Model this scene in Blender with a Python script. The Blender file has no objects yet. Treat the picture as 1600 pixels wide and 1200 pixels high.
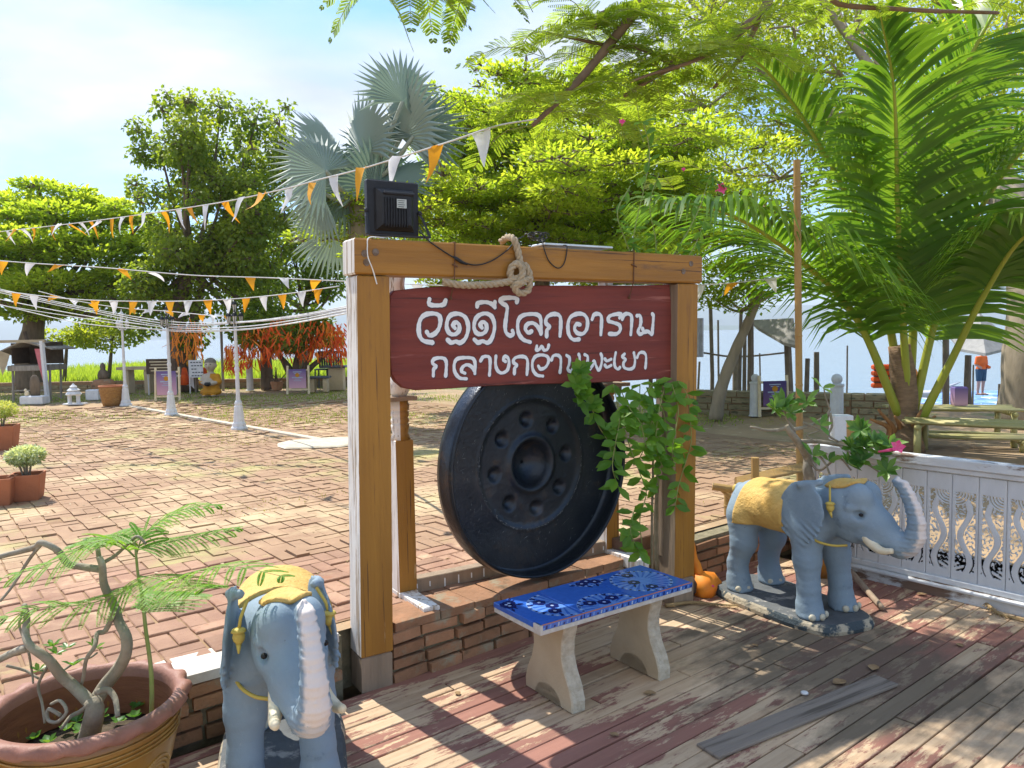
import bpy, math, random
import numpy as np
from mathutils import Vector, Matrix
R=math.radians
rng=np.random.default_rng(7); random.seed(7)
S=bpy.context.scene; COL=S.collection
# ---------------------------------------------------------------- camera
F=1200.; HC=1.6; PITCH=math.atan(80/1200.); ROLL=R(1.0)
_f=np.array([0,math.cos(PITCH),-math.sin(PITCH)]); _u=np.array([0,math.sin(PITCH),math.cos(PITCH)]); _r=np.array([1.,0,0])
CR=_r*math.cos(ROLL)-_u*math.sin(ROLL); CU=_r*math.sin(ROLL)+_u*math.cos(ROLL); EYE=np.array([0,0,HC])
cam=bpy.data.cameras.new('camera'); cam.sensor_width=36; cam.lens=27; cam.clip_start=.05; cam.clip_end=20000
co=bpy.data.objects.new('camera',cam); COL.objects.link(co)
co.matrix_world=Matrix(((CR[0],CU[0],-_f[0],0),(CR[1],CU[1],-_f[1],0),(CR[2],CU[2],-_f[2],HC),(0,0,0,1)))
S.camera=co
# ---------------------------------------------------------------- sky, sun, exposure
SUN_EL=R(54); SDX,SDY=.655,-.755                      # ground direction in which shadows fall
w=bpy.data.worlds.new('World'); S.world=w; w.use_nodes=True
nt=w.node_tree; nt.nodes.clear(); L=nt.links.new
def nd(t,k,**kw):
    n=t.nodes.new(k)
    for a,b in kw.items(): setattr(n,a,b)
    return n
out=nd(nt,'ShaderNodeOutputWorld'); bg=nd(nt,'ShaderNodeBackground'); sky=nd(nt,'ShaderNodeTexSky')
sky.sky_type='NISHITA'; sky.sun_disc=False; sky.sun_elevation=SUN_EL; sky.sun_rotation=math.atan2(-SDX,-SDY)
sky.air_density=1.25; sky.dust_density=.35; sky.ozone_density=2.5
tc=nd(nt,'ShaderNodeTexCoord'); sep=nd(nt,'ShaderNodeSeparateXYZ'); L(tc.outputs['Generated'],sep.inputs[0])
zz=nd(nt,'ShaderNodeMath',operation='MAXIMUM'); L(sep.outputs['Z'],zz.inputs[0]); zz.inputs[1].default_value=.02
za=nd(nt,'ShaderNodeMath',operation='ADD'); L(zz.outputs[0],za.inputs[0]); za.inputs[1].default_value=.22
dv=nd(nt,'ShaderNodeVectorMath',operation='DIVIDE'); L(tc.outputs['Generated'],dv.inputs[0])
cb=nd(nt,'ShaderNodeCombineXYZ'); [L(za.outputs[0],cb.inputs[i]) for i in range(3)]; L(cb.outputs[0],dv.inputs[1])
ns=nd(nt,'ShaderNodeTexNoise'); ns.inputs['Scale'].default_value=.85; ns.inputs['Detail'].default_value=6; ns.inputs['Roughness'].default_value=.5; ns.inputs['Distortion'].default_value=.35
mp=nd(nt,'ShaderNodeMapping'); mp.inputs['Location'].default_value=(3.75,1.5,0); mp.inputs['Scale'].default_value=(1,1.25,1); L(dv.outputs[0],mp.inputs[0]); L(mp.outputs[0],ns.inputs['Vector'])
rp=nd(nt,'ShaderNodeValToRGB'); rp.color_ramp.elements[0].position=.43; rp.color_ramp.elements[1].position=.60; L(ns.outputs['Fac'],rp.inputs[0])
mx=nd(nt,'ShaderNodeMixRGB'); L(rp.outputs[0],mx.inputs[0]); tn=nd(nt,'ShaderNodeMixRGB',blend_type='MULTIPLY'); tn.inputs[0].default_value=1; tn.inputs[2].default_value=(.52,.72,.98,1); L(sky.outputs[0],tn.inputs[1]); L(tn.outputs[0],mx.inputs[1]); mx.inputs[2].default_value=(4.5,4.6,4.75,1)
ns2=nd(nt,'ShaderNodeTexNoise'); ns2.inputs['Scale'].default_value=1.9; ns2.inputs['Detail'].default_value=5; L(mp.outputs[0],ns2.inputs['Vector']); rp2=nd(nt,'ShaderNodeValToRGB'); rp2.color_ramp.elements[0].position=.35; rp2.color_ramp.elements[1].position=.62; rp2.color_ramp.elements[0].color=(2.9,3.25,3.8,1); rp2.color_ramp.elements[1].color=(4.3,4.4,4.55,1); L(ns2.outputs['Fac'],rp2.inputs[0]); L(rp2.outputs[0],mx.inputs[2])
L(mx.outputs[0],bg.inputs[0]); bg.inputs[1].default_value=.145; L(bg.outputs[0],out.inputs[0])
sl=bpy.data.lights.new('sun','SUN'); sl.energy=4.4; sl.angle=R(.53); sl.color=(1,.94,.84)
so=bpy.data.objects.new('sun',sl); COL.objects.link(so)
sd=Vector((SDX*math.cos(SUN_EL),SDY*math.cos(SUN_EL),-math.sin(SUN_EL))); so.rotation_euler=sd.to_track_quat('-Z','Y').to_euler(); so.location=(-8,12,20)
S.view_settings.view_transform='Standard'; S.view_settings.look='None'; S.view_settings.exposure=.80; S.view_settings.gamma=1
S.cycles.max_bounces=8; S.cycles.transmission_bounces=4; S.cycles.transparent_max_bounces=6; S.cycles.diffuse_bounces=4; S.cycles.sample_clamp_indirect=6
# ---------------------------------------------------------------- pixel helpers (photo is 1600 x 1200)
def ray(x,y): return _f+(x-800)/F*CR+(600-y)/F*CU
def G(x,y,z=0.):
    d=ray(x,y); return EYE+d*((z-HC)/d[2])
def D(x,y,Y):
    d=ray(x,y); return EYE+d*(Y/d[1])
def PLN(x,y,o,n): 
    d=ray(x,y); return EYE+d*(((np.array(o)-EYE)@n)/(d@n))
CY=.27                                             # courtyard level above the deck
# ---------------------------------------------------------------- materials
def rgb(c): return (c[0],c[1],c[2],1)
def newmat(name):
    m=bpy.data.materials.new(name); m.use_nodes=True; t=m.node_tree; b=t.nodes['Principled BSDF']; return m,t,b
def mat(name,col,col2=None,sc=6,stretch=(1,1,1),rough=.75,bump=0,bsc=60,bstretch=None,spec=.3,metal=0,wear=(),coord='Object',rand=0,lo=.35,hi=.65,coat=0):
    m,t,b=newmat(name); l=t.links.new
    b.inputs['Roughness'].default_value=rough; b.inputs['Metallic'].default_value=metal; b.inputs['Specular IOR Level'].default_value=spec; b.inputs['Coat Weight'].default_value=coat
    if coord=='Pos': src=nd(t,'ShaderNodeNewGeometry').outputs['Position']
    else: src=nd(t,'ShaderNodeTexCoord').outputs['Object']
    oi=nd(t,'ShaderNodeObjectInfo')
    if rand:                                      # shift texture space for each object
        ad=nd(t,'ShaderNodeVectorMath',operation='ADD'); sc_=nd(t,'ShaderNodeVectorMath',operation='SCALE'); cbx=nd(t,'ShaderNodeCombineXYZ')
        [l(oi.outputs['Random'],cbx.inputs[i]) for i in range(3)]; l(cbx.outputs[0],sc_.inputs[0]); sc_.inputs['Scale'].default_value=37
        if coord!='Pos': l(src,ad.inputs[0]); l(sc_.outputs[0],ad.inputs[1]); src=ad.outputs[0]
    def noise(scale,st,detail=5,rg=.6):
        mp=nd(t,'ShaderNodeMapping'); mp.inputs['Scale'].default_value=st; l(src,mp.inputs[0])
        n=nd(t,'ShaderNodeTexNoise'); n.inputs['Scale'].default_value=scale; n.inputs['Detail'].default_value=detail; n.inputs['Roughness'].default_value=rg; l(mp.outputs[0],n.inputs['Vector']); return n.outputs['Fac']
    def ramp(fac,a,b_):
        r=nd(t,'ShaderNodeMapRange'); r.inputs['From Min'].default_value=a; r.inputs['From Max'].default_value=b_; l(fac,r.inputs['Value']); return r.outputs[0]
    def mix(fac,a,b_):
        x=nd(t,'ShaderNodeMixRGB'); l(fac,x.inputs[0])
        for i,v in ((1,a),(2,b_)):
            if isinstance(v,tuple): x.inputs[i].default_value=rgb(v)
            else: l(v,x.inputs[i])
        return x.outputs[0]
    c=mix(ramp(noise(sc,stretch),lo,hi),col,col2 or tuple(v*.75 for v in col))
    for wr in wear:
        wc,th,ws=wr[:3]; st=wr[3] if len(wr)>3 else (1,1,1); sf=wr[4] if len(wr)>4 else .05
        c=mix(ramp(noise(ws,st,7,.65),th,th+sf),c,wc)
    if rand:
        h=nd(t,'ShaderNodeHueSaturation'); mr=nd(t,'ShaderNodeMapRange'); mr.inputs['To Min'].default_value=1-rand; mr.inputs['To Max'].default_value=1+rand
        l(oi.outputs['Random'],mr.inputs['Value']); l(mr.outputs[0],h.inputs['Value']); l(c,h.inputs['Color']); c=h.outputs[0]
    l(c,b.inputs['Base Color'])
    if bump:
        bp=nd(t,'ShaderNodeBump'); bp.inputs['Strength'].default_value=bump; bp.inputs['Distance'].default_value=.01; l(noise(bsc,bstretch or stretch,6,.6),bp.inputs['Height']); l(bp.outputs[0],b.inputs['Normal'])
    return m
def leafmat(name,c1,c2,trans=.45,rough=.5,tcol=None):
    m,t,b=newmat(name); l=t.links.new
    at=nd(t,'ShaderNodeAttribute',attribute_name='v'); x=nd(t,'ShaderNodeMixRGB'); l(at.outputs['Fac'],x.inputs[0]); x.inputs[1].default_value=rgb(c1); x.inputs[2].default_value=rgb(c2)
    l(x.outputs[0],b.inputs['Base Color']); b.inputs['Roughness'].default_value=rough; b.inputs['Specular IOR Level'].default_value=.35
    tr=nd(t,'ShaderNodeBsdfTranslucent'); hs=nd(t,'ShaderNodeMixRGB',blend_type='MULTIPLY'); hs.inputs[0].default_value=1; hs.inputs[2].default_value=rgb(tcol or (1.9,1.75,.7)); l(x.outputs[0],hs.inputs[1]); l(hs.outputs[0],tr.inputs[0])
    ms=nd(t,'ShaderNodeMixShader'); ms.inputs[0].default_value=trans; l(b.outputs[0],ms.inputs[1]); l(tr.outputs[0],ms.inputs[2]); l(ms.outputs[0],t.nodes['Material Output'].inputs[0])
    return m
# ---------------------------------------------------------------- mesh helpers
def nrm(v): v=np.asarray(v,float); return v/max(np.linalg.norm(v),1e-9)
def rotz(a): c,s=math.cos(a),math.sin(a); return np.array([[c,-s,0],[s,c,0],[0,0,1]])
def frame_of(d,up=(0,0,1)):
    d=nrm(d); up=np.array(up,float)
    if abs(d@up)>.98: up=np.array([0,1.,0])
    x=nrm(np.cross(up,d)); return x,np.cross(d,x),d
class MB:
    def __init__(s): s.v=[]; s.f=[]; s.m=[]; s.n=0; s.a=[]
    def add(s,v,f,m=0,a=0.):
        v=np.asarray(v,float); s.v.append(v); s.f+= [tuple(i+s.n for i in q) for q in f]; s.m+=[m]*len(f); s.n+=len(v); s.a.append(np.full(len(v),a)); return s
    def box(s,c,size,rot=None,m=0,bev=0):
        hx,hy,hz=[q/2 for q in size]
        if bev:
            b=bev; P=[]
            for z,i in ((-hz,b),(-hz+b,0),(hz-b,0),(hz,b)):
                P+=[(-hx+i,-hy+i,z),(hx-i,-hy+i,z),(hx-i,hy-i,z),(-hx+i,hy-i,z)]
            f=[(3,2,1,0),(12,13,14,15)]
            for k in range(3):
                for j in range(4): a=k*4+j; bb=k*4+(j+1)%4; f.append((a,bb,bb+4,a+4))
        else:
            P=[(x,y,z) for z in (-hz,hz) for x,y in ((-hx,-hy),(hx,-hy),(hx,hy),(-hx,hy))]
            f=[(3,2,1,0),(4,5,6,7),(0,1,5,4),(1,2,6,5),(2,3,7,6),(3,0,4,7)]
        P=np.array(P)
        if rot is not None: P=P@np.asarray(rot).T
        return s.add(P+np.asarray(c,float),f,m)
    def tube(s,pts,rad,n=8,m=0,cap=True,flat=1.):
        pts=np.asarray(pts,float); k=len(pts); rad=np.broadcast_to(np.asarray(rad,float),(k,))
        T=np.gradient(pts,axis=0); V=[]; x0=None
        for i in range(k):
            t=nrm(T[i])
            if x0 is None: x0,_,_=frame_of(t)
            x0=nrm(x0-(x0@t)*t); y0=np.cross(t,x0)
            for j in range(n):
                a=2*math.pi*j/n; V.append(pts[i]+rad[i]*(math.cos(a)*x0+flat*math.sin(a)*y0))
        f=[(i*n+j,i*n+(j+1)%n,(i+1)*n+(j+1)%n,(i+1)*n+j) for i in range(k-1) for j in range(n)]
        if cap: f+=[tuple(range(n))[::-1],tuple(range((k-1)*n,k*n))]
        return s.add(V,f,m)
    def lathe(s,prof,n=20,c=(0,0,0),m=0,rot=None,mod=None):
        V=[]
        for r,z in prof:
            for j in range(n):
                a=2*math.pi*j/n; q=r*(mod(a,r,z) if mod else 1); V.append((q*math.cos(a),q*math.sin(a),z))
        V=np.array(V)
        if rot is not None: V=V@np.asarray(rot).T
        k=len(prof); f=[(i*n+j,i*n+(j+1)%n,(i+1)*n+(j+1)%n,(i+1)*n+j) for i in range(k-1) for j in range(n)]
        if prof[0][0]>1e-4: f.append(tuple(range(n))[::-1])
        if prof[-1][0]>1e-4: f.append(tuple(range((k-1)*n,k*n)))
        return s.add(V+np.asarray(c,float),f,m)
    def ball(s,c,r,n=10,m=0,rot=None):
        r=np.broadcast_to(np.asarray(r,float),(3,)); k=max(4,n//2+1); V=[]
        for i in range(k+1):
            t=math.pi*i/k
            for j in range(n): a=2*math.pi*j/n; V.append((r[0]*math.sin(t)*math.cos(a),r[1]*math.sin(t)*math.sin(a),-r[2]*math.cos(t)))
        V=np.array(V)
        if rot is not None: V=V@np.asarray(rot).T
        f=[(i*n+j,i*n+(j+1)%n,(i+1)*n+(j+1)%n,(i+1)*n+j) for i in range(k) for j in range(n)]
        return s.add(V+np.asarray(c,float),f,m)
    def build(s,name,mats,parent=None,smooth=False,world=False,attr=False):
        V=np.concatenate(s.v) if s.v else np.zeros((0,3)); return rawmesh(name,V,s.f,mats,parent,smooth,world,s.m,np.concatenate(s.a) if attr else None)
PM={}
def rawmesh(name,V,Fc,mats,parent=None,smooth=False,world=False,mi=None,attr=None):
    V=np.asarray(V,float)
    if world and parent is not None:
        loc,rz=PM[parent.name]; V=(V-np.array(loc))@rotz(rz)
    me=bpy.data.meshes.new(name); Fc=np.asarray(Fc) if isinstance(Fc,np.ndarray) else Fc
    if isinstance(Fc,np.ndarray):
        k=Fc.shape[1]; me.vertices.add(len(V)); me.vertices.foreach_set('co',V.astype(np.float32).ravel()); me.loops.add(Fc.size); me.loops.foreach_set('vertex_index',Fc.astype(np.int32).ravel())
        me.polygons.add(len(Fc)); me.polygons.foreach_set('loop_start',np.arange(0,Fc.size,k,dtype=np.int32)); me.update(calc_edges=True)
    else: me.from_pydata(V.tolist(),[],Fc)
    for m in (mats if isinstance(mats,(list,tuple)) else [mats]): me.materials.append(m)
    if mi is not None and len(set(mi))>1: me.polygons.foreach_set('material_index',np.asarray(mi,np.int32))
    if smooth: me.polygons.foreach_set('use_smooth',np.ones(len(me.polygons),bool))
    if attr is not None: a=me.attributes.new('v','FLOAT','POINT'); a.data.foreach_set('value',np.asarray(attr,np.float32))
    me.validate(); me.update()
    return link(name,me,parent)
def link(name,me,parent=None,loc=None,rot=None):
    o=bpy.data.objects.new(name,me); COL.objects.link(o)
    if parent is not None: o.parent=parent
    if loc is not None: o.location=loc
    if rot is not None: o.rotation_euler=rot
    return o
def tag(o,label,cat,group=None):
    o['label']=label; o['category']=cat
    if group: o['group']=group
    return o
def thing(name,label,cat,loc=(0,0,0),rz=0.,group=None):
    o=bpy.data.objects.new(name,None); COL.objects.link(o); o.location=loc; o.rotation_euler=(0,0,rz); o.empty_display_size=.1
    PM[o.name]=(tuple(loc),rz); return tag(o,label,cat,group)
def kind(o,k): o['kind']=k; return o
def copy_tree(o,parent=None,loc=None,rz=None,label=None):
    c=o.copy(); COL.objects.link(c); c.parent=parent
    if loc is not None: c.location=loc
    if rz is not None: c.rotation_euler=(0,0,rz)
    if label: c['label']=label
    for ch in list(o.children): copy_tree(ch,c)
    return c
def smooth_path(pts,n=6):
    P=np.asarray(pts,float); P=np.vstack([2*P[0]-P[1],P,2*P[-1]-P[-2]]); o=[]
    for i in range(1,len(P)-2):
        for k in range(n):
            t=k/n; o.append(.5*((2*P[i])+(-P[i-1]+P[i+1])*t+(2*P[i-1]-5*P[i]+4*P[i+1]-P[i+2])*t*t+(-P[i-1]+3*P[i]-3*P[i+1]+P[i+2])*t**3))
    o.append(P[-2]); return np.array(o)
def lerp(a,b,t): return np.asarray(a)+(np.asarray(b)-np.asarray(a))*t
def leafquads(c,d,nv,length,width,fold=.12,att=None,hexa=False):
    """many leaves at once: base c, direction d, normal nv"""
    N=len(c); d=d/np.linalg.norm(d,axis=1,keepdims=True); s=np.cross(d,nv); s/=np.maximum(np.linalg.norm(s,axis=1,keepdims=True),1e-6); u=np.cross(s,d)
    length=np.broadcast_to(length,(N,))[:,None]; width=np.broadcast_to(width,(N,))[:,None]
    if hexa:
        V=np.stack([c,c+d*length*.3+s*width*.42,c+d*length*.65+s*width*.5,c+d*length-u*length*.12,c+d*length*.65-s*width*.5,c+d*length*.3-s*width*.42,c+d*length*.5-u*width*fold*2],1).reshape(-1,3)
        base=np.arange(N)[:,None]*7; Fq=np.concatenate([base+np.array([[0,1,2,6]]),base+np.array([[6,2,3,3]])*1,],0)
        q=[];
        Fq=np.concatenate([base+np.array([[0,6,2,1]]),base+np.array([[6,3,2,2]]),base+np.array([[0,5,4,6]]),base+np.array([[6,4,3,3]])],0)
        tri=np.concatenate([base+np.array([t]) for t in ((0,2,1),(0,6,2),(6,3,2),(0,5,4),(0,4,6),(6,4,3))],0)
        return V,tri,(np.repeat(att,7) if att is not None else None)
    V=np.stack([c,c+d*length*.5+s*width*.5+u*width*fold,c+d*length-u*length*.06,c+d*length*.5-s*width*.5+u*width*fold],1).reshape(-1,3)
    Fq=np.arange(N*4).reshape(N,4); return V,Fq,(np.repeat(att,4) if att is not None else None)
def rvec(n): v=rng.normal(size=(n,3)); return v/np.linalg.norm(v,axis=1,keepdims=True)
# ---------------------------------------------------------------- signed distance fields -> mesh (surface nets)
def smin(a,b,k): h=np.clip(.5+.5*(b-a)/k,0,1); return b+(a-b)*h-k*h*(1-h)
def s_ell(P,c,r,rot=None):
    q=P-np.array(c)
    if rot is not None: q=q@np.asarray(rot)
    r=np.array(r); k0=np.linalg.norm(q/r,axis=-1); k1=np.linalg.norm(q/(r*r),axis=-1); return k0*(k0-1)/np.maximum(k1,1e-6)
def s_cone(P,a,b,ra,rb):
    a=np.array(a,float); b=np.array(b,float); ba=b-a; pa=P-a; h=np.clip((pa@ba)/(ba@ba),0,1); return np.linalg.norm(pa-h[...,None]*ba,axis=-1)-(ra+(rb-ra)*h)
def s_chain(P,pts,k=.02):
    d=None
    for (a,ra),(b,rb) in zip(pts[:-1],pts[1:]):
        q=s_cone(P,a,b,ra,rb); d=q if d is None else smin(d,q,k)
    return d
def s_box(P,c,h,r=.0): q=np.abs(P-np.array(c))-np.array(h)+r; return np.linalg.norm(np.maximum(q,0),axis=-1)+np.minimum(q.max(-1),0)-r
def grid(lo,hi,h):
    ax=[np.arange(l,u+h,h) for l,u in zip(lo,hi)]; return np.stack(np.meshgrid(*ax,indexing='ij'),-1)
def nets(P,d):
    """surface nets of the field d sampled at P; returns verts and quads"""
    nx,ny,nz=d.shape; s=d<0
    cs=[(i,j,k) for i in (0,1) for j in (0,1) for k in (0,1)]
    corner=lambda A,i,j,k: A[i:nx-1+i,j:ny-1+j,k:nz-1+k]
    cnt=sum(corner(s,*c).astype(int) for c in cs); act=(cnt>0)&(cnt<8)
    acc=np.zeros(act.shape+(3,)); num=np.zeros(act.shape)
    for a in cs:
        for ax in range(3):
            if a[ax]==0:
                b=list(a); b[ax]=1; b=tuple(b); da=corner(d,*a); db=corner(d,*b); x=(da<0)!=(db<0)
                t=np.where(x,da/np.where(x,da-db,1),0); pa=corner(P,*a); pb=corner(P,*b); acc+=np.where(x[...,None],pa+(pb-pa)*t[...,None],0); num+=x
    idx=-np.ones(act.shape,int); idx[act]=np.arange(act.sum()); V=acc[act]/num[act][:,None]; Q=[]
    for ax in range(3):
        sl=[slice(None)]*3; a=[slice(1,-1)]*3; a[ax]=slice(0,-1); b=list(a); b[ax]=slice(1,None)
        A=s[tuple(a)]; B=s[tuple(b)]; o1,o2=[(1,2),(2,0),(0,1)][ax]
        def cell(e1,e2):
            q=[slice(1,None)]*3; q[ax]=slice(0,None)
            r=[None]*3
            for k_ in range(3):
                n_=d.shape[k_]-1
                if k_==ax: r[k_]=slice(0,n_)
                else: e=e1 if k_==o1 else e2; r[k_]=slice(1-e,n_-e)
            return idx[tuple(r)]
        x=A!=B; q=np.stack([cell(1,1)[x],cell(0,1)[x],cell(0,0)[x],cell(1,0)[x]],-1); fl=~A[x]; q[fl]=q[fl][:,::-1]; Q.append(q)
    Q=np.concatenate(Q); return V,Q[(Q>=0).all(1)]
# ================================================================ SETTING
E1=np.array([.781,.625,0]); E2=np.array([-.625,.781,0]); WO=np.array([-.563,3.453,0])     # wall line: origin, along, away from camera
WANG=math.atan2(.625,.781)
def W(s,t,z=0.): return WO+s*E1+t*E2+np.array([0,0,z])
RW=np.stack([E1,E2,np.array([0,0,1.])],1)
FA=np.array([-.698,3.344,0]); FB=np.array([1.049,4.432,0]); F1=nrm(FB-FA); FN=np.array([F1[1],-F1[0],0]); FANG=math.atan2(F1[1],F1[0]); RF=np.stack([F1,-FN,np.array([0,0,1.])],1)
def FW(s,b,z): return FA+s*F1-b*FN+np.array([0,0,z])         # gong frame space: along, behind, up
def FP(x,y,off=0): return PLN(x,y,FA+off*FN,FN)              # pixel onto the frame's front plane (off toward camera)

m_earth=mat('earth',(.42,.29,.17),(.30,.22,.13),sc=1.2,rough=.95,bump=.6,bsc=25,wear=[((.16,.2,.05),.56,1.1,(1,1,1),.14),((.5,.4,.26),.58,5,(1,1,1),.1)],coord='Pos')
m_mud=mat('lake_bank',(.16,.2,.07),(.22,.2,.12),sc=.5,rough=.95,coord='Pos')
# ground: one sheet, courtyard plateau falling to the lake bed behind the low walls
EDGE=np.array([(-60,21.5),(-3.5,20.6),(.8,17.2),(3.1,12.6),(5.6,11.0),(8.2,9.8),(30,6.0)])
def edge_y(x): return np.interp(x,EDGE[:,0],EDGE[:,1])
xs=np.concatenate([np.arange(-4000,-60,394),np.arange(-60,-14,2),np.arange(-14,14,.5),np.arange(14,60,2),np.arange(60,4000,394)])
ys=np.concatenate([np.array([-60,-30,-10,-4,-1,1,2.0]),np.arange(2.5,30,.45),np.arange(30,90,4),np.array([120,200,400,800,1600,3000,6000])])
GX,GY=np.meshgrid(xs,ys,indexing='ij'); dd=GY-edge_y(GX)
wall_t=(np.stack([GX,GY],-1)-WO[:2])@E2[:2]
GZ=np.where(dd<0,CY-.018,np.where(GX<0,np.interp(dd,[0,.4,6,24,34],[CY-.02,.0,-.03,-.15,-2.2]),np.interp(dd,[0,.4,3,14],[CY-.02,-.5,-.9,-2.4])))
GZ=GZ+np.where(dd<0,.004*np.sin(GX*3.1)*np.sin(GY*2.3),0)
GZ=np.where(wall_t<1.6,-.55,GZ)
nX,nY=GX.shape; q=np.arange(nX*nY).reshape(nX,nY); FQ=np.stack([q[:-1,:-1],q[1:,:-1],q[1:,1:],q[:-1,1:]],-1).reshape(-1,4)
mi=(dd[:-1,:-1].ravel()>.3).astype(int)
ground=kind(rawmesh('ground',np.stack([GX,GY,GZ],-1).reshape(-1,3),FQ,[m_earth,m_mud],smooth=True,mi=mi),'structure')
kind(rawmesh('terrace',[tuple(W(s_,t_,CY-.010)) for s_,t_ in ((-15,.12),(3.06,.12),(3.06,-6),(12,-6),(12,3.6),(-15,3.6))],[(0,1,2,5),(2,3,4,5)] if 0 else [(0,1,4,5),(1,2,3,4)],m_earth),'structure')
# lake
m_water,t,b=newmat('lake_water'); b.inputs['Base Color'].default_value=(.15,.19,.21,1); b.inputs['Roughness'].default_value=.12; b.inputs['Specular IOR Level'].default_value=.8
g=nd(t,'ShaderNodeNewGeometry'); mpn=nd(t,'ShaderNodeMapping'); mpn.inputs['Scale'].default_value=(.5,1.6,1); t.links.new(g.outputs['Position'],mpn.inputs[0]); nz=nd(t,'ShaderNodeTexNoise'); nz.inputs['Scale'].default_value=1.3; nz.inputs['Detail'].default_value=4; t.links.new(mpn.outputs[0],nz.inputs['Vector'])
bp=nd(t,'ShaderNodeBump'); bp.inputs['Strength'].default_value=.35; bp.inputs['Distance'].default_value=.08; t.links.new(nz.outputs['Fac'],bp.inputs['Height']); t.links.new(bp.outputs[0],b.inputs['Normal'])
LZ=-1.25
kind(rawmesh('lake',[(-9000,11,LZ),(9000,11,LZ),(9000,7000,LZ),(-9000,7000,LZ)],[(0,1,2,3)],m_water),'structure')
# far hills across the lake
m_hill=mat('forest_hills',(.06,.10,.06),(.09,.13,.07),sc=.004,rough=1,coord='Pos')
def ridge(name,y0,h0,h1,seed,x0,x1):
    r=np.random.default_rng(seed); n=160; x=np.linspace(x0,x1,n); h=np.zeros(n)
    for k,a in ((2,1),(5,.5),(11,.25),(23,.12),(47,.06)): h+=a*np.sin(np.linspace(0,k*2.3,n)+r.uniform(0,6))
    h=h0+(h1-h0)*(h-h.min())/(h.max()-h.min()); V=[]; 
    for i in range(n):
        for k,(dy,f) in enumerate(((0,0),(60,.25),(260,.7),(600,1),(1200,.6))): V.append((x[i],y0+dy*(1+.1*math.sin(i*.7)),LZ-2+h[i]*f))
    Fc=[(i*5+k,(i+1)*5+k,(i+1)*5+k+1,i*5+k+1) for i in range(n-1) for k in range(4)]
    return kind(rawmesh(name,V,Fc,m_hill,smooth=True),'structure')
ridge('hills',4200,40,190,3,-6500,7500); ridge('shore_hill',2600,4,34,5,300,2400)
# ---------------- courtyard paving (bricks in basket weave along the wall)
m_brick=mat('paving_brick',(.385,.235,.155),(.29,.165,.11),sc=5,rough=.9,bump=.5,bsc=45,wear=[((.62,.43,.27),.55,2.2,(1,1,1),.16),((.30,.15,.09),.60,9,(1,1,1),.12),((.40,.36,.15),.60,1.3,(1,1,1),.14)],coord='Pos',rand=.16)
m_joint=mat('paving_joint',(.25,.15,.09),(.33,.22,.12),sc=8,rough=.95,coord='Pos')
court=kind(rawmesh('courtyard_paving',[tuple(W(s,t,CY-.006)) for s,t in ((-14,.21),(6.4,.21),(6.4,10.6),(-14,14))],[(0,1,2,3)],m_joint),'structure')
U=.092; pieces=[]
for i in range(int(-14/(2*U)),int(6.2/(2*U))):
    for j in range(0,int(14/(2*U))):
        s0=i*2*U; t0=.22+j*2*U
        for k in range(2):
            if (i+j)%2: c=(s0+U,t0+U*(k+.5)); sz=(2*U,U)
            else: c=(s0+U*(k+.5),t0+U); sz=(U,2*U)
            p=W(c[0],c[1],CY)
            if p[1]<1.5 or p[1]>16.4 or abs(p[0])>.72*p[1]+.8: continue
            if p[1]>edge_y(p[0])-.8: continue
            if p[1]>7.6 and rng.random()<(p[1]-7.6)*.075: continue
            pieces.append((p[1]+abs(p[0])*.2,p,sz))
pieces.sort(key=lambda a:a[0])
bmesh_b={}
def brickmesh(sx,sy,h,m,bev=.004,name='brick'):
    key=(round(sx,3),round(sy,3),round(h,3),m.name)
    if key not in bmesh_b:
        mb=MB().box((0,0,0),(sx,sy,h),bev=bev); o=mb.build(name,m); bmesh_b[key]=o.data; bpy.data.objects.remove(o)
    return bmesh_b[key]
rest=MB()
for i,(dist,p,sz) in enumerate(pieces):
    a=WANG+rng.normal()*.022; dz=rng.normal()*.0032; sz=(sz[0]*rng.choice([1,1,.97,.985]),sz[1]*rng.choice([1,1,.96,.98])); p=p+np.array([*(rng.normal(size=2)*.002),dz-.012])
    if i<300: link('brick',brickmesh(sz[0]-.007,sz[1]-.007,.03,m_brick),court,p,(rng.normal()*.006,rng.normal()*.006,a))
    else: rest.box(p,(sz[0]-.007,sz[1]-.007,.03),rotz(a))
m_brick2=mat('paving_brick_far',(.39,.25,.155),(.31,.195,.12),sc=4,rough=.9,bump=.4,bsc=30,wear=[((.55,.42,.25),.50,1.1,(1,1,1),.16),((.28,.15,.09),.60,7,(1,1,1),.12),((.40,.37,.15),.54,.8,(1,1,1),.14)],coord='Pos')
kind(rest.build('brick',m_brick2,court),'stuff')
# pale kerb line across the courtyard at the lamp row, flat stone slab, worn lawn, grass
m_kerb=mat('kerb_stone',(.62,.56,.45),(.5,.44,.33),sc=9,rough=.9,bump=.3,coord='Pos')
kl=MB(); a,b_=G(205,636,CY),G(520,692,CY); ln=np.linalg.norm(b_-a); dr=(b_-a)/ln; k_ang=math.atan2(dr[1],dr[0])
kerb=tag(MB().box((a+b_)/2+np.array([0,0,.005]),(ln,.09,.05),rotz(k_ang),bev=.008).build('kerb',m_kerb),'low pale kerb line running past the white lamp posts','kerb')
sl_=MB(); c0=G(505,692,CY+.01); sl_.lathe([(0,-.02),(.48,-.02),(.5,.0),(.47,.015),(0,.02)],14,c0,mod=lambda a,r,z:1+.16*math.sin(2*a+1)+.07*math.sin(5*a))
tag(sl_.build('stepping_stone',m_kerb),'flat pale stone slab at the end of the kerb line','stone')
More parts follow.
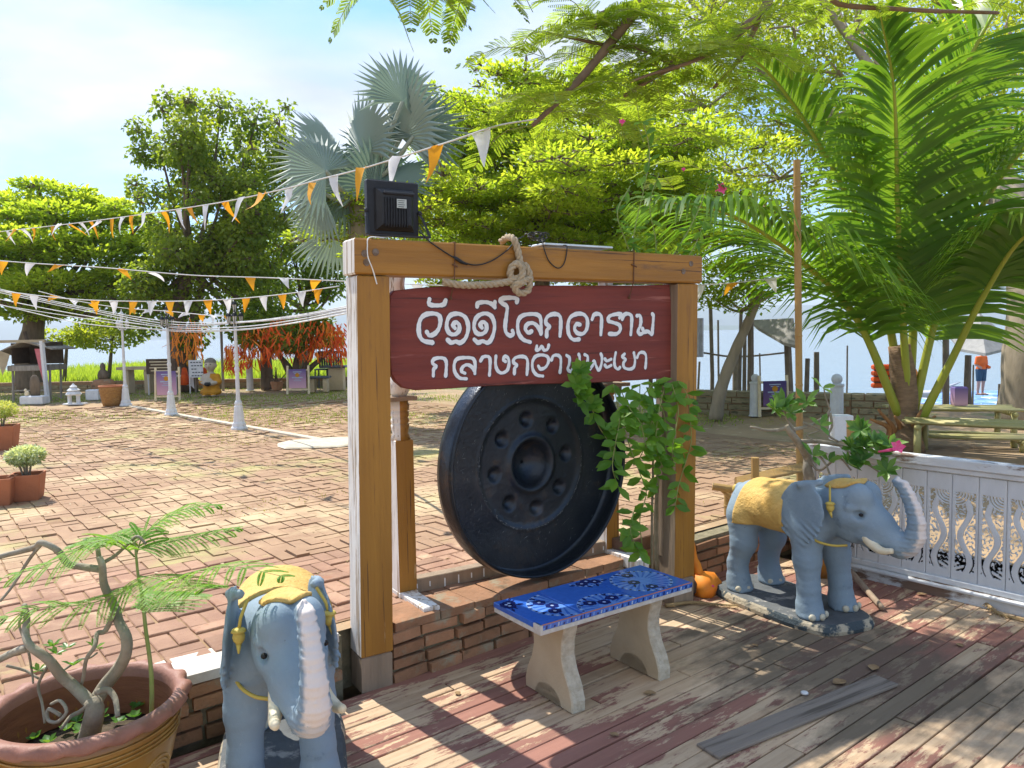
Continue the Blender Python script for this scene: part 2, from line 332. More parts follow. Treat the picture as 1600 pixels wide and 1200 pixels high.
def blades(name,region,n,h,mat_,parent=None,w=.012,lean=.4):
    P=region(n); n=len(P); d=np.stack([rng.normal(size=n)*lean,rng.normal(size=n)*lean,np.ones(n)],1); nv=rvec(n); V,Fq,A=leafquads(P,d,nv,h*rng.uniform(.5,1.2,n),w,att=rng.random(n)); return rawmesh(name,V,Fq,mat_,parent,attr=A)
m_grass=leafmat('grass',(.16,.25,.03),(.28,.36,.06),.35); m_grass2=leafmat('dry_grass',(.34,.30,.10),(.26,.30,.08),.3)
def lawn(n):
    x=rng.uniform(-16,3.4,n); y=rng.uniform(10.4,21,n); d=edge_y(x)-y; k=(d>.3)&(np.abs(x)<.74*y); f=np.sin(x*1.1+1.2*np.sin(y*.9))+np.sin(y*1.7+x*.35)
    k&=(f+rng.normal(size=n)*.5>(.55-np.clip((y-12)*.18,0,1.7))); return np.stack([x,y,np.full(n,CY-.015)],1)[k]
kind(tag(blades('lawn_grass',lawn,60000,.045,m_grass,w=.014),'short green grass growing over the far end of the courtyard','grass'),'stuff')
def tuft(n):
    x=rng.uniform(-9,4,n); y=rng.uniform(5,13,n); f=np.sin(x*2.3+y)+np.sin(y*2.9-x*1.3)+np.sin(x*5.1)*np.sin(y*4.7); k=(np.abs(x)<.72*y)&(f+rng.normal(size=n)*.25>1.55-np.clip((y-7)*.2,0,1.1))&(y<edge_y(x)-.5)&(((np.stack([x,y],1)-WO[:2])@E2[:2])>.5); return np.stack([x,y,np.full(n,CY-.004)],1)[k]
kind(tag(blades('weeds',tuft,42000,.022,m_grass2,w=.008,lean=.8),'thin dry weeds between the courtyard bricks','weeds'),'stuff')
def bank(n):
    x=rng.uniform(-22,-2,n); y=edge_y(x)+.5+rng.uniform(0,1,n)**1.5*24; k=np.abs(x)<.75*y; dd_=y-edge_y(x); z=np.interp(dd_,[0,.4,6,24],[.2,-.02,-.05,-.17]); return np.stack([x,y,z],1)[k]
kind(tag(blades('bank_grass',bank,36000,.6,leafmat('reed_grass',(.25,.36,.04),(.36,.47,.08),.5),w=.05,lean=.35),'tall bright green grass on the lake bank behind the low wall','grass'),'stuff')
# ---------------- back wall of the courtyard
m_stone=mat('old_wall',(.22,.20,.12),(.32,.27,.17),sc=7,rough=.95,bump=.9,bsc=18,stretch=(1,1,2.2),wear=[((.09,.09,.06),.56,9,(.6,.6,3),.06),((.2,.24,.08),.58,3,(1,1,1),.1)],coord='Pos')
m_stone2=mat('old_brick',(.34,.20,.13),(.24,.16,.1),sc=6,rough=.95,bump=.6,bsc=30,coord='Pos',rand=.3,wear=[((.22,.24,.09),.56,4,(1,1,1),.1)])
def wallrun(name,label,pts,h,th,z0,bl=.42,bh=.105):
    L0=np.array([*pts[0],z0]); o=thing(name,label,'wall',tuple(L0)); core=MB(); cnt=0
    for (x0,y0),(x1,y1) in zip(pts[:-1],pts[1:]):
        a=np.array([x0,y0]); b=np.array([x1,y1]); ln=np.linalg.norm(b-a); an=math.atan2(*(b-a)[::-1]); d=(b-a)/ln
        core.box((*((a+b)/2),z0+h/2-.01),(ln,th-.04,h-.02),rotz(an))
        for r in range(int(h/bh)):
            x=-(r%2)*bl*.5
            while x<ln:
                w_=bl*rng.uniform(.8,1.15); l0=max(x,0); l1=min(x+w_-.02,ln)
                if l1-l0>.08 and cnt<300:
                    c=a+d*(l0+l1)/2; ob=link('block',brickmesh(1,1,1,m_stone2 if rng.random()<.0 else m_stone,.03,'block'),o,(c[0]-L0[0],c[1]-L0[1],(r+.5)*bh),(rng.normal()*.01,0,an)); ob.scale=(l1-l0,th*rng.uniform(.95,1.06),bh-.015); cnt+=1
                x+=w_
    core.build('wall_core',m_joint,o,world=True); return o
wallrun('low_wall','low weathered stone wall along the far left side of the courtyard',[(-17,20.4),(-9,20.3),(-3.3,20.3)],.31,.3,CY-.05)
wallrun('low_wall','low mossy brick wall in front of the lake on the right',[(2.7,12.6),(5.0,11.25),(5.75,10.86)],.40,.3,CY-.04,.34,.1)
# ---------------- brick retaining wall between deck and courtyard
m_rb=mat('retaining_brick',(.42,.22,.12),(.30,.165,.09),sc=7,rough=.95,bump=.8,bsc=40,coord='Pos',rand=.28,wear=[((.33,.28,.19),.55,6,(1,1,1),.1),((.10,.085,.05),.60,5,(1,1,1),.12)])
m_mort=mat('wall_mortar',(.29,.25,.16),(.17,.15,.09),sc=14,rough=1,bump=1,bsc=50,coord='Pos')
m_cem=mat('cement_cap',(.72,.68,.62),(.58,.52,.44),sc=9,rough=.9,bump=.5,bsc=40,coord='Pos',wear=[((.42,.27,.18),.6,4,(1,1,1),.1)])
rw=thing('brick_wall','low rough brick retaining wall between wooden deck and brick courtyard','wall',tuple(W(0,0,0)),WANG)
MB().box((-1.72,.17,.10),(3.0,.16,.30)).build('wall_core',m_mort,rw); MB().box((2.18,.1,.10),(4.4,.17,.30)).build('wall_core',m_mort,rw); MB().box((-.12,.21,.10),(.22,.08,.28)).build('wall_core',m_mort,rw)
bh=.062
for r in range(4):
    x=-3.1-(r%2)*.11
    while x<3.6:
        w_=rng.uniform(.15,.24); tof=.075 if x+w_/2<-.1 else 0.
        if -.22<x+w_ and x<-.02: x=-.02 if x+w_>-.02 else x+w_; x=max(x,-.02); continue
        ob=link('brick',brickmesh(1,1,1,m_rb,.04),rw,(x+w_/2,.09+tof+rng.normal()*.006,-.012+(r+.5)*bh+rng.normal()*.002),(rng.normal()*.012,rng.normal()*.025,rng.normal()*.012)); ob.scale=(w_-rng.uniform(.012,.026),.205,bh-rng.uniform(.010,.018)); x+=w_
for x0,x1,m_ in ((-3.2,-.24,m_cem),(.0,.62,m_rb),(.62,1.36,m_rb),(1.36,1.9,m_rb)):
    x=x0
    while x<x1-.02:
        w_=min(rng.uniform(.2,.34),x1-x); ob=link('cap_slab' if m_ is m_cem else 'cap_brick',brickmesh(1,1,1,m_,.05),rw,(x+w_/2,.105+(.07 if m_ is m_cem else 0),.252+rng.normal()*.002),(0,rng.normal()*.01,0)); ob.scale=(w_-.008,.225,.044); x+=w_
# ---------------- deck
DPOS=mat  # planks: weathered timber with worn oxide-red paint and dark damp stains
m_pl,t,b=newmat('deck_plank'); l=t.links.new
geo=nd(t,'ShaderNodeNewGeometry'); oi=nd(t,'ShaderNodeObjectInfo'); mpp=nd(t,'ShaderNodeMapping'); mpp.inputs['Rotation'].default_value=(0,0,-WANG); l(geo.outputs['Position'],mpp.inputs[0])
cbx=nd(t,'ShaderNodeCombineXYZ'); ml=nd(t,'ShaderNodeMath',operation='MULTIPLY'); l(oi.outputs['Random'],ml.inputs[0]); ml.inputs[1].default_value=50; l(ml.outputs[0],cbx.inputs[0]); l(ml.outputs[0],cbx.inputs[2]); va=nd(t,'ShaderNodeVectorMath',operation='ADD'); l(mpp.outputs[0],va.inputs[0]); l(cbx.outputs[0],va.inputs[1])
def pn(src,scale,st,detail=6,rg=.6):
    m_=nd(t,'ShaderNodeMapping'); m_.inputs['Scale'].default_value=st; l(src,m_.inputs[0]); n=nd(t,'ShaderNodeTexNoise'); n.inputs['Scale'].default_value=scale; n.inputs['Detail'].default_value=detail; n.inputs['Roughness'].default_value=rg; l(m_.outputs[0],n.inputs['Vector']); return n.outputs['Fac']
def pr(f,a,b_,c0=0,c1=1):
    r=nd(t,'ShaderNodeMapRange'); r.inputs['From Min'].default_value=a; r.inputs['From Max'].default_value=b_; r.inputs['To Min'].default_value=c0; r.inputs['To Max'].default_value=c1; l(f,r.inputs['Value']); return r.outputs[0]
def px(f,a,b_,bt='MIX'):
    x=nd(t,'ShaderNodeMixRGB',blend_type=bt)
    if isinstance(f,float): x.inputs[0].default_value=f
    else: l(f,x.inputs[0])
    for i,v in ((1,a),(2,b_)):
        if isinstance(v,tuple): x.inputs[i].default_value=rgb(v)
        else: l(v,x.inputs[i])
    return x.outputs[0]
def pm(op,a,b_):
    x=nd(t,'ShaderNodeMath',operation=op)
    for i,v in enumerate((a,b_)):
        if isinstance(v,(int,float)): x.inputs[i].default_value=v
        else: l(v,x.inputs[i])
    return x.outputs[0]
grain=pn(va.outputs[0],14,(.12,2.2,1),8,.65); wood=px(pr(grain,.3,.7),(.62,.47,.31),(.45,.31,.19))
big=pn(mpp.outputs[0],1.5,(.55,1,1),4); fine=pn(va.outputs[0],16,(.35,1.6,1),8,.75); pm_=pm('ADD',pm('MULTIPLY',big,.62),pm('MULTIPLY',fine,.5)); pl_r=pm('MULTIPLY_ADD',oi.outputs['Random'],.09); 
pa=nd(t,'ShaderNodeMath',operation='MULTIPLY_ADD'); l(oi.outputs['Random'],pa.inputs[0]); pa.inputs[1].default_value=.12; l(pm_,pa.inputs[2])
sx=nd(t,'ShaderNodeSeparateXYZ'); l(mpp.outputs[0],sx.inputs[0])
paintm=pr(pa.outputs[0],.622,.654); red=px(pr(grain,.3,.7),(.31,.15,.11),(.24,.115,.085)); c=px(paintm,wood,red)
st_c=W(1.75,-1.25); 
dist=nd(t,'ShaderNodeVectorMath',operation='DISTANCE'); l(geo.outputs['Position'],dist.inputs[0]); dist.inputs[1].default_value=tuple(st_c)
near=pr(dist.outputs['Value'],.25,1.5,.32,-.12); stn=pm('ADD',pn(mpp.outputs[0],3.2,(.5,1.2,1),7,.65),near); c=px(pr(stn,.60,.76,0,.75),c,(.10,.085,.06))
c=px(pr(pn(va.outputs[0],5,(1,1,1),6),.58,.75,0,.35),c,(.2,.15,.1))
hsv=nd(t,'ShaderNodeHueSaturation'); l(pr(oi.outputs['Random'],0,1,.86,1.12),hsv.inputs['Value']); l(c,hsv.inputs['Color']); l(hsv.outputs[0],b.inputs['Base Color']); b.inputs['Roughness'].default_value=.8; b.inputs['Specular IOR Level'].default_value=.25
bp=nd(t,'ShaderNodeBump'); bp.inputs['Strength'].default_value=.55; bp.inputs['Distance'].default_value=.006; l(pm('ADD',grain,pm('MULTIPLY',paintm,.25)),bp.inputs['Height']); l(bp.outputs[0],b.inputs['Normal'])
m_gplank=mat('grey_plank',(.27,.225,.18),(.19,.16,.13),sc=10,stretch=(.1,2,1),rough=.85,bump=.6,bsc=30,coord='Object',wear=[((.11,.09,.07),.52,9,(.12,3,1),.08)])
m_dark=mat('dark_under',(.05,.04,.03),rough=1)
deck=kind(rawmesh('deck',[tuple(W(s,t,-.09)) for s,t in ((-5,-4.6),(5.5,-4.6),(5.5,-.01),(-5,-.01))],[(0,1,2,3)],m_dark),'structure')
m_joist=mat('joist',(.2,.15,.1),rough=.9)
pw=.084; gap=.006; row=0; tt=-.004; plk={}
def plankmesh(ln,wd):
    ln=round(ln*2)/2; k=(ln,wd)
    if k not in plk:
        o=MB().box((0,0,0),(1,wd,.03),bev=.0025).build('plank',m_pl); plk[k]=o.data; bpy.data.objects.remove(o)
    return plk[k]
while tt>-4.4:
    wd=pw if rng.random()<.75 else rng.choice([.074,.096]); x=-3.6+rng.uniform(-1.6,0); smax=3.03
    while x<smax-.05:
        ln=rng.uniform(1.1,2.9); ln=smax-x if smax-x-ln<.5 else ln; c=W(x+ln/2,tt-wd/2,-.016+rng.normal()*.0014)
        if -4.5<c[0]<5 and c[1]>-1.2:
            o=link('plank',plankmesh(1,wd-gap*rng.uniform(.6,1.6)),deck,c,(rng.normal()*.006,rng.normal()*.0008,WANG+rng.normal()*.0012)); o.scale=(ln-.006,1,1)
        x+=ln
    tt-=wd; row+=1
gp0,gp1=G(1105,1178),G(1385,1066); gl=np.linalg.norm(gp1-gp0); o=MB().box((0,0,0),(gl,.112,.014),bev=.003).build('plank',m_gplank,deck); o.location=tuple((gp0+gp1)/2+np.array([0,0,.009])); o.rotation_euler=(0,0,math.atan2(gp1[1]-gp0[1],gp1[0]-gp0[0]))
# ================================================================ GONG FRAME
WS=(.12,1.,1.)
m_ochre=mat('ochre_timber',(.40,.19,.026),(.31,.14,.02),sc=5,stretch=(3,3,.25),rough=.5,bump=.35,bsc=22,wear=[((.22,.10,.03),.60,3.5,(2,2,.4),.1),((.13,.06,.02),.61,12,(6,6,.10),.03),((.50,.33,.16),.66,9,(3,3,.25),.05)],spec=.4)
m_ochreH=mat('ochre_beam',(.40,.185,.026),(.29,.13,.02),sc=5,stretch=(.25,3,3),rough=.5,bump=.4,bsc=22,wear=[((.2,.1,.035),.57,4,(.4,2,2.),.1),((.12,.055,.02),.60,11,(.10,6,6),.03),((.33,.22,.14),.70,3,(1,1,1),.03)],spec=.4)
m_white=mat('peeling_white',(.80,.78,.73),(.70,.66,.6),sc=6,stretch=(2,2,.3),rough=.8,bump=.6,bsc=20,wear=[((.42,.33,.24),.54,7,(4,4,.22),.05),((.26,.19,.13),.60,13,(5,5,.2),.04)])
m_raw=mat('raw_wood',(.36,.27,.19),(.26,.2,.14),sc=6,stretch=(3,3,.3),rough=.9,bump=.6,bsc=22)
m_bolt=mat('rusty_bolt',(.16,.10,.06),(.25,.2,.16),sc=60,rough=.6,metal=.5)
SH=.02
def shear(o):
    V=np.empty(len(o.data.vertices)*3,np.float32); o.data.vertices.foreach_get('co',V); V=V.reshape(-1,3); V[:,0]+=SH*V[:,2]; o.data.vertices.foreach_set('co',V.ravel()); o.data.update(); return o
gf=thing('timber_gateway','tall ochre timber frame of two posts and a crossbeam around the gong','timber frame',tuple(FA),FANG)
def facebox(x0,x1,y0,y1,z0,z1,bev=.006):
    mb=MB(); mb.box(((x0+x1)/2,(y0+y1)/2,(z0+z1)/2),(x1-x0,y1-y0,z1-z0),bev=bev); return mb
def side_mat(o,mats,ax=-.7):      # faces looking to -x take slot 1
    o.data.materials.append(mats)
    for p in o.data.polygons:
        if p.normal.x<ax: p.material_index=1
    return o
PW=.152; PD=.135; FWID=2.058
for x0,x1 in ((0,PW),(FWID-PW-.005,FWID)):
    o=facebox(x0,x1,0,PD,.155,1.862).build('post',m_ochre,gf); side_mat(o,m_white if x0==0 else m_raw); shear(o)
    o=facebox(x0+.002,x1-.002,.002,PD-.002,-.01,.154).build('post_foot',m_raw,gf); shear(o); o['label']='unpainted grey-brown foot of the post'
o=facebox(-.012,FWID+.028,-.004,PD+.004,1.866,2.024,.008).build('crossbeam',m_ochreH,gf); side_mat(o,m_white); shear(o)
for px_,py_ in ((573,410),(570,396),(587,394),(1080,412),(1068,424)):
    p=FP(px_,py_,.006); s_=(p-FA)@F1; mb=MB(); rr=rotz(0)@np.array([[1,0,0],[0,0,1],[0,-1,0]]); mb.lathe([(.016,-.003),(.016,.0),(.009,.001),(.009,.010),(0,.011)],12,(s_,-.004,p[2]),rot=rr); mb.build('bolt',m_bolt,gf)
# ---------------- sign board
m_sign=mat('oxide_red_board',(.235,.050,.034),(.165,.036,.027),sc=4,stretch=(.35,2,4),rough=.65,bump=.55,bsc=16,wear=[((.36,.13,.10),.60,5,(.35,2,6),.10),((.085,.028,.022),.58,10,(.12,2,7),.08)],spec=.35)
m_letter=mat('white_lettering',(.86,.88,.87),(.78,.8,.8),sc=20,rough=.6); m_edge=mat('lettering_outline',(.10,.06,.08),rough=.7); m_wire=mat('rusty_wire',(.17,.08,.04),rough=.7); m_mossy=mat('mossy_edge',(.2,.13,.08),(.1,.09,.04),sc=30,rough=1)  # the white letters carry a dark painted outline
SB=.05                                                     # the board hangs behind the front face of the posts
def sp(x,y,off=0): return PLN(x,y,FA-(SB-off)*FN,FN)
sg=thing('sign_board','dark red wooden board with white Thai lettering hung under the crossbeam','sign',tuple(FW(1.03,SB,1.36)),FANG)
outl=[(609,462),(616,454),(650,450),(690,447),(850,446),(1000,446),(1047,444),(1049,470),(1051,520),(1055,585),(1056,590),(1000,594),(930,598),(800,601),(690,608),(650,610),(630,606),(618,596),(611,584),(607,520)]
pts=np.array([sp(*q) for q in outl]); c0=pts.mean(0); n=len(pts); ins=c0+(pts-c0)*np.array([.994,.994,.985])
V=np.concatenate([ins,pts-FN*.006,pts-FN*.03,ins-FN*.036]); Fc=[tuple(range(n)),tuple(range(4*n-1,3*n-1,-1))]
for k in range(3): Fc+=[(k*n+j,(k+1)*n+j,(k+1)*n+(j+1)%n,k*n+(j+1)%n) for j in range(n)]
rawmesh('board',V,Fc,m_sign,sg,world=True)
LINE1=[[(222,262),(236,280),(262,272),(284,245),(293,205),(285,176),(255,166),(215,172),(190,195),(180,235),(184,280),(205,308),(252,318)],
[(236,92),(233,110),(245,122),(285,124),(310,118),(320,98)],
[(330,303),(350,318),(372,312),(398,318),(425,292),(438,240),(425,190),(390,168),(350,173),(330,200),(326,240),(342,270),(370,274),(390,254),(390,225),(372,212),(358,228),(368,242)],
[(470,302),(490,318),(512,310),(540,318),(562,292),(575,235),(562,185),(530,166),(495,175),(474,200),(468,240),(482,268),(508,273),(530,256),(532,225),(515,210),(500,224),(509,240)],
[(484,130),(490,112),(530,107),(562,118),(576,134)],[(577,106),(575,130)],
[(690,108),(693,90),(660,84),(615,88),(602,101),(620,116),(640,132),(636,180),(630,230),(635,265),(655,281),(672,272),(668,256)],
[(760,315),(725,302),(701,270),(695,225),(705,190),(735,172),(788,170),(812,186),(817,230),(816,272)],[(814,262),(800,235),(775,216),(746,222),(735,246),(750,266),(768,258)],
[(846,286),(848,252),(862,236),(842,215),(848,186),(875,170),(905,172),(918,190),(919,235),(915,282)],
[(1016,300),(985,302),(962,275),(957,225),(970,186),(1005,168),(1040,172),(1058,200),(1055,245),(1035,271),(1006,268),(991,245),(1001,222),(1020,224)],
[(1083,196),(1094,172),(1118,169),(1131,185),(1131,230),(1128,275)],
[(1226,188),(1234,170),(1200,171),(1172,182),(1168,204),(1195,214),(1224,226),(1229,252),(1210,272),(1172,272)],
[(1240,196),(1251,172),(1272,168),(1288,182),(1288,225),(1284,275)],
[(1316,178),(1332,178),(1337,205),(1332,235),(1322,258),(1334,274),(1350,262),(1345,244)],[(1396,168),(1402,180),(1400,220),(1397,250),(1394,276),(1374,260),(1350,264)]]
LINE2=[[(256,490),(258,456),(270,441),(252,425),(258,405),(285,397),(312,401),(323,420),(323,455),(320,492)],
[(428,506),(392,501),(368,470),(365,430),(380,403),(420,396),(460,400),(473,425),(472,478)],[(471,468),(455,443),(430,433),(408,446),(403,467),(420,477)],
[(502,413),(515,393),(540,390),(551,405),(551,445),(548,487)],
[(582,388),(580,430),(590,462),(612,476),(640,462),(650,428),(645,398),(628,390),(620,408),(632,416)],
[(678,480),(680,450),(692,436),(673,420),(680,399),(708,390),(735,394),(746,412),(746,450),(743,483)],
[(803,440),(815,455),(840,446),(856,416),(850,391),(820,382),(788,390),(772,420),(775,460),(795,486),(826,492)],
[(795,336),(793,356),(808,352),(820,337),(832,356),(850,352),(857,330)],
[(871,409),(882,386),(905,384),(919,400),(919,440),(915,474)],
[(950,384),(965,398),(963,430),(956,456),(972,468),(985,455)],[(1013,378),(1018,395),(1016,432),(1012,464),(994,452),(980,456)],
[(1044,380),(1060,392),(1058,432),(1066,460),(1083,440),(1093,412),(1104,440),(1118,461),(1131,430),(1134,395),(1128,376)],
[(1149,402),(1160,413),(1182,404)],[(1149,434),(1160,446),(1182,436)],
[(1206,370),(1199,410),(1202,442),(1218,456),(1228,446)],
[(1252,377),(1240,392),(1258,405),(1246,424),(1250,447),(1275,456),(1299,446),(1306,410),(1300,370)],
[(1317,396),(1329,372),(1350,369),(1363,385),(1363,420),(1360,450)]]
U_=F1; Vv=np.array([0,0,1.])
def ribbon(mb,pp,wd,h0):
    P=smooth_path(pp,5); T=np.gradient(P,axis=0); k=len(P); Lr=[];Rr=[]
    for i in range(k):
        tv=nrm([T[i]@U_,T[i]@Vv]); nn=-tv[1]*U_+tv[0]*Vv; wv=wd*(1+.13*math.sin(i*.5+P[0][0]*40)+.06*math.sin(i*1.9)); hh=FN*(h0+.0005*i/k); Lr.append(P[i]+nn*wv/2+hh); Rr.append(P[i]-nn*wv/2+hh)
    cap0=[];cap1=[]
    for sgn,i,dst in ((-1,0,cap0),(1,k-1,cap1)):
        tv=nrm([T[i]@U_,T[i]@Vv]); t3=tv[0]*U_+tv[1]*Vv; n3=-tv[1]*U_+tv[0]*Vv
        for a in np.linspace(0,math.pi,6)[1:-1]: dst.append(P[i]+FN*(h0+.0005*i/k)+wd/2*(math.cos(a)*n3+sgn*math.sin(a)*t3))
    V=Lr+Rr+cap0+cap1; Fc=[(j,k+j,k+j+1,j+1) for j in range(k-1)]+[tuple([k]+[2*k+3,2*k+2,2*k+1,2*k]+[0]) ,tuple([k-1]+[2*k+4,2*k+5,2*k+6,2*k+7]+[2*k-1])]
    mb.add(V,Fc)
for line,wd in ((LINE1,.0215),(LINE2,.0175)):
    for si,st in enumerate(line):
        pp=np.array([sp(600+x/3.3333,440+y/3.3333) for x,y in st]); mb=MB(); ribbon(mb,pp,wd,.0016); o=mb.build('letter_stroke',m_letter,sg,world=True)
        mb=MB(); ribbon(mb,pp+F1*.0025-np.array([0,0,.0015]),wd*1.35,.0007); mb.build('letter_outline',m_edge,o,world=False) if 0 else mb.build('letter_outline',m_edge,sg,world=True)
for (x0,y0),(x1,y1) in (((711,378),(704,466)),((991,392),(983,465))):
    a=FP(x0,y0,.008); b_=FP(x0-1,440,.008); c_=sp(x1,y1,.004); mb=MB(); mb.tube([a-FN*.1,a,b_,c_],.0032,6); mb.tube([FP(x0-4,413,.009),FP(x0+4,417,.012)],.004,6); mb.ball(c_,.009,8); mb.build('hanging_wire',m_wire,sg,world=True)
# ---------------- rope
m_rope=mat('hemp_rope',(.55,.45,.31),(.42,.33,.21),sc=60,rough=.95,bump=.8,bsc=150)
rp0=FP(690,440,.03); ro=thing('rope','thick twisted natural fibre rope knotted around the crossbeam','rope',tuple(rp0))
def twist(mb,path,r,turn=70,k=3):
    P=smooth_path(path,10); seg=np.linalg.norm(np.diff(P,axis=0),axis=1); s_=np.concatenate([[0],np.cumsum(seg)]); m_=max(int(s_[-1]/.006),8); si=np.linspace(0,s_[-1],m_); P=np.stack([np.interp(si,s_,P[:,i]) for i in range(3)],1); T=np.gradient(P,axis=0); x0,_,_=frame_of(T[0]); A=[[] for _ in range(k)]
    for i in range(m_):
        tv=nrm(T[i]); x0=nrm(x0-(x0@tv)*tv); y0=np.cross(tv,x0)
        for j in range(k): a=si[i]*turn+2*math.pi*j/k; A[j].append(P[i]+r*.52*(math.cos(a)*x0+math.sin(a)*y0))
    for j in range(k): mb.tube(A[j],r*.60,7)
mb=MB(); twist(mb,[FP(692,440,-.01),FP(720,445,.02),FP(755,445,.025),FP(790,441,.03),FP(815,432,.045)],.0165); mb.build('rope_strand',m_rope,ro,True,True)
mb=MB(); twist(mb,[FP(783,378,-.10),FP(793,371,-.04),FP(803,374,.02),FP(809,392,.022),FP(814,415,.03),FP(822,438,.04)],.0165); mb.build('rope_strand',m_rope,ro,True,True)
mb=MB(); twist(mb,[FP(803,446,.03),FP(797,425,.03),FP(806,412,.04),FP(816,420,.055),FP(814,438,.062),FP(804,448,.05),FP(812,458,.045),FP(826,452,.05),FP(827,428,.05),FP(819,412,.035)],.0165)
twist(mb,[FP(800,450,.03),FP(815,442,.065),FP(829,434,.05)],.016); mb.build('knot',m_rope,ro,True,True)
# ---------------- floodlight, cables, solar panel
m_black=mat('black_plastic',(.018,.019,.022),(.026,.027,.03),sc=30,rough=.45); m_label=mat('rating_label',(.55,.6,.57),rough=.5); m_ink=mat('label_print',(.1,.12,.12),rough=.6); m_alu=mat('aluminium_edge',(.75,.77,.78),rough=.35,metal=.6)
fl0=FP(620,372,-.06); FLR=FANG-.02; fl=thing('floodlight','black floodlight standing on the left end of the crossbeam','floodlight',tuple(fl0),FLR)
tilt=Matrix.Rotation(R(2),3,'X'); tl=np.array(tilt)
mb=MB(); mb.box((0,.05,.14),(.25,.03,.245),tl,bev=.006); mb.build('housing',m_black,fl)
mb=MB(); mb.lathe([(.135,0),(.128,.012),(.10,.032),(.092,.034),(0,.034)],4,rot=np.eye(3)); 
V=np.concatenate(mb.v); a45=rotz(math.pi/4); V=V@a45.T; V=V@np.array([[1,0,0],[0,0,-1],[0,1,0]]).T; V=V@tl.T+np.array([0.005,.034,.13]); rawmesh('heat_sink',V,mb.f,m_black,fl)
for k in range(9): MB().box(np.array([-.052+k*.013,-.004,.115]),(.003,.006,.13),tl).build('fin',m_black,fl)
MB().box((.015,-.003,.20),(.15,.02,.014),tl,bev=.004).build('vent_lip',m_black,fl)
lb=MB().box((.025,-.0085,.155),(.047,.002,.04),tl).build('label_plate',m_label,fl)
for k in range(4): MB().box((.022,-.0100-.0,.168-k*.009),(.034-.006*(k%2),.0006,.003),tl).build('print_line',m_ink,lb)
for sx_ in (-1,1):
    mb=MB(); mb.tube([(sx_*.128,.03,.12),(sx_*.137,.01,.09),(sx_*.15,-.035,.008)],.009,6,flat=.5); mb.ball((sx_*.13,.028,.122),(.012,.012,.012),8); mb.build('bracket',m_black,fl)
MB().box((0,-.03,.005),(.30,.03,.008)).build('bracket',m_black,fl)
cb_=thing('cable','thin black cable drooping across the face of the crossbeam','cable',tuple(FP(660,370,.0)))
mb=MB(); mb.tube(smooth_path([FP(655,362,-.05),FP(664,370,-.01),FP(676,381,.012),FP(712,404,.012),FP(740,414,.012),FP(765,409,.012),FP(790,393,.012),FP(806,376,.012),FP(818,369,-.02)],6),.0032,6); mb.build('wire',m_black,cb_,True,True)
mb=MB(); mb.tube([FP(708,401,.013),FP(713,404,.015),FP(722,410,.015),FP(730,413,.013)],[.004,.009,.008,.004],8); mb.build('connector',m_black,cb_,True,True)
mb=MB(); mb.tube(smooth_path([FP(847,375,-.02),FP(850,388,.01),FP(858,408,.01),FP(872,419,.01),FP(882,410,.01),FP(886,386,.008),FP(880,383,-.01)],6),.0028,6); mb.build('wire',m_black,cb_,True,True)
cbn=thing('cable_coil','tangled bundle of black cable on top of the crossbeam','cable',tuple(FP(830,377,-.06))); mb=MB()
for k in range(9):
    c=FP(826+k*3.2,372-rng.uniform(0,5),-.05-rng.uniform(0,.04)); ax=rvec(1)[0]; x_,y_,_=frame_of(ax); r_=rng.uniform(.018,.036); mb.tube([c+r_*(math.cos(a)*x_+.8*math.sin(a)*y_) for a in np.linspace(0,5.6,14)],.0028,5)
mb.build('wire_loops',m_black,cbn,True,True)
c=(FP(895,383,-.07)); tag(MB().box(np.array([c[0],c[1],2.044]),(.44,.12,.012),rotz(FANG+.0),bev=.003).build('solar_panel',m_alu),'flat pale solar panel lying on the crossbeam','solar panel')
mb=MB(); mb.tube(smooth_path([FP(600,372,-.01),FP(577,371,.008),FP(574,385,.008),FP(575,402,.008),FP(582,420,.009),FP(589,444,.01)],5),.004,5,flat=.6); tag(mb.build('string',m_letter),'frayed white string hanging off the left end of the crossbeam','string')
tag(MB().tube(smooth_path([FP(584,368,-.05),FP(600,371,-.03),FP(616,368,-.05)],4),.006,5,flat=.4).build('plastic_strip',m_letter),'white plastic strip on the beam under the floodlight','strip')
# ---------------- inner gong stand with turned posts
m_ochreT=m_ochre
gs=thing('gong_stand','low turned-post timber stand behind the red sign carrying the gong','stand',tuple(FW(.37,.34,CY)),FANG)
def turned(s0):
    o1=facebox(s0-.048,s0+.048,.0,.096,.02,.80,.004).build('turned_post',m_ochre,gs); side_mat(o1,m_white)
    mb=MB(); pr_=[(.052,.80),(.040,.83),(.045,.86),(.047,.875),(.040,.88),(.046,.89),(.046,.905),(.04,.91),(.046,.92),(.046,.94),(.04,.945),(.048,.955),(.05,.975),(.044,.985),(.044,1.0)]
    mb.lathe(pr_,16,(s0,.048,0)); o=mb.build('turned_neck',m_ochre,gs,True); side_mat(o,m_white,-.25)
    mb=MB(); mb.lathe([(.035,1.02),(.05,1.045),(.055,1.075),(.045,1.1),(.038,1.16),(.046,1.2),(.04,1.3),(.05,1.5),(.04,1.58),(.045,1.62)],16,(s0,.048,0)); mb.build('turned_neck',m_raw if 0 else m_white,gs,True)
    MB().box((s0,.048,.01),(.10,.11,.03),bev=.004).build('post_foot',m_white,gs)
    o=MB().box((s0,-.09,-.01),(.085,.36,.07),bev=.006).build('foot_bar',m_white,gs)
turned(0.02); turned(1.36)
MB().box((-.02,.048,1.01),(.22,.13,.022),bev=.003).build('collar_board',m_raw,gs); MB().box((1.38,.048,1.01),(.22,.13,.022),bev=.003).build('collar_board',m_raw,gs)
o=MB().box((.69,.05,.035),(1.26,.07,.075),bev=.004).build('bottom_rail',m_raw,gs)
